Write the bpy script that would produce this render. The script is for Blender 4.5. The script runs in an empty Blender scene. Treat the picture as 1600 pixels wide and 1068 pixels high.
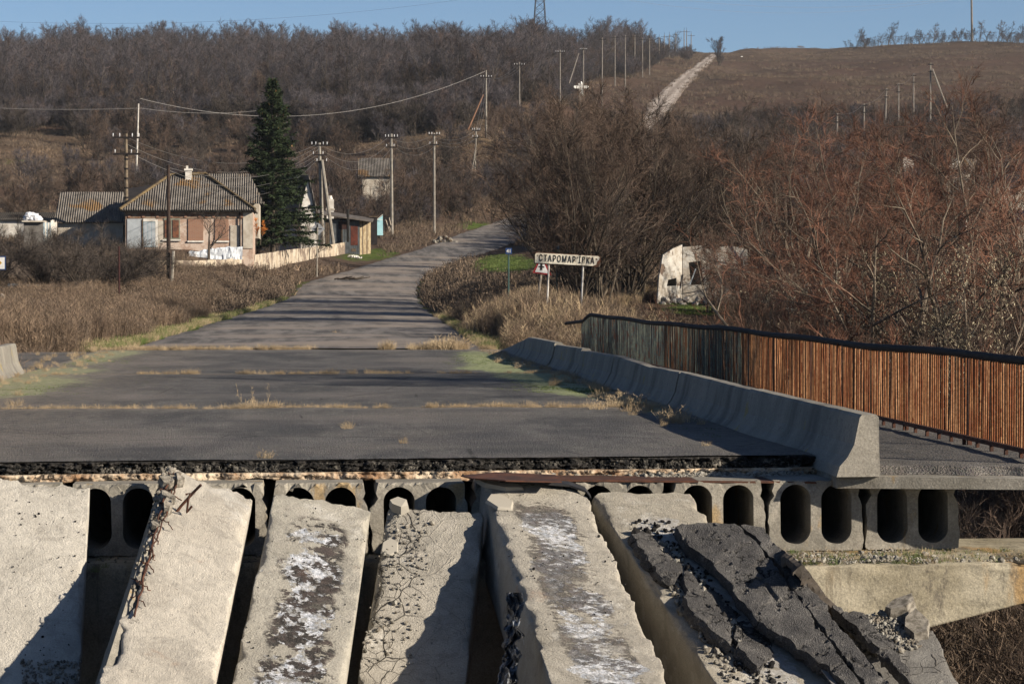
import bpy, bmesh, math, random
import numpy as np
from mathutils import Vector, Matrix, noise as mn
R = math.radians
S = bpy.context.scene
COL = S.collection

# ------------------------------------------------------------------ camera, light, exposure
F = 4030.0                       # focal length in photo pixels (1600 wide)
CAMZ = 1.8
cam_d = bpy.data.cameras.new('camera'); cam = bpy.data.objects.new('camera', cam_d); COL.objects.link(cam)
cam_d.sensor_width = 36; cam_d.lens = F/1600*36; cam_d.clip_start = .3; cam_d.clip_end = 9000
YAW, PITCH = math.atan(320/F), math.atan(88/F)
cam.location = (0, 0, CAMZ)
cam.rotation_euler = (R(90)-PITCH, 0, -YAW)
S.camera = cam
SUN_AZ, SUN_EL = 58.0, 22.0      # azimuth: degrees to the right of straight behind the camera
sd = Vector((math.sin(R(SUN_AZ))*math.cos(R(SUN_EL)), -math.cos(R(SUN_AZ))*math.cos(R(SUN_EL)), math.sin(R(SUN_EL))))
sl = bpy.data.lights.new('sun', 'SUN'); so = bpy.data.objects.new('sun', sl); COL.objects.link(so)
sl.energy = 5.0; sl.angle = R(.53); sl.color = (1.0, .88, .71)
so.rotation_euler = sd.to_track_quat('Z', 'Y').to_euler()
W = bpy.data.worlds.new('World'); S.world = W; W.use_nodes = True
wn = W.node_tree; wn.nodes.clear()
sky = wn.nodes.new('ShaderNodeTexSky'); sky.sky_type = 'NISHITA'; sky.sun_disc = False
sky.sun_elevation = R(SUN_EL)
# nishita: rotation 0 puts the sun at +Y, growing clockwise seen from above
sky.sun_rotation = math.atan2(sd.x, sd.y) % (2*math.pi)
sky.air_density = .72; sky.dust_density = 0.5; sky.ozone_density = 3.5; sky.altitude = 200
bg = wn.nodes.new('ShaderNodeBackground'); bg.inputs[1].default_value = .05
wo = wn.nodes.new('ShaderNodeOutputWorld')
wn.links.new(sky.outputs[0], bg.inputs[0]); wn.links.new(bg.outputs[0], wo.inputs[0])
S.view_settings.view_transform = 'Standard'; S.view_settings.look = 'None'
S.view_settings.exposure = 1.0; S.view_settings.gamma = 1.0; S.view_settings.use_curve_mapping = False
S.render.engine = 'CYCLES'
S.cycles.max_bounces = 5; S.cycles.diffuse_bounces = 3; S.cycles.transparent_max_bounces = 4

rng = random.Random(7)
nr = np.random.RandomState(7)

# ------------------------------------------------------------------ pixel helpers (photo pixels -> world)
CM = Matrix.LocRotScale(cam.location, cam.rotation_euler.to_quaternion(), None)
CR = CM.to_3x3(); CRI = CR.inverted()
def at(px, py, Y):
    d = CR @ Vector(((px-800)/F, -(py-534)/F, -1))
    return cam.location + d*(Y/d.y)
def proj(p):
    q = CRI @ (Vector(p)-cam.location)
    return 800+F*q.x/-q.z, 534-F*q.y/-q.z
CRIn = np.array(CRI)
def projn(P):
    q = (P-np.array([0, 0, CAMZ])) @ CRIn.T
    return 800+F*q[:, 0]/-q[:, 2], 534-F*q[:, 1]/-q[:, 2]
def pxm(Y): return F/Y

# ------------------------------------------------------------------ numpy noise
def _h(ix, iy, s):
    n = (ix*374761393+iy*668265263+s*982451653) & 0x7fffffff
    n = ((n ^ (n >> 13))*1274126177) & 0x7fffffff
    return ((n ^ (n >> 16)) & 0xffff)/65535.0
def vnoise(x, y, s=0):
    x = np.asarray(x, float); y = np.asarray(y, float)
    ix = np.floor(x).astype(np.int64); iy = np.floor(y).astype(np.int64)
    fx = x-ix; fy = y-iy; fx = fx*fx*(3-2*fx); fy = fy*fy*(3-2*fy)
    a = _h(ix, iy, s); b = _h(ix+1, iy, s); c = _h(ix, iy+1, s); d = _h(ix+1, iy+1, s)
    return a+(b-a)*fx+(c-a)*fy+(a-b-c+d)*fx*fy
def fbm(x, y, o=4, s=0):
    t = 0; a = .5; n = 0
    for k in range(o):
        t = t+a*vnoise(np.asarray(x)*2**k, np.asarray(y)*2**k, s+k); n += a; a *= .5
    return t/n*2-1
def sstep(a, b, x):
    t = np.clip((np.asarray(x, float)-a)/(b-a), 0, 1); return t*t*(3-2*t)

# ------------------------------------------------------------------ materials
class NT:
    def __init__(s, name, rough=.9, spec=.2, k=.56):
        s.k = k
        s.m = bpy.data.materials.new(name); s.m.use_nodes = True; s.t = s.m.node_tree; s.t.nodes.clear()
        s.o = s.n('ShaderNodeOutputMaterial'); s.b = s.n('ShaderNodeBsdfPrincipled')
        s.b.inputs['Roughness'].default_value = rough; s.b.inputs['Specular IOR Level'].default_value = spec
        s.t.links.new(s.b.outputs[0], s.o.inputs[0]); s.pos = s.n('ShaderNodeNewGeometry').outputs['Position']
    def n(s, k, **kw):
        x = s.t.nodes.new(k)
        for a, v in kw.items(): setattr(x, a, v)
        return x
    def put(s, sock, v):
        if isinstance(v, bpy.types.NodeSocket): s.t.links.new(v, sock)
        elif isinstance(v, (tuple, list)) and sock.type == 'RGBA': sock.default_value = (*v[:3], 1)
        else: sock.default_value = v
    def map(s, scale=(1, 1, 1), co=None):
        m = s.n('ShaderNodeMapping'); m.inputs['Scale'].default_value = scale; s.put(m.inputs[0], co or s.pos); return m.outputs[0]
    def noise(s, scale, detail=6, rough=.6, co=None, dist=0):
        x = s.n('ShaderNodeTexNoise'); x.inputs['Scale'].default_value = scale; x.inputs['Detail'].default_value = detail
        x.inputs['Roughness'].default_value = rough; x.inputs['Distortion'].default_value = dist; s.put(x.inputs['Vector'], co or s.pos); return x.outputs[0]
    def vor(s, scale, co=None, feat='F1', out=0, rnd=1):
        x = s.n('ShaderNodeTexVoronoi', feature=feat); x.inputs['Scale'].default_value = scale; x.inputs['Randomness'].default_value = rnd
        s.put(x.inputs['Vector'], co or s.pos); return x.outputs[out]
    def ramp(s, f, a, b, lo=0., hi=1.):
        x = s.n('ShaderNodeMapRange'); x.interpolation_type = 'SMOOTHSTEP'; s.put(x.inputs[0], f)
        for i, v in enumerate((a, b, lo, hi)): x.inputs[i+1].default_value = v
        return x.outputs[0]
    def mix(s, f, a, b, mode='MIX'):
        x = s.n('ShaderNodeMix', data_type='RGBA', blend_type=mode); s.put(x.inputs[0], f); s.put(x.inputs[6], a); s.put(x.inputs[7], b); return x.outputs[2]
    def ma(s, op, a, b=0., c=None):
        x = s.n('ShaderNodeMath', operation=op); s.put(x.inputs[0], a); s.put(x.inputs[1], b)
        if c is not None: s.put(x.inputs[2], c)
        return x.outputs[0]
    def attr(s, name):
        x = s.n('ShaderNodeAttribute'); x.attribute_name = name; return x.outputs['Fac']
    def col(s, c): s.put(s.b.inputs['Base Color'], s.mix(1., c, (s.k, s.k, s.k), 'MULTIPLY'))
    def bump(s, h, strength=.5, dist=.02):
        x = s.n('ShaderNodeBump'); x.inputs['Strength'].default_value = strength; x.inputs['Distance'].default_value = dist
        s.put(x.inputs['Height'], h); s.put(s.b.inputs['Normal'], x.outputs[0])
def simple(name, c, c2=None, scale=3., rough=.9, bump=.0, spec=.2, metal=0, thr=(.35, .65), bs=None):
    m = NT(name, rough, spec, .75 if min(c) > .55 else .6); c2 = c2 or tuple(v*.65 for v in c)
    n = m.noise(scale); m.col(m.mix(m.ramp(n, *thr), c2, c)); m.b.inputs['Metallic'].default_value = metal
    if bump: m.bump(m.noise(bs or scale*6), 1, bump)
    return m.m
def plant_mat(name, c, c2, c3=None, objv=.35, k=.68):
    m = NT(name, .95, .1, k)
    oi = m.n('ShaderNodeObjectInfo').outputs['Random']
    a = m.mix(m.ramp(m.noise(1.3, 3), .35, .65), c, c2)
    if c3: a = m.mix(m.ramp(m.noise(.25, 3), .5, .62), a, c3)
    hv = m.n('ShaderNodeHueSaturation'); m.put(hv.inputs['Color'], a); m.put(hv.inputs['Value'], m.ramp(oi, 0, 1, 1-objv, 1+objv)); m.col(hv.outputs[0])
    return m.m

# ------------------------------------------------------------------ mesh helpers
class MB:
    """collects polygons in world coordinates"""
    def __init__(s): s.v = []; s.f = []; s.mi = []; s.k = 0
    def poly(s, pts, k=None):
        b = len(s.v); s.v.extend(tuple(p) for p in pts); s.f.append(tuple(range(b, b+len(pts)))); s.mi.append(s.k if k is None else k)
    def box(s, c, h, ax=None):
        """c centre, h half sizes, ax optional 3x3 matrix (columns = axes)"""
        ax = ax or Matrix.Identity(3); c = Vector(c); b = len(s.v)
        for i in (-1, 1):
            for j in (-1, 1):
                for k in (-1, 1): s.v.append(tuple(c+ax @ Vector((i*h[0], j*h[1], k*h[2]))))
        for q in ((0, 1, 3, 2), (4, 6, 7, 5), (0, 4, 5, 1), (2, 3, 7, 6), (0, 2, 6, 4), (1, 5, 7, 3)):
            s.f.append(tuple(b+i for i in q)); s.mi.append(s.k)
    def bar(s, a, b_, w, h, up=(0, 0, 1)):
        a = Vector(a); b_ = Vector(b_); d = (b_-a); L = d.length; d.normalize()
        x = d.cross(Vector(up)); x = x.normalized() if x.length > 1e-4 else Vector((1, 0, 0)); z = x.cross(d)
        s.box((a+b_)/2, (w/2, L/2, h/2), Matrix((x, d, z)).transposed())
    def tube(s, pts, rad, n=6, cap=True):
        pts = [Vector(p) for p in pts]; rad = [rad]*len(pts) if not hasattr(rad, '__len__') else rad
        b = len(s.v); x = None
        for i, p in enumerate(pts):
            d = (pts[min(i+1, len(pts)-1)]-pts[max(i-1, 0)]).normalized()
            if x is None: x = d.cross(Vector((.13, .97, .2))); x.normalize()
            x = (x-d*x.dot(d)).normalized(); y = d.cross(x)
            for k in range(n):
                t = 2*math.pi*k/n; s.v.append(tuple(p+(x*math.cos(t)+y*math.sin(t))*rad[i]))
        for i in range(len(pts)-1):
            for k in range(n):
                a = b+i*n+k; c = b+i*n+(k+1) % n; s.f.append((a, c, c+n, a+n)); s.mi.append(s.k)
        if cap:
            s.f.append(tuple(b+k for k in range(n-1, -1, -1))); s.mi.append(s.k)
            e = b+(len(pts)-1)*n; s.f.append(tuple(e+k for k in range(n))); s.mi.append(s.k)
    def stone(s, c, r, rn, k=None):
        g = ICO; b = len(s.v); q = [rn.uniform(.6, 1.15) for _ in range(3)]; rot = Matrix.Rotation(rn.uniform(0, 6.28), 3, Vector((rn.gauss(0, 1), rn.gauss(0, 1), rn.gauss(0, 1)+.01)).normalized())
        for v in g[0]:
            w = Vector((v[0]*q[0], v[1]*q[1], v[2]*q[2]))*r*rn.uniform(.75, 1.2); s.v.append(tuple(Vector(c)+rot @ w))
        for f in g[1]: s.f.append(tuple(b+i for i in f)); s.mi.append(s.k if k is None else k)
    def build(s, name, mats, root=None, smooth=False, **props):
        loc = root.matrix_basis.translation if root else Vector((0, 0, 0))
        me = bpy.data.meshes.new(name)
        if root: inv = root.matrix_basis.inverted(); vv = [tuple(inv @ Vector(v)) for v in s.v]
        else: vv = s.v
        me.from_pydata(vv, [], s.f)
        for m in (mats if isinstance(mats, (list, tuple)) else [mats]): me.materials.append(m)
        if any(s.mi): me.polygons.foreach_set('material_index', s.mi)
        if smooth: me.polygons.foreach_set('use_smooth', [True]*len(s.f))
        return link(name, me, root, **props)
def ico():
    t = (1+5**.5)/2; v = [(-1, t, 0), (1, t, 0), (-1, -t, 0), (1, -t, 0), (0, -1, t), (0, 1, t), (0, -1, -t), (0, 1, -t), (t, 0, -1), (t, 0, 1), (-t, 0, -1), (-t, 0, 1)]
    f = [(0, 11, 5), (0, 5, 1), (0, 1, 7), (0, 7, 10), (0, 10, 11), (1, 5, 9), (5, 11, 4), (11, 10, 2), (10, 7, 6), (7, 1, 8), (3, 9, 4), (3, 4, 2), (3, 2, 6), (3, 6, 8), (3, 8, 9), (4, 9, 5), (2, 4, 11), (6, 2, 10), (8, 6, 7), (9, 8, 1)]
    return [tuple(c/1.9 for c in p) for p in v], f
ICO = ico()
def link(name, data, root=None, label=None, cat=None, group=None, kind=None):
    o = bpy.data.objects.new(name, data); COL.objects.link(o)
    if root: o.parent = root
    tag(o, label, cat, group, kind); return o
def tag(o, label=None, cat=None, group=None, kind=None):
    for k, v in (('label', label), ('category', cat), ('group', group), ('kind', kind)):
        if v: o[k] = v
    return o
def thing(name, label, cat, loc=(0, 0, 0), group=None, rot=None):
    o = link(name, None, None, label, cat, group)
    o.matrix_basis = Matrix.LocRotScale(Vector(loc), rot, None); o.empty_display_size = .2
    return o
def grid_mesh(name, P, mat, nx, ny, smooth=True, attrs=None, root=None, uv=None, **props):
    """P (ny*nx,3) row-major"""
    me = bpy.data.meshes.new(name); i = np.arange(ny*nx).reshape(ny, nx)
    q = np.stack([i[:-1, :-1], i[:-1, 1:], i[1:, 1:], i[1:, :-1]], -1).reshape(-1, 4)
    raw_mesh(me, P, q)
    me.materials.append(mat)
    if smooth: me.polygons.foreach_set('use_smooth', np.ones(len(q), bool))
    for k, v in (attrs or {}).items():
        a = me.attributes.new(k, 'FLOAT', 'POINT'); a.data.foreach_set('value', np.asarray(v, np.float32).ravel())
    return link(name, me, root, **props)
def raw_mesh(me, P, q):
    P = np.asarray(P, np.float32); q = np.asarray(q, np.int32); n = q.shape[1]
    me.vertices.add(len(P)); me.vertices.foreach_set('co', P.ravel())
    me.loops.add(q.size); me.loops.foreach_set('vertex_index', q.ravel())
    me.polygons.add(len(q)); me.polygons.foreach_set('loop_start', np.arange(0, q.size, n, dtype=np.int32))
    me.update(calc_edges=True)

# ------------------------------------------------------------------ material set
asphalt = NT('asphalt', .93, .25, 1.3)
_st = asphalt.noise(.8, 6, .65, asphalt.map((1.0, .32, 1))); _big = asphalt.noise(.22, 4)
_c = asphalt.mix(asphalt.ramp(_st, .40, .60), (.045, .045, .047), (.108, .103, .098)); _c = asphalt.mix(asphalt.ramp(asphalt.noise(2.6, 7, .7, asphalt.map((1.2, .45, 1))), .35, .65, 0, .5), _c, (.035, .035, .037))
_c = asphalt.mix(asphalt.ramp(_big, .45, .7), _c, (.125, .113, .105))
_wt = asphalt.noise(.45, 3, .5, asphalt.map((1.6, .06, 1)))
_c = asphalt.mix(asphalt.ramp(_wt, .38, .56, .35, 0), _c, (.05, .05, .052))
_st2 = asphalt.vor(42, out=1); _sg = asphalt.vor(42)
_c = asphalt.mix(asphalt.ramp(_sg, .0, .55, .35, 0), _c, _st2, 'OVERLAY')
_pk = asphalt.vor(4.2); _c = asphalt.mix(asphalt.ramp(_pk, .035, .06, .8, 0), _c, (.55, .54, .5))
_pk2 = asphalt.vor(5.3); _c = asphalt.mix(asphalt.ramp(_pk2, .05, .09, .75, 0), _c, (.016, .015, .015))
_crk = asphalt.vor(.55, asphalt.map((1, .5, 1), None), 'DISTANCE_TO_EDGE'); _cn = asphalt.noise(.3, 2)
_c = asphalt.mix(asphalt.ma('MULTIPLY', asphalt.ramp(_crk, .004, .012, .8, 0), asphalt.ramp(_cn, .52, .6)), _c, (.015, .014, .013))
_g1 = asphalt.noise(34, 3, .7); _c = asphalt.mix(asphalt.ramp(_g1, .38, .62, .45, 0), _c, (.022, .022, .023)); _c = asphalt.mix(asphalt.ramp(_g1, .58, .70, 0, .55), _c, (.24, .23, .215)); _mo = asphalt.attr('moss'); _mm = asphalt.ramp(asphalt.ma('ADD', _mo, asphalt.ma('MULTIPLY', asphalt.ma('SUBTRACT', asphalt.noise(3.4, 9, .8), .5), 2.6)), .55, .85, 0, .9)
_mc = asphalt.mix(asphalt.ramp(asphalt.noise(7, 6), .35, .65), (.11, .135, .055), (.25, .27, .15))
_c = asphalt.mix(_mm, _c, _mc)
_du = asphalt.attr('dust'); _c = asphalt.mix(asphalt.ma('MULTIPLY', _du, asphalt.ramp(asphalt.noise(5, 6, .7), .3, .62)), _c, (.20, .165, .13))
asphalt.col(_c); asphalt.bump(asphalt.ma('ADD', asphalt.ma('ADD', _sg, asphalt.noise(70, 3)), asphalt.noise(6, 6, .7)), 1., .016)
ASPH = asphalt.m
roadm = NT('road_surface', .95, .2, 1.4)
_a = roadm.noise(.8, 7, .68, roadm.map((1.4, .16, 1))); _b = roadm.noise(.12, 5)
_c = roadm.mix(roadm.ramp(_a, .35, .65), (.045, .043, .043), (.125, .115, .108)); _c = roadm.mix(roadm.ramp(_b, .46, .60, 0, .8), _c, (.165, .14, .12))
_far = roadm.attr('dirt'); _c = roadm.mix(_far, _c, roadm.mix(roadm.ma('MULTIPLY', roadm.attr('rut'), roadm.ramp(roadm.noise(.35, 6, .7), .3, .6)), (.13, .105, .088), (.30, .265, .235)))
_pk = roadm.vor(3); _c = roadm.mix(roadm.ramp(_pk, .05, .09, .6, 0), _c, (.4, .38, .35))
roadm.col(_c); roadm.bump(roadm.noise(6, 8, .7), .8, .05)
TAR = NT('tar_crumble', 1.0, .1, .8)
_v = TAR.vor(28, out=1); _e = TAR.noise(14, 8, .75)
_c = TAR.mix(TAR.ramp(_e, .35, .68), (.006, .006, .006), (.075, .07, .066)); _c = TAR.mix(TAR.ramp(TAR.vor(30), .08, .16, .7, 0), _c, (.30, .28, .25))
TAR.col(_c); TAR.bump(_e, 1, .06); TAR = TAR.m
CHUNK = NT('fallen_asphalt', .95, .25, 1.5)
_c = CHUNK.mix(CHUNK.ramp(CHUNK.noise(3, 6), .35, .65), (.035, .034, .035), (.075, .072, .07)); _c = CHUNK.mix(CHUNK.ramp(CHUNK.vor(60), .1, .3, .4, 0), _c, (.14, .13, .125))
_dm = CHUNK.n('ShaderNodeMix', data_type='VECTOR'); _dm.inputs[0].default_value = .35; CHUNK.put(_dm.inputs[4], CHUNK.pos); _dn = CHUNK.n('ShaderNodeTexNoise'); _dn.inputs['Scale'].default_value = 4; _dn.inputs['Detail'].default_value = 8; CHUNK.put(_dn.inputs['Vector'], CHUNK.pos); CHUNK.put(_dm.inputs[5], _dn.outputs['Color']); _k = CHUNK.vor(4.5, _dm.outputs[1], 'DISTANCE_TO_EDGE'); _c = CHUNK.mix(CHUNK.ma('MULTIPLY', CHUNK.ramp(_k, .012, .03, 1, 0), CHUNK.ramp(CHUNK.noise(1.6), .54, .58)), _c, (.004, .004, .004))
_g1 = CHUNK.noise(60, 3, .75); _c = CHUNK.mix(CHUNK.ramp(_g1, .36, .6, .6, 0), _c, (.012, .012, .012)); _c = CHUNK.mix(CHUNK.ramp(_g1, .60, .72, 0, .5), _c, (.22, .21, .20)); CHUNK.col(_c); CHUNK.bump(CHUNK.ma('SUBTRACT', CHUNK.ma('ADD', CHUNK.vor(80), CHUNK.ma('MULTIPLY', CHUNK.noise(7, 10, .75), 2.)), CHUNK.ma('MULTIPLY', CHUNK.ma('MULTIPLY', CHUNK.ramp(_k, .012, .03, 1, 0), CHUNK.ramp(CHUNK.noise(1.6), .54, .58)), 2.)), 1., .014); CHUNK = CHUNK.m

def concrete(name, c1, c2, paint=0., tar=0., cracks=.0, rust=.4, seed=0., holes=.5, tan_=1.0, crackx=0., k=.95):
    m = NT(name, .92, .2, k); co = m.n('ShaderNodeUVMap').outputs[0]
    mp = m.n('ShaderNodeMapping'); mp.inputs['Location'].default_value = (seed, seed*1.7, seed*.3); m.put(mp.inputs[0], co); co2 = mp.outputs[0]
    n1 = m.noise(1.1, 7, .65, co2); n2 = m.noise(9, 8, .7, co2); n3 = m.noise(3.3, 6, .6, co2)
    c = m.mix(m.ramp(n1, .38, .62), c1, c2); c = m.mix(m.ramp(n2, .4, .7, .0, .45), c, tuple(v*.55 for v in c1))
    c = m.mix(m.ramp(n3, .56, .64, 0, .5), c, (.45, .42, .37))
    sep = m.n('ShaderNodeSeparateXYZ'); m.put(sep.inputs[0], co)
    hb = m.ramp(m.vor(14, co2), .05, .16, 1, 0); hole = m.ma('MULTIPLY', hb, m.ramp(m.noise(2.2, 4, .6, co2), .52, .62, 0, holes))
    c = m.mix(hole, c, (.08, .07, .062))
    spk = m.ramp(m.noise(26, 6, .75, co2), .60, .66, 0, .55); c = m.mix(spk, c, (.10, .09, .08))
    if paint or tar:
        # layer of old waterproofing along the middle of the slab
        strip = m.ramp(m.ma('ABSOLUTE', m.ma('SUBTRACT', sep.outputs[0], .52)), .08, .46, 1, 0)
        strip = m.ma('ADD', strip, m.ma('MULTIPLY', m.ma('SUBTRACT', m.noise(3.2, 8, .7, co2), .5), 1.6)); base = m.ma('MULTIPLY', strip, m.ramp(sep.outputs[1], .2, .8, 0, 1))
        pn = m.noise(1.7, 10, .66, co2, .3)
        pm = m.ramp(m.ma('ADD', m.ma('MULTIPLY', base, .62), m.ma('MULTIPLY', m.ma('SUBTRACT', pn, .5), 2.2)), .40, .50)
        pm = m.ma('MULTIPLY', pm, m.ramp(m.noise(13, 9, .8, co2), .40, .52, .12*paint, paint))
        wc = m.mix(m.ramp(m.noise(12, 6, .7, co2), .4, .6), (.80, .82, .88), (.46, .50, .58)); c = m.mix(pm, c, wc)
        tn = m.noise(8.5, 10, .74, m.map((1, tan_, 1), co2), .25); tg_ = m.ramp(m.noise(2.0, 3, .5, co2), .38, .62, -.10, .05)
        tm = m.ma('MULTIPLY', m.ma('MULTIPLY', m.ramp(m.ma('ADD', tn, tg_), .475, .50), m.ramp(base, .30, .55)), tar); c = m.mix(tm, c, m.mix(m.ramp(n2, .4, .6), (.07, .052, .05), (.02, .018, .02)))
    h = m.ma('ADD', m.ma('MULTIPLY', n2, .5), m.noise(55, 5, .7, co2))
    if paint or tar: h = m.ma('SUBTRACT', m.ma('ADD', h, m.ma('MULTIPLY', pm, .5)), m.ma('MULTIPLY', tm, .6))
    h = m.ma('SUBTRACT', h, hole)
    if cracks:
        dd = m.n('ShaderNodeMix', data_type='VECTOR'); dd.inputs[0].default_value = .12; m.put(dd.inputs[4], co2)
        nc = m.n('ShaderNodeTexNoise'); nc.inputs['Scale'].default_value = 3.5; m.put(nc.inputs['Vector'], co2); m.put(dd.inputs[5], nc.outputs['Color'])
        for sc, wd, am in ((2.3, .018, 1.), (7., .03, .8)):
            k = m.ramp(m.vor(sc, dd.outputs[1], 'DISTANCE_TO_EDGE'), wd*.25, wd, 1, 0)
            k = m.ma('MULTIPLY', k, m.ramp(m.noise(.9*sc/2.3, 3, .5, co2), .60-.22*cracks, .66-.22*cracks, 0, am))
            if crackx: k = m.ma('MULTIPLY', k, m.ramp(sep.outputs[0], crackx-.15, crackx+.15, 1, .15))
            c = m.mix(k, c, (.05, .045, .042)); h = m.ma('SUBTRACT', h, m.ma('MULTIPLY', k, 1.5))
    st_ = m.ramp(m.noise(1.9, 9, .72, co2, 1.2), .52, .60, 0, .45); c = m.mix(st_, c, tuple(v*.5 for v in c1)); c = m.mix(m.ramp(m.noise(5.5, 9, .8, co2), .60, .66, 0, .7), c, (.11, .10, .09)); c = m.mix(m.ramp(m.noise(1.2, 8, .7, co2), .58, .66, 0, .5), c, (.62, .60, .56))
    ru = m.ma('MULTIPLY', m.ramp(m.noise(.9, 4, .55, co2), .64, .72), m.ramp(m.noise(6, 6, .7, co2), .35, .65, 0, rust)); c = m.mix(ru, c, (.36, .15, .05))
    g1 = m.noise(70, 3, .75, co2); c = m.mix(m.ramp(g1, .34, .60, .38, 0), c, tuple(v*.45 for v in c1)); c = m.mix(m.ramp(g1, .60, .74, 0, .5), c, (.74, .71, .66))
    m.col(c); m.bump(h, 1., .022); return m.m
C_L = (.56, .53, .475); C_D = (.45, .425, .38)
GREY_C = NT('old_concrete', .93, .2, .8)
_a = GREY_C.noise(1.6, 8, .65); _b = GREY_C.noise(11, 8, .7)
_c = GREY_C.mix(GREY_C.ramp(_a, .35, .65), (.22, .205, .175), (.36, .335, .29)); _c = GREY_C.mix(GREY_C.ramp(_b, .45, .75, 0, .6), _c, (.12, .11, .095))
_c = GREY_C.mix(GREY_C.ramp(GREY_C.noise(2.6, 5, .6, GREY_C.map((1, 1, .35))), .58, .66, 0, .65), _c, (.34, .22, .08))
_g1 = GREY_C.noise(55, 3, .75); _c = GREY_C.mix(GREY_C.ramp(_g1, .34, .60, .4, 0), _c, (.09, .085, .075)); _c = GREY_C.mix(GREY_C.ramp(_g1, .6, .74, 0, .4), _c, (.6, .57, .5)); GREY_C.col(_c); GREY_C.bump(GREY_C.ma('ADD', _b, GREY_C.noise(45, 4)), .6, .009); GREY_C = GREY_C.m
CAPM = NT('lichen_concrete', .93, .2, .78)
_a = CAPM.noise(1.2, 8, .65); _b = CAPM.noise(10, 8, .7)
_c = CAPM.mix(CAPM.ramp(_a, .35, .65), (.30, .265, .19), (.44, .40, .31)); _c = CAPM.mix(CAPM.ramp(_b, .5, .75, 0, .6), _c, (.13, .115, .09))
_c = CAPM.mix(CAPM.ramp(CAPM.noise(1.4, 5, .6, CAPM.map((1.3, 1, .4))), .54, .68, 0, .7), _c, (.40, .23, .07)); _c = CAPM.mix(CAPM.ramp(CAPM.noise(2.2, 8, .75, CAPM.map((1, 1, .5))), .54, .62, 0, .75), _c, (.11, .095, .08)); _c = CAPM.mix(CAPM.ramp(CAPM.noise(2.6, 5, .7, CAPM.map((1, 1, .08))), .56, .64, 0, .6), _c, (.15, .125, .09))
_g1 = CAPM.noise(55, 3, .75); _c = CAPM.mix(CAPM.ramp(_g1, .34, .60, .4, 0), _c, (.09, .085, .075)); _c = CAPM.mix(CAPM.ramp(_g1, .6, .74, 0, .4), _c, (.6, .57, .5)); CAPM.col(_c); CAPM.bump(CAPM.ma('ADD', _b, CAPM.noise(30, 4)), .6, .012); CAPM = CAPM.m
RUST = simple('rusty_steel', (.13, .05, .028), (.06, .028, .02), 5, .85, .004, .3)
DARKMETAL = simple('dark_pipe', (.026, .02, .02), (.014, .011, .012), 8, .8, .003, .2)
def picket_mat(name, cols, sc=3.):
    m = NT(name, .9, .1, .54); oi = m.n('ShaderNodeObjectInfo').outputs['Random']
    cr = m.n('ShaderNodeValToRGB'); e = cr.color_ramp.elements
    while len(e) < len(cols): e.new(.5)
    for i, c in enumerate(cols): e[i].position = i/(len(cols)-1); e[i].color = (*c, 1)
    m.put(cr.inputs[0], m.ma('FRACT', m.ma('ADD', m.ma('MULTIPLY', m.noise(sc, 6, .7), .9), m.ma('MULTIPLY', oi, .55))))
    m.col(m.mix(m.ramp(m.noise(25, 5, .7), .4, .7, 0, .6), cr.outputs[0], (.10, .035, .012))); m.bump(m.noise(70, 4), .8, .004); return m.m
PICK_R = picket_mat('rust_pickets', [(.20, .065, .03), (.40, .16, .065), (.58, .32, .17), (.25, .085, .04), (.48, .25, .12)])
PICK_B = picket_mat('painted_pickets', [(.10, .05, .035), (.07, .11, .13), (.11, .17, .15), (.20, .09, .05), (.20, .24, .2), (.05, .08, .10)])
TWIG_WOOD = plant_mat('wood_twigs', (.066, .062, .074), (.102, .090, .096), (.092, .068, .062))
TWIG_BR = plant_mat('brown_twigs', (.085, .062, .050), (.135, .096, .076), (.066, .054, .048))
TWIG_GREY = plant_mat('grey_twigs', (.055, .046, .042), (.092, .076, .066))
TWIG_RED = plant_mat('red_twigs', (.165, .080, .056), (.215, .108, .074), (.115, .075, .058), .25)
BARK_P = plant_mat('pale_bark', (.25, .205, .16), (.14, .115, .09), None, .2)
BARK_D = plant_mat('dark_bark', (.06, .05, .042), (.11, .09, .072), None, .2)
LEAFP = plant_mat('pale_leaves', (.60, .54, .40), (.42, .36, .24))
WEED = plant_mat('dry_weed', (.20, .145, .105), (.28, .205, .145), (.145, .105, .08), .4)
WEED_D = plant_mat('dark_weed', (.13, .10, .078), (.19, .145, .11), None, .3)
STRAW = plant_mat('straw', (.42, .32, .20), (.52, .41, .27), None, .2)
GRASSG = plant_mat('green_grass', (.10, .15, .04), (.16, .20, .07), None, .3)
NEEDLE = plant_mat('spruce_needles', (.020, .034, .018), (.042, .058, .026), None, .2, 1.)
CONEM = plant_mat('spruce_cones', (.30, .16, .07), (.42, .24, .12), None, .2)
WOODM = simple('weathered_wood', (.16, .12, .085), (.08, .06, .045), 6, .9, .003)
POLEC = simple('pole_concrete', (.36, .335, .30), (.26, .235, .20), 2.5, .9, .003)
POLEW = simple('white_pole_paint', (.66, .64, .60), (.42, .38, .34), 2.5, .8)
CERAM = simple('white_ceramic', (.75, .76, .78), (.6, .62, .66), 5, .3, 0, .5)
BLACKM = simple('black_paint', (.015, .015, .016), (.03, .028, .026), 8, .7)

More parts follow.
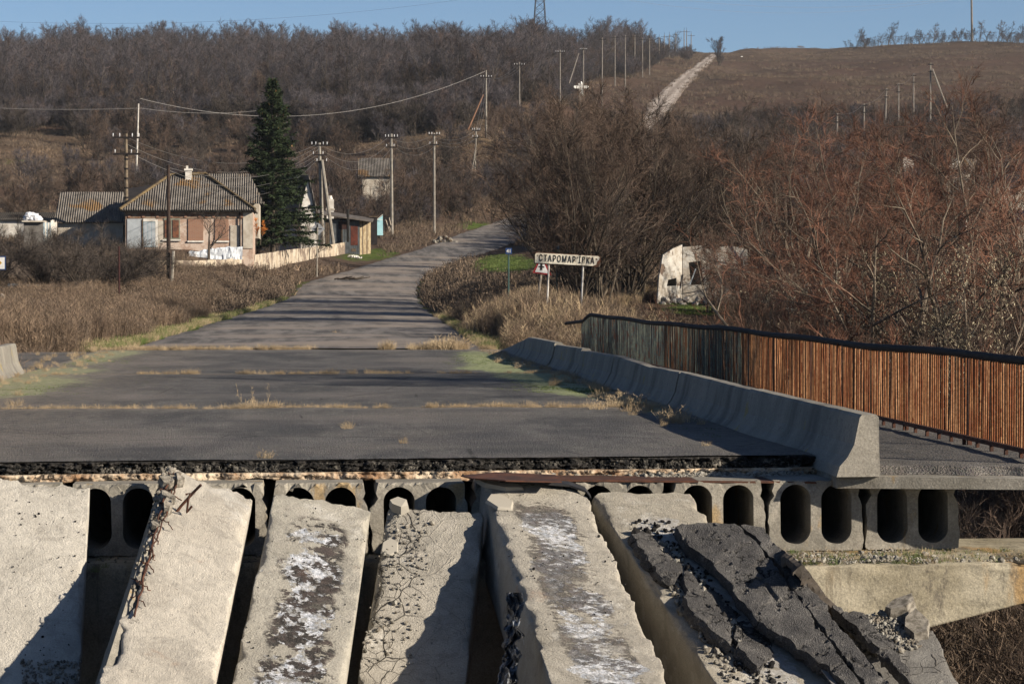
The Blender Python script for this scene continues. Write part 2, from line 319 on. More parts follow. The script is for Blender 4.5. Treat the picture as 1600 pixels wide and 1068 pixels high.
# ------------------------------------------------------------------ terrain
ROAD = [  # Y, px left, px right, py
    (72.6, 172, 776, 546.5), (85, 225, 751, 531), (100, 275, 729, 516.5), (120, 333, 701, 500), (148, 405, 668, 479.5), (172, 452, 656, 462),
    (195, 470, 657, 440), (215, 535, 682, 423), (235, 600, 728, 404), (255, 668, 790, 384), (275, 706, 830, 368),
    (300, 755, 868, 352), (330, 822, 905, 330), (370, 888, 935, 300), (430, 940, 975, 262), (500, 982, 1016, 215),
    (560, 1003, 1040, 183), (620, 1015, 1056, 160), (700, 1042, 1075, 135), (800, 1067, 1092, 115), (930, 1092, 1110, 98), (1060, 1108, 1122, 86.5), (1180, 1116, 1128, 81.5)]
ry = np.array([r[0] for r in ROAD]); rl = []; rr = []; rz = []
for Y, a, b, py in ROAD:
    p = at(a, py, Y); q = at(b, py, Y); rl.append(p.x); rr.append(q.x); rz.append((p.z+q.z)/2)
rl[0], rr[0], rz[0] = -5.5, 5.3, 0.0
rl = np.array(rl); rr = np.array(rr); rz = np.array(rz)
CP = []   # (X, Y, z)
def cz(X, Y, z): CP.append((X, Y, z))
def cp(px, py, Y): p = at(px, py, Y); CP.append((p.x, p.y, p.z))
for i in range(1, len(ROAD)): cz((rl[i]+rr[i])/2, ry[i], rz[i])
for X in (-60, -20, 0, 20, 60):
    cz(X, -40, -6.8); cz(X, 5, -6.6); cz(X, 24, -6.0)
for X, Y, z in ((0, 40, -4.6), (-12, 40, -4.2), (14, 40, -4.0), (-12, 52, -1.6), (0, 56, -2.6), (13, 54, -2.6), (-9, 62, -.35), (0, 68, -.9), (10, 70, -.9), (-9, 72.6, -.15), (0, 74, -.12), (-30, 60, -1.2), (30, 50, -3.2), (26, 75, -1.6), (-60, 60, -2), (60, 60, -3), (8, 80, -.1), (9, 95, .1), (14, 100, -.2), (-14, 95, .1), (-20, 120, .3)): cz(X, Y, z)
for a in ((860, 487, 110), (930, 486, 112), (1095, 476, 118), (1000, 482, 115), (1250, 470, 125), (1500, 470, 125), (800, 420, 170), (870, 398, 190), (760, 408, 200),
          (0, 488, 120), (100, 480, 125), (300, 462, 150), (0, 440, 165), (100, 425, 178), (300, 393, 188), (200, 396, 188), (345, 426, 181), (240, 430, 176), (300, 428, 179), (150, 436, 172), (392, 421, 196), (345, 394, 190), (400, 400, 205), (430, 412, 200), (505, 396, 235), (550, 381, 245), (580, 380, 240),
          (612, 366, 260), (679, 350, 275), (690, 362, 262), (640, 345, 285), (520, 345, 275), (400, 345, 270), (200, 340, 270), (0, 345, 260), (740, 305, 320), (600, 300, 330), (450, 290, 340), (200, 290, 340), (0, 290, 330),
          (760, 220, 384), (813, 192, 433), (880, 155, 485), (650, 225, 390), (500, 230, 400), (300, 225, 410), (100, 228, 400), (0, 225, 400), (-200, 225, 400), (0, 170, 560), (300, 168, 560), (600, 170, 540), (800, 150, 560),
          (0, 130, 700), (400, 128, 700), (800, 120, 700), (0, 99, 950), (200, 97, 950), (500, 96, 950), (700, 97, 950), (900, 92, 950), (1000, 90, 950), (1080, 84, 1050), (-300, 100, 950),
          (1200, 82, 1100), (1300, 79, 1100), (1400, 75, 1100), (1500, 72, 1100), (1600, 71, 1100), (1900, 68, 1100), (1200, 120, 820), (1400, 115, 820), (1600, 110, 820), (1200, 165, 600), (1400, 160, 600), (1600, 158, 600),
          (1200, 215, 440), (1400, 212, 430), (1600, 212, 430), (1900, 212, 430), (1200, 270, 320), (1400, 272, 310), (1600, 275, 310), (1000, 320, 300), (1100, 345, 240), (1300, 345, 230), (1600, 350, 220), (1000, 400, 180), (1300, 410, 170), (1600, 415, 165)): cp(*a)
for X in (-900, -300, 0, 300, 900): cz(X, 1500, 96); cz(X, 2300, 80); cz(X, 4200, 70)
CP = np.array(CP)
def prm(X, Y): return np.stack([X/(Y+70)*2.2, np.log(Y+70)], -1)
def rbfm(a, b):
    d = np.sqrt(((a[:, None, :]-b[None, :, :])**2).sum(-1)+.0009); return d
_A = prm(CP[:, 0], CP[:, 1]); _val = (CP[:, 2]-CAMZ)/(CP[:, 1]+70)
_N = len(_A); _M = np.zeros((_N+3, _N+3)); _M[:_N, :_N] = rbfm(_A, _A)-np.eye(_N)*.004; _M[:_N, _N] = 1; _M[:_N, _N+1:] = _A; _M[_N, :_N] = 1; _M[_N+1:, :_N] = _A.T
_w = np.linalg.solve(_M, np.concatenate([_val, np.zeros(3)]))
def ground(X, Y):
    X = np.atleast_1d(np.asarray(X, float)); Y = np.atleast_1d(np.asarray(Y, float)); sh = X.shape
    x = X.ravel(); y = Y.ravel(); out = np.empty(len(x))
    for i in range(0, len(x), 20000):
        a = prm(x[i:i+20000], y[i:i+20000])
        v = rbfm(a, _A) @ _w[:_N]+_w[_N]+a @ _w[_N+1:]
        out[i:i+20000] = CAMZ+v*(y[i:i+20000]+70)
    far = np.clip(y/300, 0, 2.5)
    out = out+fbm(x/35, y/35, 3, 3)*far*1.2+fbm(x/4, y/4, 3, 5)*.10
    L = np.interp(y, ry, rl); Rr = np.interp(y, ry, rr); Z = np.interp(y, ry, rz)
    d = np.maximum(np.maximum(L-x, x-Rr), 0); k = 1-sstep(.3, 4.5+np.clip(y-300, 0, 300)*.03, d)
    k = k*sstep(70, 74, y)*(1-sstep(1190, 1300, y))
    out = out*(1-k)+(Z-.07)*k
    # under the bridge the ground never reaches the deck slabs
    u = (1-sstep(7.6, 10, np.abs(x)))*(1-sstep(72, 75, y)); out = np.minimum(out, out*(1-u)+u*np.minimum(out, -1.1))
    return out.reshape(sh)
def gz(X, Y): return float(ground(X, Y)[0])
GX, GY = 300, 440
_v = np.linspace(math.log(25), math.log(4100), GY); _yy = np.exp(_v)-70
_u = np.linspace(-.62, .62, GX); XX = _u[None, :]*(_yy[:, None]+70+60); YY = np.repeat(_yy[:, None], GX, 1)
ZZ = ground(XX, YY); GP = np.stack([XX, YY, ZZ], -1).reshape(-1, 3)
pxg, pyg = projn(np.where(GP[:, 1:2] < 2, np.array([[0, 2, 0]]), GP))
gd = np.maximum(np.maximum(np.interp(GP[:, 1], ry, rl)-GP[:, 0], GP[:, 0]-np.interp(GP[:, 1], ry, rr)), 0)
green = np.zeros(len(GP))
for (cx, cy, sx, sy, a) in ((790, 412, 60, 14, 1.0), (735, 352, 45, 8, .8), (560, 402, 60, 10, .6), (1100, 482, 60, 12, .9), (250, 500, 300, 30, .35), (600, 393, 30, 8, .6), (20, 252, 90, 8, .5)):
    green += a*np.exp(-((pxg-cx)/sx)**2-((pyg-cy)/sy)**2)
green += .5*np.exp(-gd/1.2)*(GP[:, 1] < 200)*(GP[:, 1] > 60)
bare = np.exp(-gd/6.)*(GP[:, 1] > 150)*(GP[:, 1] < 330)*.9
for (cx, cy, sx, sy, a) in ((520, 405, 110, 14, .7), (620, 378, 70, 12, .7)): bare += a*np.exp(-((pxg-cx)/sx)**2-((pyg-cy)/sy)**2)
tan = np.zeros(len(GP))
for (cx, cy, sx, sy, a) in ((780, 195, 70, 30, .9), (650, 220, 160, 12, .7), (60, 240, 140, 20, .5), (790, 330, 40, 14, .8), (700, 260, 120, 40, .4), (960, 480, 100, 16, .6)): tan += a*np.exp(-((pxg-cx)/sx)**2-((pyg-cy)/sy)**2)
GM = NT('hillside_ground', 1., .05, .75)
_n1 = GM.noise(.035, 7, .65, GM.map((.35, 1, 1))); _n2 = GM.noise(.9, 7, .7, GM.map((1, .35, 1))); _n3 = GM.noise(.010, 5, .6, GM.map((.25, 1, 1)))
_c = GM.mix(GM.ramp(_n1, .35, .65), (.095, .066, .048), (.155, .112, .082)); _c = GM.mix(GM.ramp(_n3, .42, .6), _c, (.115, .072, .055))
_c = GM.mix(GM.ramp(_n2, .35, .75, 0, .6), _c, (.055, .042, .034))
_c = GM.mix(GM.ma('MULTIPLY', GM.attr('tan'), GM.ramp(_n2, .3, .6)), _c, (.26, .19, .12))
_c = GM.mix(GM.ma('MULTIPLY', GM.attr('bare'), GM.ramp(_n2, .2, .6)), _c, (.115, .085, .068))
_gm = GM.ramp(GM.ma('ADD', GM.attr('green'), GM.ma('SUBTRACT', GM.noise(.7, 6, .7), .5)), .38, .55)
_c = GM.mix(_gm, _c, GM.mix(GM.ramp(_n2, .3, .7), (.07, .105, .028), (.13, .17, .05)))
GM.col(_c); GM.bump(GM.ma('ADD', GM.noise(1.3, 9, .75), GM.ma('MULTIPLY', GM.noise(.12, 5), 2)), 1, .5); GM = GM.m
grid_mesh('ground', GP, GM, GX, GY, attrs={'green': np.clip(green, 0, 1), 'bare': np.clip(bare, 0, 1), 'tan': np.clip(tan, 0, 1)}, kind='structure')
# road: one ribbon from the bridge to the crest, asphalt turning into a dirt track
yv = np.concatenate([np.arange(72.45, 340, 1.2), np.arange(340, 1180, 5)]); cu = np.linspace(0, 1, 17)
L = np.interp(yv, ry, rl); Rr = np.interp(yv, ry, rr); Z = np.interp(yv, ry, rz)
ks = np.ones(9)/9
def sm(a): p = np.pad(a, 4, mode='edge'); r = np.convolve(p, ks, 'valid'); r[:6] = a[:6]; return r
L, Rr, Z = sm(L), sm(Rr), sm(Z)
_f = sstep(330, 450, yv); edgeL = fbm(yv/2.2, yv*0, 4, 11)*.35+_f*(-.2+.8*fbm(yv/22, yv*0, 3, 13)); edgeR = fbm(yv/2.2, yv*0+9, 4, 12)*.35-_f*(-.2+.8*fbm(yv/25, yv*0, 3, 14))
X = (L+edgeL)[:, None]*(1-cu)+(Rr+edgeR)[:, None]*cu
Zr = Z[:, None]+.05*(1-(2*cu-1)**2)+fbm(X/1.5, np.repeat(yv[:, None], 17, 1)/1.5, 3, 8)*.015
Zr[:, 0] -= .12; Zr[:, -1] -= .12
RP = np.stack([X, np.repeat(yv[:, None], 17, 1), Zr], -1).reshape(-1, 3)
grid_mesh('road', RP, roadm.m, 17, len(yv), attrs={'dirt': np.repeat(sstep(290, 380, yv), 17), 'rut': np.tile(np.clip(np.exp(-((cu-.27)/.13)**2)+np.exp(-((cu-.72)/.15)**2), 0, 1), len(yv))}, kind='structure')

# ------------------------------------------------------------------ bridge
DKX0, DKX1 = -5.75, 5.35
bridge = thing('bridge', 'broken concrete road bridge with hollow slab ends showing above its pier', 'bridge', (0, 26, -1))
JOINTS = [26.0, 37.9, 52.6, 72.45]
def edgeY(x): return 26.35+(x+5)*.055+.10*float(fbm(x*1.4, 3.1, 4, 21))+.05*float(fbm(x*9, 7.1, 3, 22))
def asphalt_panel(y0, y1, k):
    nx = 170; xs = np.linspace(DKX0, DKX1, nx); ny = max(60, int((y1-y0)/.16)); ys = np.linspace(0, 1, ny)
    st = np.array([edgeY(x)-.35*0 for x in xs]) if k == 0 else np.full(nx, y0+.035)+fbm(xs*3, xs*0, 3, k)*.03
    en = np.full(nx, y1-.035)+fbm(xs*3, xs*0+4, 3, k+5)*.03
    Y = st[None, :]*(1-ys[:, None])+en[None, :]*ys[:, None]; X = np.repeat(xs[None, :], ny, 0)
    Z = fbm(X/1.3, Y/1.3, 3, 30)*.012+.012*np.cos((Y-y0)/(y1-y0)*math.pi*2)
    moss = np.zeros_like(X)
    for (cx, cy, sx, sy, a) in ((-5.0, 44, .9, 3, 1.0), (-5.4, 49, 1.6, 2.6, 1.1), (-5.3, 54.5, 1.3, 2.6, 1.15), (-5.6, 38.5, .7, 2.5, .7), (-5.2, 63, .8, 6, .9), (-5.0, 70, 1.0, 4, .8),
                                (4.6, 44, .75, 3.4, 1.1), (4.5, 51, .9, 4, 1.15), (4.4, 60, .9, 6, 1.1), (5.0, 38, .45, 4, .9), (4.5, 68, .8, 4, .8), (3.6, 56, .8, 2, .6)):
        moss += a*np.exp(-((X-cx)/sx)**2-((Y-cy)/sy)**2)
    dust = .55*np.exp(-(np.abs(X-DKX0)/1.1)**2)+.5*np.exp(-(np.abs(X-DKX1)/.7)**2)+.5*np.exp(-((Y-y0)/.25)**2)*(k > 0)+.5*np.exp(-((Y-y1)/.5)**2)+.3*np.exp(-((X+4)/1.6)**2)
    o = grid_mesh('asphalt_panel', np.stack([X, Y, Z], -1).reshape(-1, 3)-np.array(bridge.location), ASPH, nx, ny, attrs={'moss': np.clip(moss, 0, 1.3), 'dust': np.clip(dust, 0, 1)}, root=bridge)
    return xs, st, en, Z
xs0, st0, en0, Z0 = asphalt_panel(JOINTS[0], JOINTS[1], 0)
asphalt_panel(JOINTS[1], JOINTS[2], 1); asphalt_panel(JOINTS[2], JOINTS[3], 2)
# crumbling edge of the asphalt: ragged face with overhangs, in two lips
def lip(z0, z1, yoff, rough, name, mat, x0=DKX0, x1=DKX1, seed=0, step=.012, nz=12, skip=None):
    nx = int((x1-x0)/step); xs = np.linspace(x0, x1, nx); base = np.array([edgeY(x) for x in xs])
    T = np.linspace(0, 1, nz)
    Xg = np.repeat(xs[None, :], nz, 0); B = np.repeat(base[None, :], nz, 0); Tg = np.repeat(T[:, None], nx, 1)
    big = fbm(Xg*1.7, Tg*1.3, 3, 40+seed); sm_ = fbm(Xg*11, Tg*3.5, 3, 50+seed); fin = fbm(Xg*38, Tg*9, 2, 60+seed)
    Yg = B+yoff+rough*(big*.9+sm_*.6+fin*.35)*sstep(0, .1, Tg)
    Zg = z0+(z1-z0)*Tg+.02*fbm(Xg*6, Tg*4, 3, 70+seed)*sstep(0, .15, Tg)+.03*Tg*fbm(Xg*2, 0*Xg, 3, 80+seed)
    P = np.stack([Xg, Yg, Zg], -1)
    P = np.concatenate([np.stack([Xg[:1], B[:1]+.02, Zg[:1]*0+z0], -1), P, np.stack([Xg[:1], B[:1]+.6, Zg[-1:]], -1)], 0)
    return grid_mesh(name, P.reshape(-1, 3)-np.array(bridge.location), mat, nx, nz+2, smooth=False, root=bridge)
lip(.0, -.105, -.03, .12, 'asphalt_edge', TAR, seed=1)
TOPC = NT('rusty_topping', .95, .1, 1.05)
_a = TOPC.noise(4, 8, .7); _c = TOPC.mix(TOPC.ramp(_a, .35, .65), (.20, .12, .07), (.46, .39, .30)); _c = TOPC.mix(TOPC.ramp(TOPC.noise(9, 6, .7), .53, .6), _c, (.05, .04, .032)); TOPC.col(_c); TOPC.bump(_a, 1, .05); TOPC = TOPC.m
lip(-.115, -.20, -.12, .06, 'concrete_topping', TOPC, seed=2, nz=7)
DTAR = NT('dark_aggregate', 1., .1, 1.); DTAR.col(DTAR.mix(DTAR.ramp(DTAR.noise(13, 2), .45, .7), (.012, .012, .012), (.13, .12, .105))); DTAR = DTAR.m
mb = MB()
for i in range(5200):
    x = rng.uniform(DKX0, DKX1-.15); t = rng.random(); g = .03+.10*max(0, mn.fractal(Vector((x*1.1, 2, 0)), 1, 2, 3)+.3); r_ = rng.uniform(.006, .02)*(1 if rng.random() < .9 else 2.2)
    mb.stone((x, edgeY(x)-.02-g*t, -.03-t*(.12+.05*mn.noise(Vector((x*1.3, 0, 0))))), r_, rng)
mb.build('crumbled_asphalt', DTAR, bridge, kind='stuff')
# hollow slabs (front span) with two oval voids each
def hollow_slab(xc, y0, y1, rn, damage=0.):
    bm = bmesh.new(); w = .485; zt, zb = -.185, -.905
    prof = [(-w+.045, zt), (w-.045, zt), (w-.03, zt-.10), (w-.055, zt-.16), (w, zt-.26), (w, zb+.02), (w-.02, zb), (-w+.02, zb), (-w, zb+.02), (-w, zt-.26), (-w+.055, zt-.16), (-w+.03, zt-.10)]
    def oval(cx):
        a, h = .158, .148; pts = []
        for k in range(28):
            t = 2*math.pi*k/28; x = a*math.cos(t); z = a*math.sin(t); z += h if z > 0 else -h
            pts.append((cx+x, -.535+z))
        return pts
    fine = []
    for i in range(len(prof)):
        a = prof[i]; b = prof[(i+1) % len(prof)]; n = max(1, int(math.dist(a, b)/.04))
        for k in range(n):
            t = k/n; fine.append((a[0]+(b[0]-a[0])*t, a[1]+(b[1]-a[1])*t))
    loops = [fine, oval(-.212), oval(.212)]
    sd_ = rn.uniform(0, 50)
    def mk(pts, Y, jit, hole):
        out = []
        for (x, z) in pts:
            f = mn.fractal(Vector((x*6+sd_, z*6, xc)), 1, 2, 4)*jit; g = mn.fractal(Vector((x*6, z*6+sd_, 7)), 1, 2, 4)
            cx = 0 if not hole else (.212 if x > 0 else -.212); s_ = 1-(f if not hole else -f*.6)
            up = damage*max(0, (z+.45)/.3)*abs(g)*.5
            out.append(bm.verts.new((xc+cx+(x-cx)*s_, Y+g*jit*.2+up*.1, z-(up*.25 if not hole and z > -.3 else 0))))
        return out
    es = []; vl = []
    for i, lp in enumerate(loops):
        vs = mk(lp, y0, .035+.05*damage, i > 0); vl.append(vs)
        es += [bm.edges.new((vs[k], vs[(k+1) % len(vs)])) for k in range(len(vs))]
    bmesh.ops.triangle_fill(bm, use_beauty=True, edges=es)
    for i, (lp, vs) in enumerate(zip(loops, vl)):
        prev = vs
        for Y in (y0+.05, y0+.25, y1):
            nx_ = [bm.verts.new((xc+x, Y, z)) for (x, z) in lp]
            for k in range(len(vs)):
                k2 = (k+1) % len(vs); bm.faces.new((prev[k], prev[k2], nx_[k2], nx_[k]))
            prev = nx_
    bmesh.ops.recalc_face_normals(bm, faces=bm.faces)
    bmesh.ops.translate(bm, vec=-Vector(bridge.location), verts=bm.verts)
    me = bpy.data.meshes.new('hollow_slab'); bm.to_mesh(me); bm.free(); me.materials.append(GREY_C)
    return link('hollow_slab', me, bridge)
for k in range(13):
    xc = (1440-480)/155-1.012*k
    hollow_slab(xc, 26.0+rng.uniform(-.03, .05), 37.6, rng, damage=(0.45 if k < 3 else .9))
mb = MB()      # solid back end of the voids and the two spans behind
mb.box((.1, 37.75, -.55), (6.6, .1, .36)); mb.build('end_diaphragm', GREY_C, bridge)
mb = MB(); mb.box((.1, 45.2, -.55), (6.6, 7.3, .35)); mb.build('span_slab', GREY_C, bridge)
mb = MB(); mb.box((.1, 62.5, -.55), (6.6, 9.9, .35)); mb.build('span_slab', GREY_C, bridge)
mb = MB(); mb.box((-.2, 49.9, -.13), (5.5, 22.5, .05)); mb.build('deck_topping', TAR, bridge)
# sidewalks: cantilever slab with its own asphalt
def sidewalk(side):
    x0, x1 = (5.35, 8.05) if side > 0 else (-8.05, -5.75)
    pr = [(x0, -.13), (x1, -.13), (x1, -.235), (x0, -.255)]
    n = 60; mb = MB()
    ys = [26.05]+[26.05+(72.45-26.05)*k/24 for k in range(1, 25)]
    for i in range(len(ys)-1):
        a, b = ys[i], ys[i+1]
        if i == 0: A = [(x, a-(.75*(x-x0)/(x1-x0) if side > 0 else .1)-.25, z) for x, z in pr]
        else: A = [(x, a, z) for x, z in pr]
        B = [(x, b, z) for x, z in pr]
        for k in range(4): k2 = (k+1) % 4; mb.poly([A[k], A[k2], B[k2], B[k]])
        if i == 0: mb.poly(A[::-1])
    mb.build('sidewalk_slab', GREY_C, bridge)
    nx, ny = 60, 330; xs = np.linspace(x0+.02, x1-.05, nx); yn = np.linspace(0, 1, ny)
    st = 26.1-(.75*(xs-x0)/(x1-x0) if side > 0 else 0)+fbm(xs*4, xs*0, 4, 90)*.14+.02
    Y = st[None, :]*(1-yn[:, None])+72.4*yn[:, None]; X = np.repeat(xs[None, :], ny, 0); Z = -.045+fbm(X*2, Y*2, 3, 91)*.01
    Z[0] = -.128; Y[0] += -.01
    grid_mesh('sidewalk_asphalt', np.stack([X, Y, Z], -1).reshape(-1, 3)-np.array(bridge.location), ASPH, nx, ny, smooth=False, attrs={'moss': X*0, 'dust': X*0+.15}, root=bridge)
sidewalk(1); sidewalk(-1)
# pier cap with haunched ends, column, ledge of dirt and moss
def noisy_poly_beam(name, prof_fn, x0, x1, y0, y1, mat, nx=220, amp=.02, seed=0, nz=26):
    """front face displaced; prof_fn(x)->(ztop,zbot)"""
    xs = np.linspace(x0, x1, nx); T = np.linspace(0, 1, nz); zt = np.array([prof_fn(x)[0] for x in xs]); zb = np.array([prof_fn(x)[1] for x in xs])
    rows = []
    rows.append(np.stack([xs, xs*0+y1, zt], -1)); rows.append(np.stack([xs, xs*0+(y0+y1)/2, zt+fbm(xs*3, xs*0, 3, seed)*.02], -1))
    for t in T:
        y = y0+.62*(1-sstep(3.0, 3.7, xs))+amp*fbm(xs*3, xs*0+t*3, 4, seed+1)+amp*.7*fbm(xs*14, xs*0+t*9, 3, seed+2)+(.10*np.maximum(0, fbm(xs*2.3, xs*0+4, 4, seed+5)) if t < .12 else 0)
        rows.append(np.stack([xs, y, zt*(1-t)+zb*t-(0.05*np.abs(fbm(xs*5, xs*0, 4, seed+4)) if t < .01 else 0)], -1))
    rows.append(np.stack([xs, xs*0+y1, zb], -1)); rows.append(rows[0])
    P = np.stack(rows, 0)
    return grid_mesh(name, P.reshape(-1, 3)-np.array(bridge.location), mat, nx, len(rows), smooth=False, root=bridge)
def capprof(x): return (-.915, min(-1.25, -2.75+max(0, x-1.0)*.24 if x > 1 else (-2.75+max(0, -x-1)*.24)))
noisy_poly_beam('pier_cap', capprof, -8.3, 8.6, 24.75, 27.2, CAPM, seed=100)
mb = MB(); mb.box((0, 26, -4.6), (2.8, .7, 2.1)); mb.build('pier_column', GREY_C, bridge)
for Y in (37.9, 52.6):
    mb = MB(); mb.box((0, Y, -1.35), (7.2, .8, .43)); mb.build('pier_cap', CAPM, bridge)
    mb = MB(); mb.box((0, Y, -4.2), (2.8, .6, 2.4)); mb.build('pier_column', GREY_C, bridge)
mb = MB(); mb.box((0, 73.3, -1.6), (8.2, .8, 1.4)); mb.build('abutment', GREY_C, bridge)
mb = MB()
for i in range(1500):
    x = (rng.uniform(3.6, 8.4) if i % 3 == 0 else rng.gauss(5.0, .6)) if i % 4 else rng.uniform(-7, 3.6); y = rng.triangular(24.75, 26.1, 24.9)+(.6 if x < 3.4 else 0); r_ = rng.uniform(.005, .018)*(1 if rng.random() < .93 else 2.4)
    mb.stone((x, y, -.915+r_*.3+.05*max(0, mn.noise(Vector((x*2, y*2, 0))))), r_, rng)
GRAV = NT('gravel', .95, .2, .5); GRAV.col(GRAV.mix(GRAV.ramp(GRAV.noise(17, 2), .35, .65), GRAV.mix(GRAV.ramp(GRAV.noise(7, 3), .4, .6), (.10, .095, .085), (.30, .26, .21)), (.50, .48, .43))); GRAV = GRAV.m; mb.build('gravel_ledge', GRAV, bridge, kind='stuff')
mb = MB()
for i in range(2600):
    x = rng.uniform(2.1, 5.2); t = rng.random()
    if rng.random() > sstep(2.0, 3.4, x)+.15: continue
    y = edgeY(x)-.02-.28*t*(1 if x > 3.4 else .5); r_ = rng.uniform(.010, .026)*(1 if rng.random() < .93 else 1.8)
    mb.stone((x, y, -.165-.03*t+rng.uniform(-.03, .03)*(1-t)), r_, rng)
mb.build('gravel_layer', GRAV, bridge, kind='stuff')
mb = MB(); xs = [2.2+.2*k for k in range(16)]
mb.box((3.75, 26.33, -.192), (1.45, .33, .010), Matrix.Rotation(R(.8), 3, 'Y')); mb.build('joint_plate', RUST, bridge)
# near side of the bridge, where the photographer stands
near = thing('bridge_approach_span', 'standing near span of the same road bridge behind the camera', 'bridge span', (0, -5, -1))
mb = MB(); mb.box((.1, -5, -.5), (8, 14, .4)); mb.build('deck', ASPH, near); mb = MB(); mb.box((0, 7.5, -3.9), (3, .7, 3)); mb.build('pier_column', GREY_C, near)

# ------------------------------------------------------------------ fallen slabs
def slab(name, label, TL, TR, BR, BL, mat, ext=2.6, thick=.74, chip=.03, seed=0, chipL=None, endchip=.05, top=0, mats=None):
    TL, TR, BR, BL = [Vector(v) for v in (TL, TR, BR, BL)]
    root = thing(name, label, 'concrete slab', (TL+TR)/2)
    lenL = (BL-TL).length; dirL = (BL-TL)/lenL; dirR = (BR-TR).normalized()
    nrm = ((TR-TL).cross(BL-TL)).normalized()
    if nrm.z < 0: nrm = -nrm
    wid = (TR-TL).length; Ltot = lenL*ext
    s = np.concatenate([np.arange(0, lenL*1.12, .018), np.linspace(lenL*1.13, Ltot, 30)]); ns = len(s)
    nt, nsd = 64, 26
    a = np.linspace(0, 1, nt); kinds = [(t, 0.) for t in a]+[(1., d) for d in np.linspace(0, 1, nsd)[1:]]+[(t, 1.) for t in np.linspace(1, 0, 6)[1:]]+[(0., d) for d in np.linspace(1, 0, nsd)[1:-1]]
    T = np.array([k[0] for k in kinds]); D = np.array([k[1] for k in kinds]); m = len(kinds)
    TLn, TRn, dl, dr, nn = [np.array(v) for v in (TL, TR, dirL, dirR, nrm)]
    sg = np.repeat(s[:, None], m, 1); Tg = np.repeat(T[None], ns, 0); Dg = np.repeat(D[None], ns, 0)
    # end raggedness: the far end retreats with noise
    er = endchip*(.6+fbm(Tg*4, Dg*2, 4, seed+9)+.6*fbm(Tg*13, Dg*5, 3, seed+10))*np.exp(-sg/.12)
    sg2 = sg+np.maximum(er, 0)
    P = TLn*(1-Tg[..., None])+TRn*Tg[..., None]+(dl*(1-Tg[..., None])+dr*Tg[..., None])*sg2[..., None]-nn*(Dg*thick)[..., None]
    inw = (TRn-TLn)/wid
    # edge chips
    for side, cc in ((0, chipL if chipL is not None else chip), (1, chip)):
        de = (Tg if side == 0 else 1-Tg)*wid; dz = Dg*thick
        near_ = np.exp(-(de+dz)/.05)
        c = cc*(np.maximum(0, fbm(sg*3.1, 0*sg+side*7, 4, seed+side)+.25)*2.2+.35*np.abs(fbm(sg*19, 0*sg, 3, seed+3+side)))
        c = c*near_
        P += (inw*(1 if side == 0 else -1))[None, None]*c[..., None]*.9-nn*(c*.75)[..., None]
    h = .006*fbm(sg*5, Tg*5+Dg*3, 4, seed+5)+.004*fbm(sg*28, Tg*28+Dg*9, 3, seed+6)
    P += nn*(h*(Dg < .02))[..., None]
    # mesh: closed loop cross-section
    i = np.arange(ns*m).reshape(ns, m); j = np.roll(i, -1, 1)
    q = np.stack([i[:-1], j[:-1], j[1:], i[1:]], -1).reshape(-1, 4)
    me = bpy.data.meshes.new('concrete_body'); V = P.reshape(-1, 3)-np.array(root.location)
    # end cap as an inner fan ring
    cen = P[0].mean(0)-np.array(root.location)-np.array(dirL)*-.03
    V = np.concatenate([V, cen[None]]); ci = len(V)-1
    cap = np.stack([i[0], np.full(m, ci), np.full(m, ci), j[0]], -1)
    me.vertices.add(len(V)); me.vertices.foreach_set('co', V.astype(np.float32).ravel())
    tri = np.stack([i[0], j[0], np.full(m, ci)], -1)
    loops = np.concatenate([q.ravel(), tri.ravel()]).astype(np.int32)
    me.loops.add(len(loops)); me.loops.foreach_set('vertex_index', loops)
    ls = np.concatenate([np.arange(len(q))*4, len(q)*4+np.arange(m)*3]).astype(np.int32)
    me.polygons.add(len(ls)); me.polygons.foreach_set('loop_start', ls); me.update(calc_edges=True)
    uvl = me.uv_layers.new(name='UVMap'); U = np.concatenate([(Tg+np.where(Tg > .5, 1, -1)*Dg*.8).ravel(), [.5]]); Vv = np.concatenate([(sg).ravel(), [-.4]])
    uvl.data.foreach_set('uv', np.stack([U[loops]*wid, Vv[loops]], -1).astype(np.float32).ravel())
    me.materials.append(mat); me.validate()
    body = link('concrete_body', me, root)
    def pt(t, sv, up=0.): return (TL.lerp(TR, t)+dirL.lerp(dirR, t)*sv)+nrm*up
    return root, pt, nrm, body
SLAB_RN = random.Random(4)
s1 = slab('fallen_slab', 'pale fallen bridge slab cut by the left edge of the photo', at(-42, 741, 25.75), at(141, 757, 25.75), at(125, 1068, 23.35), at(-62, 1068, 23.35), concrete('slab_concrete_a', C_L, C_D, seed=3, rust=.25, holes=.9, k=.95), seed=11, chip=.026, endchip=.08)
s2 = slab('fallen_slab', 'tilted fallen slab with a broken left edge and bare rusty reinforcement', at(262, 728, 25.9), at(397, 772, 25.6), at(336, 1068, 21.95), at(152, 1068, 21.75), concrete('slab_concrete_b', (.57, .53, .465), (.50, .46, .40), seed=8, rust=.6, k=.95), seed=21, chip=.03, chipL=.10, endchip=.10)
s3 = slab('fallen_slab', 'fallen slab with white and black waterproofing patches, third from the left', at(430, 762, 25.75), at(580, 795, 25.55), at(541, 1068, 22.3), at(361, 1068, 22.3), concrete('slab_concrete_c', (.45, .425, .37), (.36, .34, .295), 1, 1., seed=15), seed=31, chip=.026, endchip=.07)
s4 = slab('fallen_slab', 'lowest fallen slab, deeply cracked and mostly in the shade of its neighbour', at(605, 787, 25.5), at(757, 800, 25.4), at(728, 1068, 23.55), at(557, 1068, 23.55), concrete('slab_concrete_d', (.40, .375, .33), (.33, .31, .27), seed=22, cracks=.75, crackx=.38), seed=41, chip=.03, chipL=.05)
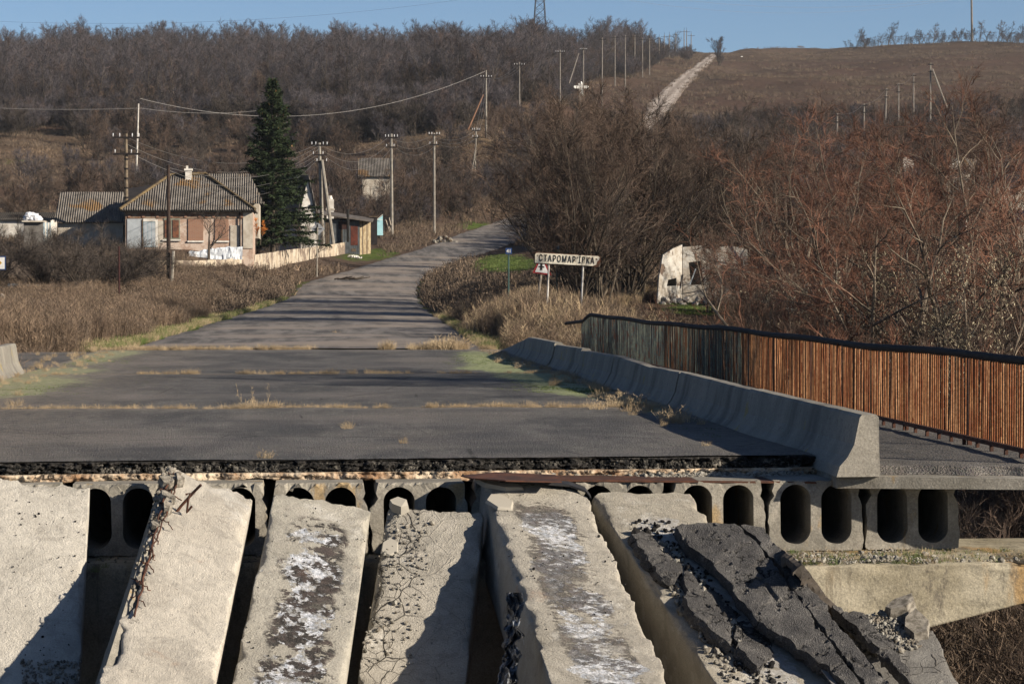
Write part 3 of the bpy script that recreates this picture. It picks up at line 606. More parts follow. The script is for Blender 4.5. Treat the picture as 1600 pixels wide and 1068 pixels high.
s5 = slab('fallen_slab', 'highest fallen slab with peeling black and white coating, right of the cracked one', at(752, 745, 25.95), at(914, 764, 25.85), at(1049, 1068, 21.75), at(861, 1068, 21.75), concrete('slab_concrete_e', (.44, .41, .355), (.36, .335, .29), .85, .8, seed=31, tan_=2.2), seed=51, chip=.034, endchip=.07)
s6 = slab('fallen_slab', 'fallen slab partly buried under the broken asphalt sheet', at(921, 768, 25.85), at(1076, 768, 25.8), at(1305, 1068, 22.55), at(1118, 1068, 22.45), concrete('slab_concrete_f', (.40, .37, .31), (.33, .30, .25), .35, .2, seed=40), seed=61, chip=.035)
s7 = slab('fallen_slab', 'fallen slab wholly covered by dark asphalt, between two broken sheets', at(1085, 812, 25.98), at(1240, 862, 25.9), at(1470, 1068, 23.9), at(1320, 1068, 23.7), CHUNK, seed=71, chip=.03)
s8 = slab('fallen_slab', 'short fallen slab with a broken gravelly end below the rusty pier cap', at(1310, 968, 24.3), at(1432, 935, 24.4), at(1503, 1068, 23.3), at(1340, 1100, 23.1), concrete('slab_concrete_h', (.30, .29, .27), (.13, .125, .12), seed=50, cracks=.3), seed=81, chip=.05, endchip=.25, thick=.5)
for r_ in (s1, s2, s3, s4, s5, s6, s7, s8): r_[0]['group'] = 'fallen bridge slabs'
# rebar and broken concrete on slab 2
CH = simple('fresh_break', (.50, .46, .40), (.20, .18, .15), 16, .95, .02)
for k, ((t0, s0), (t1, s1_), rad) in enumerate((((.06, .30), (.14, 3.2), .011), ((.16, .15), (.10, 2.6), .008))):
    mb = MB(); n = 40
    mb.tube([s2[1](t0+(t1-t0)*i/n+.035*mn.noise(Vector((i*.35, k*9, 0))), s0+(s1_-s0)*i/n, .035+.04*mn.noise(Vector((i*.3, k*5, 3)))) for i in range(n+1)], rad, 5); mb.build('rebar', RUST, s2[0])
for k in range(9):
    sv = .15+k*.33+rng.uniform(0, .15); mb = MB(); n = 10; a = rng.uniform(0, .08); b = rng.uniform(.16, .34)
    mb.tube([s2[1](a+(b-a)*i/n+rng.uniform(-.012, .012), sv+rng.uniform(-.03, .03)+.12*i/n, .02+.05*math.sin(i/n*3.1)*rng.uniform(.3, 1)) for i in range(n+1)], .006, 4); mb.build('rebar', RUST, s2[0])
mb = MB(); mb.tube([at(262, 818, 25.0), at(283, 790, 25.0), at(303, 768, 24.95), at(314, 757, 24.9)], .014, 6); mb.build('bent_rebar', RUST, s2[0])
mb = MB(); mb.tube([at(300, 790, 24.9), at(292, 800, 24.9), at(294, 781, 24.85), at(297, 770, 24.85), at(290, 772, 24.85)], .012, 6); mb.build('bent_rebar', RUST, s2[0])
mb = MB()
for i in range(200):
    sv = abs(rng.gauss(0, 1))*1.0; t = rng.triangular(-.04, .16, .04)
    mb.stone(s2[1](t, sv, -.02+rng.uniform(-.02, .03)), rng.uniform(.008, .028) if rng.random() < .93 else rng.uniform(.03, .055), rng)
mb.build('broken_concrete', CH, s2[0], kind='stuff')
mb = MB(); pv = None
for i in range(60):
    sv = .05+i*.14; a = s2[1](.02, sv, -.015-.02*abs(mn.noise(Vector((sv*4, 0, 0))))); b = a+Vector((-.15, -.02, -.34+.02*mn.noise(Vector((sv*3, 5, 0))))); c = b+Vector((.03, 0, -.4)); d = a+Vector((.12, 0, -.1))
    if pv: [mb.poly([pv[k], (a, b, c)[k], (a, b, c)[k+1], pv[k+1]]) for k in range(2)]; mb.poly([pv[3], d, a, pv[0]])
    pv = (a, b, c, d)
mb.build('side_wall', GREY_C, s2[0])
def shard(S_, t, sv, sx, sy, h, rot, mat=None, name='concrete_shard', up=.0):
    rn = random.Random(int(t*1000+sv*77)); mb = MB(); n = 6
    c = S_[1](t, sv, up); ax = (S_[1](t+.01, sv)-S_[1](t, sv)).normalized(); ay = (S_[1](t, sv+.01)-S_[1](t, sv)).normalized()
    lo = []; hi = []
    for k in range(n):
        a = 2*math.pi*k/n+rot; r_ = rn.uniform(.75, 1.1); p = c+ax*math.cos(a)*sx*r_+ay*math.sin(a)*sy*r_
        lo.append(p); hi.append(p+S_[2]*h*rn.uniform(.7, 1.2)+(c-p)*rn.uniform(.03, .16))
    mb.poly(hi)
    for k in range(n): k2 = (k+1) % n; mb.poly([lo[k], lo[k2], hi[k2], hi[k]])
    return mb.build(name, mat or CH, S_[0])
for a in ((.10, .75, .10, .07, .09, .2), (.14, .98, .06, .13, .10, 1.), (.05, .42, .09, .12, .07, 2.), (.17, .30, .07, .1, .08, .6), (.06, 1.35, .05, .09, .05, 1.), (.1, 2.5, .05, .08, .04, 0)): shard(s2, *a)
for a in ((.13, .06, .12, .09, .10, .3), (.10, .62, .10, .15, .018, .4)): shard(s4, *a, mat=s4[3].data.materials[0])
for a in ((.14, .17, .24, .13, .035, .3), (.10, .62, .16, .22, .03, .9)): shard(s5, *a, mat=s5[3].data.materials[0])
# torn bitumen sheet hanging off the left side of slab 5
mb = MB(); gx, gy = 22, 60; V = []
for j in range(gy):
    for i in range(gx):
        t = i/(gx-1); w = j/(gy-1)
        px = 800+w*-8+t*34*(.75+.5*mn.noise(Vector((w*5, 3, 0))))-28*max(0, .35-w)-16*w; py = 925+w*150
        Y = 22.95-w*.9-.22*t+.10*mn.fractal(Vector((t*3, w*7, 2)), 1, 2, 4); V.append(at(px+8*mn.noise(Vector((t*2, w*12, 5))), py, Y))
for j in range(gy-1):
    for i in range(gx-1):
        if mn.noise(Vector((i*.4, j*.22, 8))) > .38 and (i < 4 or i > 17): continue
        mb.poly([V[j*gx+i], V[j*gx+i+1], V[(j+1)*gx+i+1], V[(j+1)*gx+i]])
BITU = NT('bitumen_sheet', .45, .5); _n = BITU.noise(9, 8, .75); BITU.col(BITU.mix(BITU.ramp(_n, .5, .62), (.012, .013, .017), (.42, .46, .52))); BITU.bump(_n, 1, .05); BITU = BITU.m
mb.build('torn_bitumen_sheet', BITU, s5[0])
# crumbs on slabs
def crumbs(S_, n, trange, srange, rr_, mat, name, mode=None, up=.012):
    mb = MB()
    for i in range(n):
        t = mode(rng) if mode else rng.uniform(*trange); sv = rng.uniform(*srange); r_ = rng.uniform(*rr_)*(1 if rng.random() < .9 else 1.9); mb.stone(S_[1](t, sv, up*.5+r_*.3), r_, rng)
    mb.build(name, mat, S_[0], kind='stuff')
TARS = simple('asphalt_crumbs', (.03, .029, .03), (.015, .014, .014), 9, .95)
crumbs(s1, 420, (.5, 1.0), (2.6, 3.4), (.006, .022), GRAV, 'rubble')
crumbs(s1, 60, (.0, 1.0), (.1, 3.0), (.005, .012), TARS, 'crumbs')
crumbs(s6, 420, (0.1, .5), (1.0, 4.2), (.010, .03), GRAV, 'rubble'); crumbs(s6, 380, (.15, .6), (.6, 4.2), (.006, .03), TARS, 'asphalt_crumbs')
crumbs(s5, 60, (.0, 1.), (.2, 3.6), (.004, .01), TARS, 'crumbs'); crumbs(s3, 50, (.0, 1.), (.2, 3.6), (.004, .01), TARS, 'crumbs')
crumbs(s8, 900, (.1, .8), (.05, .7), (.006, .018), GRAV, 'rubble', up=.01)
for a in ((.75, .12, .22, .13, .12, .3), (.82, .42, .14, .2, .09, 1.)): shard(s8, *a); crumbs(s4, 120, (0, .5), (.1, 2.2), (.006, .02), GRAV, 'rubble')
# broken asphalt sheets lying on slabs 6 and 7
def plane3(a, b, c): n = (b-a).cross(c-a).normalized(); return a, n
def onplane(px, py, pl):
    d = (CR @ Vector(((px-800)/F, -(py-534)/F, -1))); t = (pl[0]-cam.location).dot(pl[1])/d.dot(pl[1]); return cam.location+d*t
def chunk(poly, pl, th, root, mat=CHUNK, seed=0, tilt=0., name='asphalt_piece', jag=.028, mid=True):
    n_ = pl[1] if pl[1].z > 0 else -pl[1]
    P = [onplane(x, y, pl) for x, y in poly]; out = []
    for i in range(len(P)):
        a, b = P[i], P[(i+1) % len(P)]; k = max(1, int((b-a).length/.035))
        for j in range(k):
            p = a.lerp(b, j/k); o_ = (b-a).normalized().cross(n_); out.append(p+o_*jag*(mn.fractal(p*6+Vector((seed, 0, 0)), 1, 2, 4)*1.3))
    c = sum(out, Vector())/len(out); bm = bmesh.new()
    top = [bm.verts.new(p+n_*(.012*mn.noise(p*5))) for p in out]
    es = [bm.edges.new((top[k], top[(k+1) % len(top)])) for k in range(len(top))]
    bmesh.ops.triangle_fill(bm, use_beauty=True, edges=es)
    prev = top
    for q, (dz, sh) in enumerate(((.012, -.004), (.45, -.02), (.8, .0), (1, .03))):
        nx_ = []
        for p in out:
            pp = p-n_*th*dz+(c-p).normalized()*(sh+.03*mn.fractal(p*7+Vector((q*3+seed, 1, 2)), 1, 2, 3)); nx_.append(bm.verts.new(pp))
        for k in range(len(top)): k2 = (k+1) % len(top); bm.faces.new((prev[k], prev[k2], nx_[k2], nx_[k]))
        prev = nx_
    bmesh.ops.recalc_face_normals(bm, faces=bm.faces)
    for L_ in (.3, .16, .09, .06):
        big = [e for e in bm.edges if e.calc_length() > L_]
        bmesh.ops.subdivide_edges(bm, edges=big, cuts=1, use_grid_fill=False); bmesh.ops.triangulate(bm, faces=bm.faces)
    for v in bm.verts:
        cr_ = mn.noise(v.co*Vector((5, 2.2, 2.2))+Vector((seed, 0, 0))); v.co += n_*(.020*mn.fractal(v.co*4, 1, 2, 5)-(.03 if abs(cr_) < .035 else 0))
    bmesh.ops.translate(bm, vec=-root.location, verts=bm.verts)
    me = bpy.data.meshes.new(name); bm.to_mesh(me); bm.free(); me.materials.append(mat); return link(name, me, root)
plA = plane3(at(1000, 840, 24.6), at(1200, 850, 24.5), at(1330, 1068, 22.2))
plA2 = plane3(at(985, 838, 24.75), at(1060, 860, 24.75), at(1230, 1040, 22.75))
sheet = thing('broken_asphalt_sheet', 'big cracked sheet of dark asphalt sliding down over the fallen slabs', 'asphalt', at(1150, 900, 24))
chunk([(1056, 822), (1090, 815), (1150, 817), (1172, 838), (1200, 870), (1226, 905), (1272, 970), (1304, 1010), (1352, 1075), (1335, 1078), (1300, 1044), (1250, 1012), (1212, 985), (1182, 968), (1152, 925), (1136, 905), (1118, 884), (1092, 862), (1070, 846)], plA, .13, sheet, seed=1)
chunk([(1156, 817), (1192, 824), (1212, 848), (1262, 910), (1322, 990), (1396, 1075), (1358, 1075), (1308, 1008), (1277, 966), (1231, 902), (1204, 866), (1177, 836)], plA, .15, sheet, seed=9)
chunk([(988, 834), (1030, 820), (1046, 836), (1062, 862), (1068, 884), (1048, 902), (1030, 892), (1008, 866)], plA2, .15, sheet, seed=2)
chunk([(1066, 900), (1098, 862), (1118, 885), (1138, 918), (1128, 945), (1100, 940), (1072, 915)], plA2, .13, sheet, seed=3)
chunk([(1074, 922), (1110, 945), (1138, 955), (1142, 985), (1140, 1006), (1100, 972), (1072, 945)], plA2, .14, sheet, seed=4)
chunk([(1148, 972), (1176, 966), (1204, 990), (1206, 1020), (1186, 1040), (1156, 1012)], plA2, .15, sheet, seed=5)
chunk([(1124, 948), (1146, 946), (1160, 958), (1142, 968)], plA2, .08, sheet, seed=6)
EDGEA = simple('dusty_asphalt', (.14, .118, .10), (.075, .066, .06), 3, .95, .01)
plB = plane3(at(1212, 848, 24.5), at(1290, 930, 24.35), at(1445, 1075, 22.5))
sheet2 = thing('asphalt_strip', 'dusty brownish strip of road asphalt folded down beside the cracked sheet', 'asphalt', at(1320, 960, 24))
chunk([(1214, 852), (1252, 880), (1300, 940), (1372, 1015), (1440, 1078), (1400, 1078), (1322, 985), (1264, 905)], plB, .10, sheet2, EDGEA, seed=7)
chunk([(1302, 946), (1345, 958), (1392, 1000), (1436, 1078), (1444, 1085), (1374, 1015)], plane3(at(1300, 945, 24.2), at(1345, 955, 24.2), at(1440, 1080, 22.7)), .10, sheet2, CHUNK, seed=8)
mb = MB(); mb.bar(at(1205, 985, 23.3), at(1262, 1012, 22.9), .045, .012); mb.bar(at(1262, 1012, 22.9), at(1305, 1070, 22.3), .045, .012)
mb.build('bent_metal_strip', simple('galvanised', (.35, .34, .33), (.2, .19, .18), 6, .5, .002, .5), None, label='bent grey metal strip under the cracked asphalt sheet', cat='metal strip')
# rusty plates sticking out from under the deck
pr = thing('rusty_steel_plate', 'rusty steel plate bent over the top of the highest slab', 'steel plate', at(800, 745, 25.6))
mb = MB(); q = [at(720, 742, 25.95), at(775, 737, 26.1), at(868, 741, 26.0), at(878, 752, 25.5), at(790, 750, 25.4), at(735, 746, 25.6)]
mb.poly(q); mb.poly([p+Vector((0, 0, -.012)) for p in q][::-1])
for k in range(6): k2 = (k+1) % 6; mb.poly([q[k], q[k]-Vector((0, 0, .012)), q[k2]-Vector((0, 0, .012)), q[k2]])
mb.build('plate', RUST, pr)
mb = MB(); pts = [at(780, 751, 25.75), at(840, 753, 25.75), at(890, 757, 25.75), at(915, 766, 25.7), at(924, 778, 25.6)]
for i in range(4):
    a, b = pts[i], pts[i+1]; mb.poly([a, b, b+Vector((.02, .28, .02)), a+Vector((.02, .28, .02))]); mb.poly([a, b, b-Vector((0, 0, .02)), a-Vector((0, 0, .02))])
mb.build('torn_rubber_sheet', simple('rubber', (.05, .05, .055), (.03, .03, .033), 6, .7), None, label='grey rubber sheet draped over the top edge of the highest slab', cat='rubber sheet')

# ------------------------------------------------------------------ barriers
BARR = NT('barrier_concrete', .92, .2, .66)
_a = BARR.noise(1.5, 7, .65, BARR.map((1, 1, .6))); _b = BARR.noise(12, 6, .7)
_c = BARR.mix(BARR.ramp(_a, .35, .65), (.27, .255, .225), (.38, .355, .31)); _c = BARR.mix(BARR.ramp(BARR.noise(.8, 5, .6, BARR.map((1, 1, .12))), .54, .66, 0, .55), _c, (.08, .076, .076))
_c = BARR.mix(BARR.ramp(_b, .52, .7, 0, .5), _c, (.14, .125, .1)); _c = BARR.mix(BARR.ramp(BARR.noise(2.2, 4), .62, .7, 0, .7), _c, (.40, .30, .08)); _g1 = BARR.noise(55, 3, .75); _c = BARR.mix(BARR.ramp(_g1, .34, .60, .4, 0), _c, (.09, .085, .075)); _c = BARR.mix(BARR.ramp(_g1, .6, .74, 0, .4), _c, (.6, .57, .5)); BARR.col(_c); BARR.bump(BARR.ma('ADD', _b, BARR.noise(60, 4)), .5, .006); BARR = BARR.m
def barrier(y0, y1, x, label, side=1, dz0=0., dz1=0., top=.50, taper=False, wob=.0):
    root = thing('road_barrier', label, 'barrier', (x, y0, 0), 'concrete barriers along the bridge'); n = 60; mb = MB()
    pr = [(-.33, -.125), (-.30, -.02), (-.22, .07), (-.155, .20), (-.10, top-.03), (-.075, top), (.07, top), (.095, top-.03), (.10, .1), (.115, -.125)]
    if side < 0: pr = [(-a, b) for a, b in pr]
    rings = []
    for i in range(n+1):
        t = i/n; y = y0+(y1-y0)*t; hs = 1.; dz = dz0+(dz1-dz0)*t
        if taper: hs = 1-t*.92
        ring = []
        for a, b in pr:
            g = mn.fractal(Vector((a*3, y*1.1, b*3)), 1, 2, 4)*.005
            yy = y+(.015*mn.noise(Vector((a*9, b*9, y0))) if i in (0, n) else 0)
            ring.append((x+a+g+wob*math.sin(t*3), yy, (b*hs if b > 0 else b)+dz*(b > 0)+g))
        rings.append(ring)
    for i in range(n):
        for k in range(len(pr)-1): mb.poly([rings[i][k], rings[i+1][k], rings[i+1][k+1], rings[i][k+1]])
    mb.poly(rings[0]); mb.poly(rings[-1][::-1]); return mb.build('concrete_body', BARR, root)
BX = 5.66
bys = [25.62, 32.2, 38.4, 41.6, 46.6, 52.2, 57.8, 64.8, 72.3]
dzs = [(0, 0), (-.015, .0), (.0, -.02), (-.035, .02), (.02, -.02), (.02, -.03), (.02, 0), (.0, -.0)]
lbs = ['end barrier block overhanging the broken edge of the bridge, its end face sunlit', 'barrier block behind the dark streaked end block, second from the broken edge', 'third barrier block from the broken edge, dry weeds at its foot',
       'short barrier block in the middle of the row beside the painted railing', 'fourth longest barrier block beside green moss, fifth from the broken edge', 'barrier block beside the start of the painted railing, sixth from the broken edge',
       'grey barrier block just before the sloping last one', 'last barrier block of the right row, sinking into the weeds']
for i in range(8): barrier(bys[i]+.012, bys[i+1]-.012, BX+(.007 if i % 2 else -.007), lbs[i], 1, *dzs[i], taper=(i == 7))
barrier(47.6, 54.4, -6.15, 'pale sunlit barrier block at the left edge of the bridge beside the weeds', -1, .0, .02, top=.58)
for k, (a, b) in enumerate(((26.3, 33), (33.1, 40.2), (40.3, 47.5))): barrier(a, b, -6.15, ('first', 'second', 'third')[k]+' barrier block of the left row, counted from the broken edge', -1)

# ------------------------------------------------------------------ railing
RX = 7.60; rail = thing('bridge_railing', 'long rusty picket railing with a dark top pipe on the right of the bridge', 'railing', (RX, 26, -.05))
def rtop(y): return 1.0+.015*math.sin(y*.31)+.012*math.sin(y*.83+1)+(-.0 if y < 69 else -(y-69)*.085)
def rx(y): return RX+.02*math.sin(y*.27)+.01*math.sin(y*.9)
mb = MB(); ys = [26.15+k*.5 for k in range(int((71.4-26.15)/.5)+1)]; mb.tube([(rx(y), y, rtop(y)) for y in ys]+[(rx(72)-.25, 73.4, .72)], [.048+.006*mn.noise(Vector((0, y*2, 0))) for y in ys]+[.045], 8); mb.build('top_rail', DARKMETAL, rail, True)
mb = MB(); mb.bar((RX, 26.15, .045), (RX, 71.5, .045), .05, .05); mb.build('bottom_rail', RUST, rail)
NP = int((71.5-26.15)/.094)
pm = {}
def pick_mesh(mat, v):
    k = (mat.name, v)
    if k not in pm:
        mb = MB(); mb.tube([(0, 0, 0), (0, 0, .5), (0, 0, 1)], [.0105+.002*v/3]*3, 6, False)
        me = bpy.data.meshes.new('picket'); me.from_pydata(mb.v, [], mb.f); me.materials.append(mat); me.polygons.foreach_set('use_smooth', [True]*len(mb.f)); pm[k] = me
    return pm[k]
mbf = MB()
for i in range(NP):
    y = 26.18+i*.094; H = rtop(y)-.07; mat = PICK_R if y < 44.5+rng.uniform(-.5, .5) else PICK_B
    if rng.random() < .015: continue
    if i < 305:
        o = link('picket', pick_mesh(mat, i % 4), rail); o.location = Vector((rx(y)+rng.uniform(-.006, .006), y, .06))-Vector(rail.location); o.scale = (1, 1, H)
        b_ = .03 if rng.random() < .06 else .006; o.rotation_euler = (rng.gauss(0, b_), rng.gauss(0, b_), 0)
    else: mbf.tube([(rx(y), y, .06), (rx(y)+rng.gauss(0, .006), y, .06+H)], .0115, 5, False)
mbf.build('far_pickets', PICK_B, rail, kind='stuff')
for k in range(80):
    y = 26.4+k*.6
    if y > 71: break
    mb = MB(); mb.bar((RX, y, -.12), (RX, y, .03), .035, .05, (0, 1, 0)); mb.build('foot_bracket', RUST, rail)
for k in range(15):
    mb = MB(); y = 26.3+k*3.05; mb.bar((rx(y)+.02, y, -.05), (rx(y)+.02, y, rtop(y)-.03), .05, .05, (0, 1, 0)); mb.build('post', RUST, rail)

# ------------------------------------------------------------------ poles and wires
def pole(px, top, Y, label, mat=POLEC, r=.13, arms=(), brace=None, lean=(0, 0), group='utility poles up the road and hillside', base=None, ins=True, armw=.9, sides=7, cap=False):
    T = at(px, top, Y); bx = T.x-lean[0]; z0 = gz(bx, Y)-.1; B = Vector((bx, Y, z0))
    root = thing('utility_pole', label, 'pole', B, group); mb = MB(); H = T.z-z0
    mb.tube([B, B.lerp(T, .5), T], [r*1.15, r, r*.8], sides); mb.build('post', mat, root)
    for j, a in enumerate(arms):   # a = pixels below the top
        c = B.lerp(T, 1-(a/pxm(Y))/H); w = armw*(1 if j == 0 else .85)
        mb = MB(); mb.bar(c+Vector((-w, -.12, 0)), c+Vector((w, -.12, 0)), .09, .12); mb.build('crossarm', DARKMETAL, root)
        if ins:
            for s_ in (-.92, -.45, .45, .92):
                mb = MB(); p = c+Vector((w*s_, -.12, .05)); mb.tube([p, p+Vector((0, 0, .12)), p+Vector((0, 0, .2)), p+Vector((0, 0, .27))], [.015, .035, .04, .015], 6); mb.build('insulator', CERAM if (j+int(s_*9)) % 3 else DARKMETAL, root)
    if cap: mb = MB(); mb.tube([T, T+Vector((0, 0, 1.0))], .05, 5); mb.build('pole_tip', DARKMETAL, root)
    if brace:
        (ax, ay), (cx, cy), bm_ = brace; mb = MB(); mb.tube([at(ax, ay, Y-.25), at(cx, cy, Y-1.2)-Vector((0, 0, .3))], [r*.8, r*.95], sides); mb.build('brace', bm_, root)
    return root, T
POLED = simple('stained_pole', (.26, .21, .15), (.13, .10, .075), 2.2, .9, .003)
WOODP = simple('dark_wood_pole', (.075, .05, .04), (.04, .028, .025), 3, .9, .003)
POLEG = simple('far_pole', (.27, .245, .22), (.2, .18, .165), 1.5, .9)
REDB = simple('rusty_brace', (.30, .17, .11), (.22, .12, .08), 1.5, .9)
pA = pole(197, 209, 188, 'stained concrete utility pole in front of the left end of the brick house', POLED, .145, (6, 31), armw=1.0)
mb = MB(); c = at(198, 241, 187.8); mb.bar(c+Vector((-1.0, 0, 0)), c+Vector((1.0, 0, 0)), .08, .1); mb.build('low_crossarm', DARKMETAL, pA[0])
for k in range(9): mb = MB(); c = at(197.4, 250+k*15, 188); mb.tube([c, c+Vector((0, 0, .12))], .165, 7); mb.build('steel_band', DARKMETAL, pA[0])
pB = pole(216.5, 162, 352, 'slim white pole on the meadow behind the brick house', POLEW, .12, (), lean=(.35, 0), cap=True)
pC = pole(263, 258, 152, 'dark brown wooden pole in front of the brick house', WOODP, .12, ())
mb = MB(); mb.tube([at(271, 392, 151.7), at(268, 445, 151.7)], .09, 6); mb.build('concrete_stub', POLEC, pC[0])
pE = pole(499, 223, 236, 'pale concrete pole with a leaning brace behind the diamond sign', POLEC, .17, (4, 19, 30), ((503, 250), (524, 398), POLEC), lean=(-.35, 0), armw=.75)
pF = pole(611.5, 209, 260, 'concrete pole beside the light blue gate panel', POLEC, .15, (6, 21), armw=.65, lean=(-.05, 0))
pG = pole(678.5, 208, 275, 'concrete pole standing behind the rubble heap', POLEC, .13, (3, 18), armw=.6)
pH = pole(744, 199, 322, 'pole with a thick leaning brace above the bend of the road', POLEC, .12, (5, 16), ((743, 232), (731, 305), POLEC), lean=(.25, 0), armw=.5)
pI = pole(759.5, 110, 384, 'tall twin pole with a reddish wooden brace on the dry clearing', POLEC, .15, (11,), ((755, 148), (731, 200), REDB), armw=.85, cap=True)
mb = MB(); mb.tube([at(763.5, 196, 383.5), at(764, 222, 383.5)], .1, 5); mb.build('stub', POLEC, pI[0])
pJ = pole(811.5, 97, 433, 'pole at the upper right edge of the dry clearing', POLEG, .14, (5,), armw=.9, cap=True)
pK = pole(875, 78, 485, 'pole on the hillside to the left of the white cross', POLEG, .16, (4,), armw=.85, cap=True)
pL = pole(911.5, 75, 505, 'braced pole standing behind the white cross', POLEG, .15, (3,), ((904, 84), (889, 128), POLEG), armw=.7, cap=True)
rowp = ((941, 59, 570, 57), (961, 56, 680, 34), (977, 55, 700, 36), (992, 55, 760, 30), (1004, 59, 740, 46), (1015, 60, 760, 46), (1030, 58, 900, 24), (1038, 55, 960, 24), (1046, 54, 980, 20), (1056, 51, 1010, 28), (1069, 47, 1030, 26), (1073, 47, 1040, 26), (1080, 53, 1050, 26))
rlb = ['first pole of the row climbing along the wood, nearest and tallest', 'pole in the row along the wood just right of the nearest tallest one', 'third pole of the row along the wood edge', 'fourth pole of the row, thin and half sunk in the trees', 'fifth pole of the row, lower than its neighbours',
       'sixth pole of the row, paired with the lower one', 'short far pole in the middle of the row on the ridge', 'small pole among the bare crowns at the right end of the wood', 'small far pole touching the skyline trees', 'far pole where the wood thins out at its right end', 'left one of the twin poles on the skyline', 'right one of the twin poles on the skyline', 'last pole on the skyline before the dirt track']
for (px, t, Y, h), lb in zip(rowp, rlb):
    pole(px, t, Y, lb, POLEG, .17 if Y < 800 else .2, (3,), ins=False, armw=6/pxm(Y)*.95, sides=5, cap=True)
rp = ((1454, 98, 400, 'braced pole on the right hillside, highest of the right row', ((1457, 108), (1480, 166))), (1427.5, 115, 415, 'second highest pole of the right row beside the braced one', None), (1404, 130, 400, 'slender pole of the right row, third from the braced one', None),
      (1385, 138, 370, 'slightly leaning pole in the middle of the right row', None), (1350, 162, 340, 'short thick pole low in the right row', None), (1308, 177, 320, 'lowest pole of the right row where the wires end', None))
RPT = []
for px, t, Y, lb, b in rp:
    r_ = pole(px, t, Y, lb, POLEC if b else POLEG, .14, (3, 14), (b[0], b[1], POLEC) if b else None, ins=False, armw=.45, sides=6, lean=(.3 if px == 1385 else 0, 0), group='utility poles on the right hillside'); RPT.append(r_[1])
# tall single pole of the high-voltage line and the lattice pylon
r_ = thing('power_mast', 'tall thin power mast rising from the tree row on the right skyline', 'power mast', Vector((at(1519, 70, 1080).x, 1080, gz(at(1519, 70, 1080).x, 1080))))
mb = MB(); b0 = Vector(r_.location); mb.tube([b0, b0+Vector((-.6, 0, 30))], [.55, .3], 7); mb.build('post', POLEG, r_)
for z, w in ((19.6, 1.6), (24, 1.9), (28, 1.3)): mb = MB(); mb.bar(b0+Vector((-w-.5, 0, z)), b0+Vector((w-.5, 0, z-.3)), .2, .3); mb.build('crossarm', DARKMETAL, r_)
px0 = at(843.5, 95, 1000); b0 = Vector((px0.x, 1000, gz(px0.x, 1000))); pyl = thing('lattice_pylon', 'steel lattice pylon standing behind the wood against the sky', 'pylon', b0)
STEEL = simple('pylon_steel', (.07, .085, .11), (.055, .065, .085), 2, .6)
def pw(z): return 3.1-(z*.062) if z < 32 else max(.35, 1.15-(z-32)*.08)
mb = MB()
for sx, sy in ((1, 1), (1, -1), (-1, 1), (-1, -1)): mb.tube([b0+Vector((sx*pw(z), sy*pw(z), z)) for z in (0, 8, 16, 24, 32, 38, 42)], .14, 4)
mb.build('leg_frame', STEEL, pyl); mb = MB(); z = 0
while z < 40:
    h = pw(z)*1.55; a, b = pw(z), pw(z+h)
    for s1_, s2_ in (((-1, -1), (1, -1)), ((-1, 1), (1, 1)), ((-1, -1), (-1, 1)), ((1, -1), (1, 1))):
        mb.tube([b0+Vector((s1_[0]*a, s1_[1]*a, z)), b0+Vector((s2_[0]*b, s2_[1]*b, z+h))], .08, 3); mb.tube([b0+Vector((s2_[0]*a, s2_[1]*a, z)), b0+Vector((s1_[0]*b, s1_[1]*b, z+h))], .08, 3)
        mb.tube([b0+Vector((s1_[0]*a, s1_[1]*a, z)), b0+Vector((s2_[0]*a, s2_[1]*a, z))], .07, 3)
    z += h
mb.build('lattice', STEEL, pyl)
for z, w in ((29, 2.9), (34, 4.2), (39, 3)):
    for s_ in (-1, 1):
        mb = MB(); e = b0+Vector((s_*w, 0, z)); mb.tube([b0+Vector((s_*pw(z), -.7, z)), e], .09, 3); mb.tube([b0+Vector((s_*pw(z), .7, z)), e], .09, 3); mb.tube([b0+Vector((s_*pw(z+1.6), 0, z+1.6)), e], .09, 3); mb.build('crossarm', STEEL, pyl)
WIRE = simple('wire', (.24, .23, .23), (.17, .165, .165), 1, .5, 0, .4); WIRED = simple('dark_wire', (.06, .06, .065), (.05, .05, .05), 1, .5)
def wire(a, b, sag, lb, r=.025, mat=WIRE, n=26, grp='overhead wires'):
    a, b = Vector(a), Vector(b); mb = MB(); mb.tube([a.lerp(b, i/n)-Vector((0, 0, sag*4*(i/n)*(1-i/n))) for i in range(n+1)], r, 3, False)
    mb.build('overhead_wire', mat, None, label=lb, cat='wire', group=grp)
wire(at(219, 154, 352), at(759, 111, 384), 4.3, 'long pale sagging wire from the slim white pole to the twin pole', .019)
wire(at(-60, 166, 350), at(219, 169, 352), .3, 'faint straight wire running left from the slim white pole', .028)
wire(at(219, 169, 352), at(420, 171, 360), .6, 'faint wire continuing right of the slim white pole toward the spruce', .013)
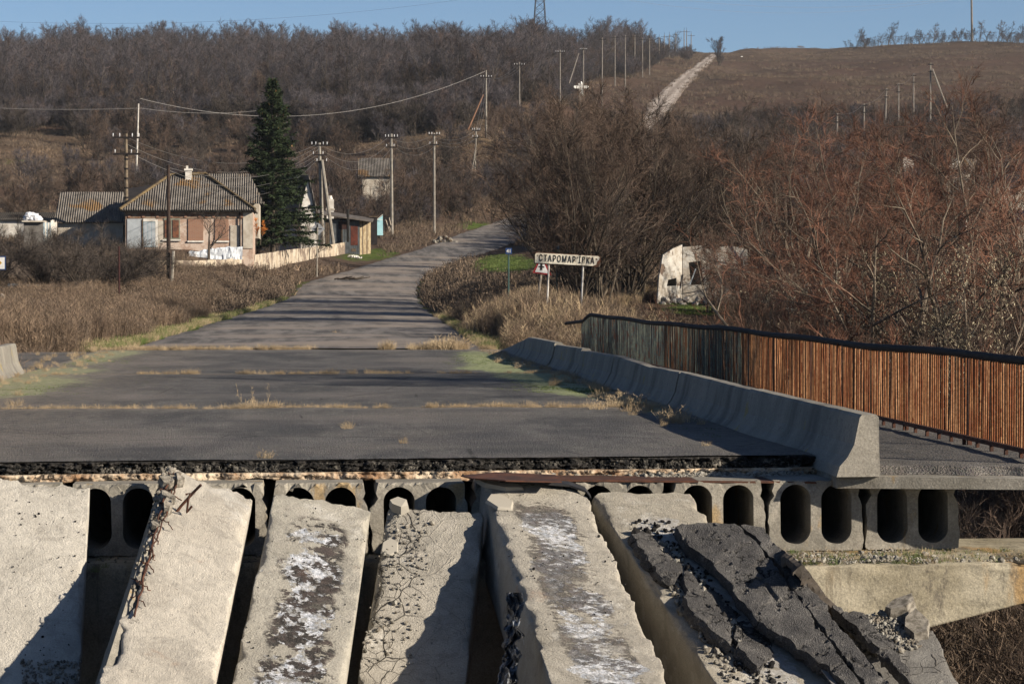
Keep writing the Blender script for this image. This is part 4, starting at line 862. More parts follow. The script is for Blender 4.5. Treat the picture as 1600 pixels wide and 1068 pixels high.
for k in range(3):
    d = ('uppermost', 'middle', 'lowest')[k]
    wire(at(494+k*4, 226+k*2, 236), at(197+k*3, 214+k*12, 188), 1.8+.4*k, d+' wire from the stained pole to the braced pole behind the sign', .015)
    wire(at(494, 243+k*4, 236), at(264, 262+k*4, 152), 1.2+.5*k, d+' wire from the braced pole down to the dark wooden pole', .013)
    wire(at(500+k*3, 226+8*k, 236), at(606+k*4, 215+7*k, 260), 1.2+.3*k, d+' wire between the braced pole and the pole by the blue gate', .015)
    wire(at(608+k*4, 215+7*k, 260), at(674+k*4, 212+7*k, 275), .6+.2*k, d+' wire between the pole by the blue gate and the next one', .013)
    wire(at(676+k*3, 212+6*k, 275), at(742+k*2, 204+5*k, 322), .8, d+' wire from the rubble heap pole to the leaning pair', .013)
    wire(at(742+k*3, 204, 322), at(757+k*4, 122, 384), 1.2, d+' wire rising from the leaning pair to the twin pole', .013)
    wire(at(-80, 148+22*k, 900) if 0 else at(755+k*5, 122, 384), at(806+k*6, 103, 433), .9, d+' wire from the twin pole to the next pole uphill', .02, WIRED)
for k, (ya, yb) in enumerate(((205, 177), (212, 182))):
    wire(at(1100, ya, 330), at(1308, yb, 320), 3.0, ('upper', 'lower')[k]+' pale wire sagging left of the right pole row', .028)
for i in range(len(RPT)-1): wire(RPT[i], RPT[i+1], .6, 'thin wire joining poles %s of the right row' % ('one and two', 'two and three', 'three and four', 'four and five', 'five and six')[i], .013)
for k in range(4):
    wire(b0+Vector((4.2 if k % 2 else -4.2, 0, (34, 34, 39, 29)[k])), Vector((at(1519, 30, 1080).x, 1080, gz(at(1519, 70, 1080).x, 1080)+(19.5, 24, 27.7, 19.2)[k])), 9, ('first', 'second', 'third', 'fourth')[k]+' high voltage wire crossing the sky between pylon and mast', .035, WIRED, 40)
    wire(b0+Vector((4.2 if k % 2 else -4.2, 0, (34, 34, 39, 29)[k])), at(-200, (-60, -50, -75, 22)[k], 900), 8, ('first', 'second', 'third', 'fourth')[k]+' high voltage wire leaving the pylon to the left', .035, WIRED, 40)

# ------------------------------------------------------------------ houses
def M2(px, py, Y): return at(px, py, Y)
SLATE = NT('asbestos_slate', .95, .1)
_n = SLATE.noise(1.2, 6, .65); _c = SLATE.mix(SLATE.ramp(_n, .35, .65), (.17, .155, .14), (.30, .275, .25)); _c = SLATE.mix(SLATE.ramp(SLATE.noise(.5, 4, .5), .57, .66, 0, .75), _c, (.30, .17, .06))
_c = SLATE.mix(SLATE.ramp(SLATE.noise(7, 5), .5, .75, 0, .6), _c, (.06, .052, .048)); SLATE.col(_c); SLATE.bump(SLATE.noise(9, 5), .7, .04); SLATE = SLATE.m
def corr(eL, eR, rL, rR, root, mat=SLATE, pitch=.17, amp=.045, name='roof_slates'):
    """corrugated face between an eave and a (shorter) ridge; columns run up the slope"""
    eL, eR, rL, rR = [Vector(v) for v in (eL, eR, rL, rR)]; u = (eR-eL); Lw = u.length; u.normalize()
    hL = (rL-eL).dot(u); hR = (rR-eL).dot(u); up = ((rL-eL)-u*hL); H = up.length; upn = up/H; n = u.cross(upn)
    if n.z < 0: n = -n
    N = int(Lw/pitch*5); mb = MB(); prev = None; rows = 7
    for i in range(N+1):
        s_ = Lw*i/N; z = amp*math.cos(s_/pitch*2*math.pi)
        f = 1.
        if hL > 1e-3 and s_ < hL: f = s_/hL
        if hR < Lw-1e-3 and s_ > hR: f = (Lw-s_)/(Lw-hR)
        col = [eL+u*s_+upn*(H*f*k/rows)+n*(z+.02*mn.noise(Vector((s_*.5, k*.9, H)))) for k in range(rows+1)]
        if prev:
            for k in range(rows): mb.poly([prev[k], col[k], col[k+1], prev[k+1]])
        prev = col
    return mb.build(name, mat, root, True)
WASH = NT('weathered_brick', .95, .1, .72)
_bk = WASH.n('ShaderNodeTexBrick'); _bk.inputs['Scale'].default_value = 1.; _bk.inputs['Brick Width'].default_value = .27; _bk.inputs['Row Height'].default_value = .085; _bk.inputs['Mortar Size'].default_value = .012
_mp = WASH.n('ShaderNodeMapping'); _mp.inputs['Rotation'].default_value = (R(90), 0, 0); WASH.put(_mp.inputs[0], WASH.pos); WASH.put(_bk.inputs[0], _mp.outputs[0])
_bk.inputs['Color1'].default_value = (.33, .18, .12, 1); _bk.inputs['Color2'].default_value = (.40, .24, .17, 1); _bk.inputs['Mortar'].default_value = (.42, .38, .33, 1)
_n = WASH.noise(1.1, 7, .68); _c = WASH.mix(WASH.ramp(_n, .47, .58, .15, .85), _bk.outputs[0], (.60, .50, .43)); _c = WASH.mix(WASH.ramp(WASH.noise(6, 5, .7), .5, .75, 0, .5), _c, (.2, .13, .1)); WASH.col(_c); WASH = WASH.m
REDBR = NT('red_brick', .95, .1); _bk = REDBR.n('ShaderNodeTexBrick'); _bk.inputs['Scale'].default_value = 1.; _bk.inputs['Brick Width'].default_value = .27; _bk.inputs['Row Height'].default_value = .085; _bk.inputs['Mortar Size'].default_value = .012
_mp = REDBR.n('ShaderNodeMapping'); _mp.inputs['Rotation'].default_value = (R(90), 0, 0); REDBR.put(_mp.inputs[0], REDBR.pos); REDBR.put(_bk.inputs[0], _mp.outputs[0])
_bk.inputs['Color1'].default_value = (.36, .13, .075, 1); _bk.inputs['Color2'].default_value = (.44, .18, .10, 1); _bk.inputs['Mortar'].default_value = (.34, .28, .23, 1); REDBR.k = .58; REDBR.col(REDBR.mix(.45, _bk.outputs[0], (.34, .24, .18))); REDBR = REDBR.m
BLUEP = simple('blue_grey_plaster', (.50, .55, .60), (.40, .44, .48), 2, .9); PALE = simple('pale_plaster', (.66, .61, .53), (.48, .42, .35), 1.6, .95)
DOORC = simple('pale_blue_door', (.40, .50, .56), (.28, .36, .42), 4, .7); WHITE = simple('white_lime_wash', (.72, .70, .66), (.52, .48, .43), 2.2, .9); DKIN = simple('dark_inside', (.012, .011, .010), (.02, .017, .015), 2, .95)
FRIEZE = simple('brown_frieze', (.20, .10, .06), (.33, .26, .2), 2.5, .9)
TILEO = simple('old_tile_ridge', (.22, .16, .08), (.12, .09, .06), 3, .9)
YH = 186.
def hz(px, py, dy=0.): return at(px, py, YH+dy)
house = thing('brick_house', 'old brick house with a hipped grey slate roof and two bricked-up windows', 'house', Vector((hz(300, 392).x, YH, gz(hz(300, 392).x, YH))))
xl, xr = hz(196, 330).x, hz(395, 330).x; zt = hz(300, 331).z; zb = min(gz(xl, YH), gz(xr, YH), gz((xl+xr)/2, YH))-.4
mb = MB(); mb.box(((xl+xr)/2, YH+4.2, (zt+zb)/2), ((xr-xl)/2, 4.2, (zt-zb)/2)); mb.build('wall', WASH, house)
def fpart(name, x0, y0, x1, y1, mat, d=.03, root=house, Y=YH, dep=.05):
    a = at(x0, y1, Y); b = at(x1, y0, Y); mb = MB(); mb.box(((a.x+b.x)/2, Y-d-dep/2+.02, (a.z+b.z)/2), (abs(b.x-a.x)/2, dep/2+.02, abs(b.z-a.z)/2)); return mb.build(name, mat, root)
def window(x0, y0, x1, y1, fm, pm_, root=house, Y=YH, bars=1, name='window'):
    f = fpart(name, x0, y0, x1, y1, fm, .0, root, Y)
    w, h = (x1-x0), (y1-y0); n = bars+1
    for k in range(n):
        a = at(x0+w*(k+.12)/n, y1-h*.08, Y); b = at(x0+w*(k+.88)/n, y0+h*.08, Y); mb = MB()
        mb.box(((a.x+b.x)/2, Y-.075, (a.z+b.z)/2), (abs(b.x-a.x)/2, .012, abs(b.z-a.z)/2)); o = mb.build('pane', pm_, root); o.parent = f; o.matrix_basis = Matrix.Identity(4)
    a = at(x0-2, y1, Y); b = at(x1+2, y1+2.2, Y); mb = MB(); mb.box(((a.x+b.x)/2, Y-.10, (a.z+b.z)/2), (abs(b.x-a.x)/2, .07, abs(b.z-a.z)/2)); o = mb.build('sill', WHITE, root); o.parent = f; o.matrix_basis = Matrix.Identity(4)
    return f
fpart('frieze', 196, 332, 395, 341, FRIEZE, .0)
for k in range(9): fpart('cornice_brick', 200+k*22, 336, 204+k*22, 340, REDBR, .05)
fpart('plaster_panel', 199, 342, 222, 388, BLUEP, .01)
d_ = fpart('door', 224, 346, 243, 386, DOORC, .02)
for k in range(3): o = fpart('door_board', 225.5+k*6, 348, 230.2+k*6, 384, BLUEP, .055, dep=.02); o.parent = d_; o.matrix_basis = Matrix.Identity(4)
fpart('door_frame', 221.5, 343, 224, 388, WOODM, .05); fpart('door_frame', 243, 343, 247, 386, WHITE, .03); fpart('lintel', 224, 341.6, 243, 346, WHITE, .05)
window(256, 341, 281, 374, simple('green_frame', (.22, .24, .19), (.3, .3, .24), 3), simple('window_board', (.24, .10, .055), (.14, .07, .05), 4))
fpart('bricked_window', 294, 342, 317.5, 376, REDBR, .015); fpart('bricked_window', 336, 342, 357, 376, REDBR, .015)
for a_ in ((293, 376, 318.5, 378.5), (335, 376, 358, 378.5)): fpart('sill', *a_, WHITE, .07)
fpart('corner_pilaster', 380, 332, 395, 388, PALE, .02); fpart('plaster_patch', 360, 352, 374, 386, PALE, .01); fpart('plaster_patch', 247.5, 345, 255, 380, PALE, .01)
mb = MB(); mb.tube([hz(375, 331, -.15), hz(375, 388, -.15)], .05, 6); mb.build('drainpipe', DARKMETAL, house)
eL, eR = hz(187, 328, -.55), hz(399, 328, -.55); rL, rR = hz(266, 274, 4.2), hz(321, 272, 4.2); bL = Vector((eL.x, YH+9, eL.z)); bR = Vector((eR.x, YH+9, eR.z))
corr(eL, eR, rL, rR, house); corr(bR, bL, rR, rL, house); corr(bL, eL, rL, rL+Vector((0, .01, 0)), house); corr(eR, bR, rR, rR+Vector((0, .01, 0)), house)
for a_, b_ in ((eL, rL), (eR, rR), (rL, rR)): mb = MB(); mb.tube([a_+Vector((0, 0, .05)), b_+Vector((0, 0, .05))], .11, 6); mb.build('ridge_cap', TILEO, house)
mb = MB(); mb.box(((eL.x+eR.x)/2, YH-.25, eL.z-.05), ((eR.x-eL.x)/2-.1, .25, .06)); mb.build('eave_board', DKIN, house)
ch = MB(); c = hz(294.5, 276, 3.8); ch.box(c+Vector((0, 0, .0)), (.22, .22, .45)); ch.box(c+Vector((0, 0, .5)), (.30, .30, .07)); ch.box(c+Vector((-.1, 0, .68)), (.08, .1, .12)); ch.build('chimney', WHITE, house)
# annex behind on the right, its roof showing above the hip
annex = thing('rear_wing', 'rear wing roof of grey slates between the brick house and the spruce', 'house', Vector((hz(360, 300, 10).x, YH+11, gz(hz(360, 300).x, YH+11))))
corr(hz(318, 318, 8.7), hz(412, 318, 8.7), hz(318, 271.5, 12), hz(390, 271.5, 12), annex); mb = MB(); a = hz(322, 318, 9.2); b = hz(405, 318, 9.2); mb.box(((a.x+b.x)/2, YH+12, a.z-1.3), ((b.x-a.x)/2, 2.6, 1.3)); mb.build('wall', PALE, annex)
corr(Vector((hz(412, 318).x, YH+15.5, hz(0, 318, 8.7).z)), Vector((hz(318, 318).x, YH+15.5, hz(0, 318, 8.7).z)), hz(390, 271.5, 12.1), hz(318, 271.5, 12.1), annex)
# dark shed roof left behind the house and the long slate roofed annex further left
barn = thing('slate_barn', 'low barn with a corrugated grey slate roof left of the brick house', 'barn', Vector((hz(140, 345).x, 193, gz(hz(140, 345).x, 193))))
q = at(84, 347, 191); r_ = at(196, 347, 191); corr(q, r_, at(94, 300, 194.5), at(193, 301, 194.5), barn); corr(r_+Vector((0, 7, 0)), q+Vector((0, 7, 0)), at(193, 301, 194.6), at(94, 300, 194.6), barn)
mb = MB(); a = at(90, 347, 191.3); b = at(192, 347, 191.3); mb.box(((a.x+b.x)/2, 194.5, a.z-1.5), ((b.x-a.x)/2, 3, 1.45)); mb.build('wall', PALE, barn)
dk = thing('dark_roofed_shed', 'dark lean-to roof wedged between the barn and the brick house', 'shed', Vector((at(220, 310, 196).x, 196, gz(at(220, 310, 196).x, 196))))
mb = MB(); P4 = [at(190, 322, 191.9), at(250, 318, 192.2), at(268, 284, 198), at(196, 295, 198)]
mb.poly(P4); mb.poly([p-Vector((0, 0, .1)) for p in P4][::-1])
for k in range(4): mb.poly([P4[k], P4[k]-Vector((0, 0, .1)), P4[(k+1) % 4]-Vector((0, 0, .1)), P4[(k+1) % 4]])
mb.build('roof', simple('roofing_felt', (.035, .03, .03), (.06, .05, .045), 2, .9), dk)
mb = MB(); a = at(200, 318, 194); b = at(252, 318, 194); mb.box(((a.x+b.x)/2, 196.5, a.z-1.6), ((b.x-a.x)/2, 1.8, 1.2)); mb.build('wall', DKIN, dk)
def gable_house(name, label, Y, xl, xr, ridge, eave, wallm, roofm, dep=7., win=(), cat='house', ov=.4, side=False, rl=None, rr=None):
    """ridge parallel to the road edge view (X axis)"""
    a = at(xl, eave, Y); b = at(xr, eave, Y); rz_ = at((xl+xr)/2, ridge, Y+dep/2).z; cx = (a.x+b.x)/2
    z0 = min(gz(a.x, Y), gz(b.x, Y))-.5; root = thing(name, label, cat, (cx, Y, z0+.5))
    mb = MB(); mb.box((cx, Y+dep/2, (a.z+z0)/2), ((b.x-a.x)/2, dep/2, max(.3, (a.z-z0)/2))); 
    for x in (a.x, b.x): mb.poly([(x, Y, a.z), (x, Y+dep, a.z), (x, Y+dep/2, rz_)])
    mb.build('wall', wallm, root)
    A = Vector((a.x-ov, Y-.35, a.z-.08)); B = Vector((b.x+ov, Y-.35, a.z-.08)); Cc = Vector((a.x-ov, Y+dep/2, rz_+.06)); D = Vector((b.x+ov, Y+dep/2, rz_+.06))
    corr(A, B, Cc, D, root, roofm); A2 = A+Vector((0, dep+.7, 0)); B2 = B+Vector((0, dep+.7, 0)); corr(B2, A2, D+Vector((0, .01, 0)), Cc+Vector((0, .01, 0)), root, roofm)
    for w in win: fpart('window', *w, DKIN, .02, root, Y)
    return root
def gable_front(name, label, Y, xl, xr, apex, eave, bottom, wallm, roofm, dep=9., win=(), cat='house', turn=0.):
    """gable end faces the camera"""
    a = at(xl, eave, Y); b = at(xr, eave, Y); rz_ = at(0, apex, Y).z; cx = (a.x+b.x)/2; z0 = min(gz(a.x, Y), gz(b.x, Y), at(0, bottom, Y).z)-.4
    root = thing(name, label, cat, (cx, Y, z0+.4)); mb = MB(); sh = turn*dep
    for (y, s_) in ((Y, 0.), (Y+dep, sh)): mb.poly([(a.x+s_, y, z0), (b.x+s_, y, z0), (b.x+s_, y, a.z), (cx+s_, y, rz_), (a.x+s_, y, a.z)])
    mb.poly([(a.x, Y, z0), (a.x, Y, a.z), (a.x+sh, Y+dep, a.z), (a.x+sh, Y+dep, z0)]); mb.poly([(b.x, Y, z0), (b.x+sh, Y+dep, z0), (b.x+sh, Y+dep, a.z), (b.x, Y, a.z)])
    mb.build('wall', wallm, root); o_ = .25
    for e in (a.x-o_*1.2, b.x+o_*1.2):
        sl_ = o_*1.2*(rz_-a.z)/((b.x-a.x)/2); A = Vector((e, Y-o_, a.z-sl_+.05)); B = Vector((e+sh, Y+dep+o_, a.z-sl_+.05)); corr(A, B, Vector((cx, Y-o_, rz_+.05)), Vector((cx+sh, Y+dep+o_, rz_+.05)), root, roofm)
    for w in win: fpart('window', *w, DKIN, .02, root, Y)
    return root
gable_front('gabled_house', 'house with a bright white gable end just right of the spruce', 226, 470, 495, 272, 327, 350, WHITE, SLATE, 10, ((483, 320, 489, 326),), turn=-.9)
gable_house('far_slate_house', 'distant house with a grey slate roof behind the pole by the blue gate', 285, 566, 610, 248, 275, PALE, SLATE, 7)
wc = thing('white_chimney', 'whitewashed chimney stack behind the braced pole', 'chimney', Vector((at(516, 340, 246).x, 246, gz(at(516, 340, 246).x, 246))))
mb = MB(); c = at(516, 318, 246); mb.box(c+Vector((0, 0, -1.6)), (.34, .34, 2.0)); mb.tube([c+Vector((0, 0, .3)), c+Vector((0, 0, .75))], [.3, .16], 7); mb.build('stack', WHITE, wc); mb = MB(); mb.box(c+Vector((0, 0, -.55)), (.42, .42, .08)); mb.build('collar', PALE, wc)
# long shed by the road
SHB = simple('grey_blue_boards', (.13, .15, .17), (.08, .09, .10), 2.5, .9); SHY = simple('yellowed_boards', (.50, .42, .28), (.30, .22, .13), 2.6, .9); RED = simple('rust_red_door', (.16, .045, .03), (.09, .03, .022), 3, .8)
shed = thing('plank_shed', 'long low plank shed with a yellowed end beside the light blue gate', 'shed', Vector((at(530, 384, 238).x, 238, gz(at(530, 384, 238).x, 238))))
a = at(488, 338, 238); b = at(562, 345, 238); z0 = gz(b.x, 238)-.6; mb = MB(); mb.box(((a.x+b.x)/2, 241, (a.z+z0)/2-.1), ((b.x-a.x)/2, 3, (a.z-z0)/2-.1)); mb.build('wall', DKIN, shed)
nb = 22
for k in range(nb):
    x = a.x+(b.x-a.x)*(k+.5)/nb; mb = MB(); h = a.z-.15-(k/nb)*.35; mb.box((x, 237.95-.02*(k % 2), (h+z0)/2), ((b.x-a.x)/nb/2-.008, .02, (h-z0)/2)); mb.build('board', SHB if k not in (6, 7, 13) else WOODM, shed)
c = at(579, 344, 240.5); nb = 10
for k in range(nb):
    p = Vector((b.x, 237.9, 0)).lerp(Vector((c.x, 240.5, 0)), (k+.5)/nb); mb = MB(); ax_ = Vector((c.x-b.x, 2.6, 0)).normalized(); mb.box((p.x, p.y, (b.z+z0)/2), (Vector((c.x-b.x, 2.6, 0)).length/nb/2-.006, .02, (b.z-z0)/2), Matrix((ax_, Vector((-ax_.y, ax_.x, 0)), Vector((0, 0, 1)))).transposed()); mb.build('end_board', SHY if k % 4 != 2 else WOODM, shed)
mb = MB(); P4 = [at(484, 331, 237.3), at(582, 345, 237.3), at(584, 341, 244), at(486, 326, 244)]; mb.poly(P4); Q4 = [p-Vector((0, 0, .12)) for p in P4]; mb.poly(Q4[::-1])
for k in range(4): mb.poly([P4[k], Q4[k], Q4[(k+1) % 4], P4[(k+1) % 4]])
mb.build('roof', simple('shed_roof', (.20, .18, .165), (.10, .085, .075), 2, .9), shed)
fpart('dark_panel', 529, 346, 543, 358, simple('brown_panel', (.06, .03, .026), (.04, .02, .018), 4), .06, shed, 238)
fpart('door', 548, 353, 559, 383, RED, .06, shed, 238); fpart('pipe', 549, 388, 556, 393, WOODM, .06, shed, 238)
mb = MB(); mb.tube([at(543.5, 327, 237.4), at(544, 378, 237.4)], .13, 6); mb.build('black_post', BLACKM, None, label='black post standing against the plank shed', cat='post')
bx_ = thing('dark_outhouse', 'small dark outhouse between the shed end and the light blue gate', 'outhouse', Vector((at(584, 372, 243).x, 243, gz(at(584, 372, 243).x, 243))))
mb = MB(); a = at(578, 339, 243); b = at(589.5, 372, 243); mb.box(((a.x+b.x)/2, 244, (a.z+b.z)/2-.3), ((b.x-a.x)/2, .9, (a.z-b.z)/2+.3)); mb.build('walls', simple('dark_boards', (.035, .03, .034), (.02, .018, .02), 3), bx_); mb = MB(); mb.box(((a.x+b.x)/2, 244, a.z+.04), ((b.x-a.x)/2+.08, 1., .05)); mb.build('roof', WOODM, bx_)
gt = thing('gate_panel', 'light blue sheet metal gate panel with a slanted top', 'gate', Vector((at(593, 368, 246).x, 246, gz(at(593, 368, 246).x, 246))))
BL = simple('light_blue_paint', (.33, .58, .66), (.27, .50, .58), 3, .6); mb = MB(); q = [at(588.5, 367.5, 246), at(598.5, 367.5, 246.2), at(598, 336.5, 246.2), at(588.5, 344, 246)]; mb.poly(q); mb.poly([p+Vector((0, .05, 0)) for p in q][::-1])
for k in range(4): mb.poly([q[k], q[k]+Vector((0, .05, 0)), q[(k+1) % 4]+Vector((0, .05, 0)), q[(k+1) % 4]])
mb.build('sheet', BL, gt); mb = MB(); mb.bar(at(588.7, 343, 245.9), at(598, 335, 245.9), .05, .05); mb.bar(at(588.7, 343, 245.9), at(598, 343.5, 245.9), .04, .04); mb.build('frame', WHITE, gt)
wf = thing('wooden_frame', 'leaning light wooden frame between the blue gate and the pole', 'frame', Vector((at(606, 364, 255).x, 255, gz(at(606, 364, 255).x, 255))))
LW = simple('light_wood', (.42, .36, .30), (.3, .25, .2), 5)
for p, q in (((601.5, 342), (609, 340)), ((602, 342), (609, 362)), ((608, 340.5), (611, 352)), ((603.5, 345), (611, 361))): mb = MB(); mb.bar(at(*p, 255), at(*q, 254.6), .09, .06); mb.build('lath', LW, wf)
# low plastered wall along the yards, in separate slabs
WALLM = NT('stained_wall', .95, .1, .7); _c = WALLM.mix(WALLM.ramp(WALLM.noise(1.2, 5), .35, .65), (.46, .38, .29), (.56, .50, .41)); _c = WALLM.mix(WALLM.ramp(WALLM.noise(1.5, 6, .7, WALLM.map((1, .5, .6))), .46, .56, 0, .85), _c, (.16, .12, .10)); WALLM.col(_c); WALLM = WALLM.m
yard = thing('yard_wall', 'low stained plaster wall running along the yards to the shed', 'wall', Vector((at(400, 410, 205).x, 205, gz(at(400, 410, 205).x, 205))))
wp = [(236, 406, 426, 176.5), (300, 407, 426, 177), (345, 405.5, 425, 180), (392, 399, 421, 188), (432, 393, 414, 200), (470, 388, 407, 213), (510, 383, 399, 230), (550, 376, 391, 241)]
for i in range(len(wp)-1):
    for s_ in range(1):
        t0, t1 = .002, .998; A = [wp[i][k]*(1-t0)+wp[i+1][k]*t0 for k in range(4)]; B = [wp[i][k]*(1-t1)+wp[i+1][k]*t1 for k in range(4)]
        ta, tb = at(A[0], A[1]+rng.uniform(-.8, .8), A[3]), at(B[0], B[1]+rng.uniform(-.8, .8), B[3]); ba, bb = at(A[0], A[2]+5, A[3]), at(B[0], B[2]+5, B[3]); w = Vector((0, .18, 0)); mb = MB()
        mb.poly([ba, bb, tb, ta]); mb.poly([ta, tb, tb+w, ta+w]); mb.poly([bb, bb+w, tb+w, tb]); mb.poly([ba+w, ba, ta, ta+w]); mb.poly([ba+w, ta+w, tb+w, bb+w]); mb.build('wall_panel', WALLM, yard)
# white tarpaulin over a pile, against the house yard
tarp = thing('tarpaulin', 'white tarpaulin thrown over a pile in front of the brick house', 'tarpaulin', hz(340, 403, -3))
mb = MB(); nx_, ny_ = 40, 14; V = []
for j in range(ny_):
    for i in range(nx_):
        t = i/(nx_-1); w = j/(ny_-1); px = 295+84*t; top = 393-7*sstep(.0, .75, t)-1.5*mn.noise(Vector((t*9, 1, 0))); py = 405+(top-405)*min(1, w/.6); p = at(px+1.2*mn.noise(Vector((t*14, w*4, 2))), py, 183.2+(max(0, w-.6)*4))
        p.y += .10*mn.fractal(Vector((t*12, w*2.2, 0)), 1, 2, 3); p.z += .08*mn.noise(Vector((t*20, w*5, 4))); V.append(p)
for j in range(ny_-1):
    for i in range(nx_-1): mb.poly([V[j*nx_+i], V[j*nx_+i+1], V[(j+1)*nx_+i+1], V[(j+1)*nx_+i]])
mb.build('sheet', simple('tarp_white', (.72, .76, .82), (.58, .63, .70), 2, .5, 0, .3), tarp, False)
# grey booth with a white sack on top, pale wall and blue metal sheet at the left edge
bo = thing('grey_booth', 'grey flat-topped booth with a white striped side at the left', 'booth', Vector((at(58, 395, 176).x, 176, gz(at(58, 395, 176).x, 176))))
GB = simple('booth_grey', (.24, .225, .21), (.17, .16, .15), 3); mb = MB(); a = at(37, 347, 176); b = at(68, 398, 176); c = at(82, 398, 177.2); w = Vector((0, 2.2, 0))
mb.poly([Vector((a.x, 176, b.z-1)), Vector((b.x, 176, b.z-1)), Vector((b.x, 176, a.z)), a]); mb.poly([a, Vector((b.x, 176, a.z)), Vector((c.x, 177.2, a.z)), Vector((a.x+.6, 178, a.z))]); mb.poly([Vector((a.x, 176, b.z-1)), a, Vector((a.x+.6, 178, a.z)), Vector((a.x+.6, 178, b.z-1))]); mb.build('wall', GB, bo)
for k in range(6):
    p = Vector((b.x, 176, 0)).lerp(Vector((c.x, 177.2, 0)), k/6+.01); q = Vector((b.x, 176, 0)).lerp(Vector((c.x, 177.2, 0)), (k+1)/6-.01); mb = MB(); mb.poly([(p.x, p.y, b.z-1), (q.x, q.y, b.z-1), (q.x, q.y, a.z), (p.x, p.y, a.z)]); mb.build('side_board', WHITE if k % 2 else DOORC, bo)
mb = MB(); mb.box(((a.x+b.x)/2, 176.6, a.z+.05), ((b.x-a.x)/2+.1, .9, .05)); mb.build('roof', PALE, bo)
mb = MB(); c = at(50, 340, 176.6)
for i in range(30): mb.stone(c+Vector((rng.uniform(-.42, .42), rng.uniform(-.3, .3), rng.uniform(-.2, .2))), .26, rng)
mb.build('white_sack', simple('sack', (.66, .68, .74), (.52, .54, .6), 4), None, label='bulging white sack lying on top of the grey booth', cat='sack')
bw = thing('beige_wall', 'faded beige wall behind the shrub at the left edge of the photo', 'wall', Vector((at(60, 440, 150).x, 150, gz(at(60, 440, 150).x, 150))))
for k in range(7): x0 = -30+k*23; mb = MB(); a = at(x0, 399+k*.8, 150); b = at(x0+22.6, 452, 150); mb.box(((a.x+b.x)/2, 150.1, (a.z+b.z)/2-.4), ((b.x-a.x)/2, .1, (a.z-b.z)/2+.4)); mb.build('wall_panel', simple('beige_panel', (.25, .20, .165), (.19, .15, .125), 2.3) if k == 0 else bpy.data.materials['beige_panel'], bw)
bs_ = thing('metal_sheet_fence', 'low pale blue sheet metal fence half hidden by weeds at the left edge', 'fence', Vector((at(50, 470, 138).x, 138, gz(at(50, 470, 138).x, 138))))
BSM = simple('faded_blue_sheet', (.33, .42, .46), (.26, .34, .38), 2.5, .6)
for k in range(6): x0 = 12+k*13.3; mb = MB(); a = at(x0, 443+.5*k, 138); b = at(x0+13, 490, 138); mb.box(((a.x+b.x)/2, 138+.03*(k % 2), (a.z+b.z)/2), ((b.x-a.x)/2, .02, (a.z-b.z)/2)); mb.build('sheet', BSM, bs_)
st_ = thing('tree_stump', 'dark stump with a pale cut top at the left edge of the photo', 'stump', Vector((at(4, 490, 125).x, 125, gz(at(4, 490, 125).x, 125)-.1))); mb = MB(); c = at(3, 470, 125); mb.tube([c-Vector((0, 0, 1.2)), c, c+Vector((0, 0, .1))], [.36, .3, .22], 9); mb.build('trunk', BARK_D, st_); mb = MB(); mb.stone(c+Vector((0, 0, .2)), .2, rng); mb.build('cut_top', PALE, st_)
# ruined white house at the right of the sign
RU = NT('ruin_plaster', .95, .1); _c = RU.mix(RU.ramp(RU.noise(1.6, 6, .7), .4, .6), (.64, .62, .58), (.46, .41, .35)); _c = RU.mix(RU.ramp(RU.noise(1.3, 7, .7), .54, .60), _c, (.19, .14, .11)); RU.col(_c); RU.bump(RU.noise(5, 6), .8, .05); RU = RU.m
ruin = thing('ruined_house', 'roofless white ruin with a black window hole behind the bare trees', 'ruin', Vector((at(1100, 476, 121).x, 121, gz(at(1100, 476, 121).x, 121))))
def wallpoly(outer, hole, Y0, slope, th, root, mat, name='wall'):
    """outer/hole in px; wall plane Y = Y0 + slope*(px-1066)"""
    bm = bmesh.new(); es = []; loops = []
    for lp in (outer, hole):
        if not lp: continue
        vs = [bm.verts.new(at(x, y, Y0+slope*(x-1066))) for x, y in lp]; loops.append(vs); es += [bm.edges.new((vs[k], vs[(k+1) % len(vs)])) for k in range(len(vs))]
    bmesh.ops.triangle_fill(bm, use_beauty=True, edges=es)
    for vs in loops:
        bk = [bm.verts.new(v.co+Vector((0, th, 0))) for v in vs]
        for k in range(len(vs)): k2 = (k+1) % len(vs); bm.faces.new((vs[k], vs[k2], bk[k2], bk[k]))
    bmesh.ops.translate(bm, vec=-root.location, verts=bm.verts); me = bpy.data.meshes.new(name); bm.to_mesh(me); bm.free(); me.materials.append(mat); return link(name, me, root)
wallpoly([(1067, 490), (1067, 386), (1095, 383.5), (1120, 386), (1140, 384), (1160, 387), (1168, 390), (1168, 490)], [(1076, 410), (1096, 407), (1099, 444), (1080, 445)], 120, 0, .4, ruin, RU)
wallpoly([(1026, 490), (1030, 432), (1036, 398), (1052, 388), (1066, 382), (1066, 490)], [(1044, 437), (1057, 434), (1057, 446), (1042, 447)], 120, .045, .4, ruin, RU)
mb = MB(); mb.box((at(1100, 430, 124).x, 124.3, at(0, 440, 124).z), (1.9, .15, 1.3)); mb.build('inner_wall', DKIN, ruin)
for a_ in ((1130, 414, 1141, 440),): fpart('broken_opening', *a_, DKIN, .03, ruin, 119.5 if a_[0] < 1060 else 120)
mb = MB(); mb.bar(at(1078, 444, 119.6), at(1087, 420, 119.6), .14, .04); mb.build('loose_plank', simple('blue_plank', (.5, .56, .62), (.42, .48, .55), 4), ruin)
mb = MB()
for i in range(90): mb.stone(at(rng.uniform(1030, 1125), 478, 118)+Vector((0, rng.uniform(-1.2, 1), rng.uniform(-.1, .3))), rng.uniform(.08, .26), rng)
mb.build('fallen_masonry', RU, ruin, kind='stuff')
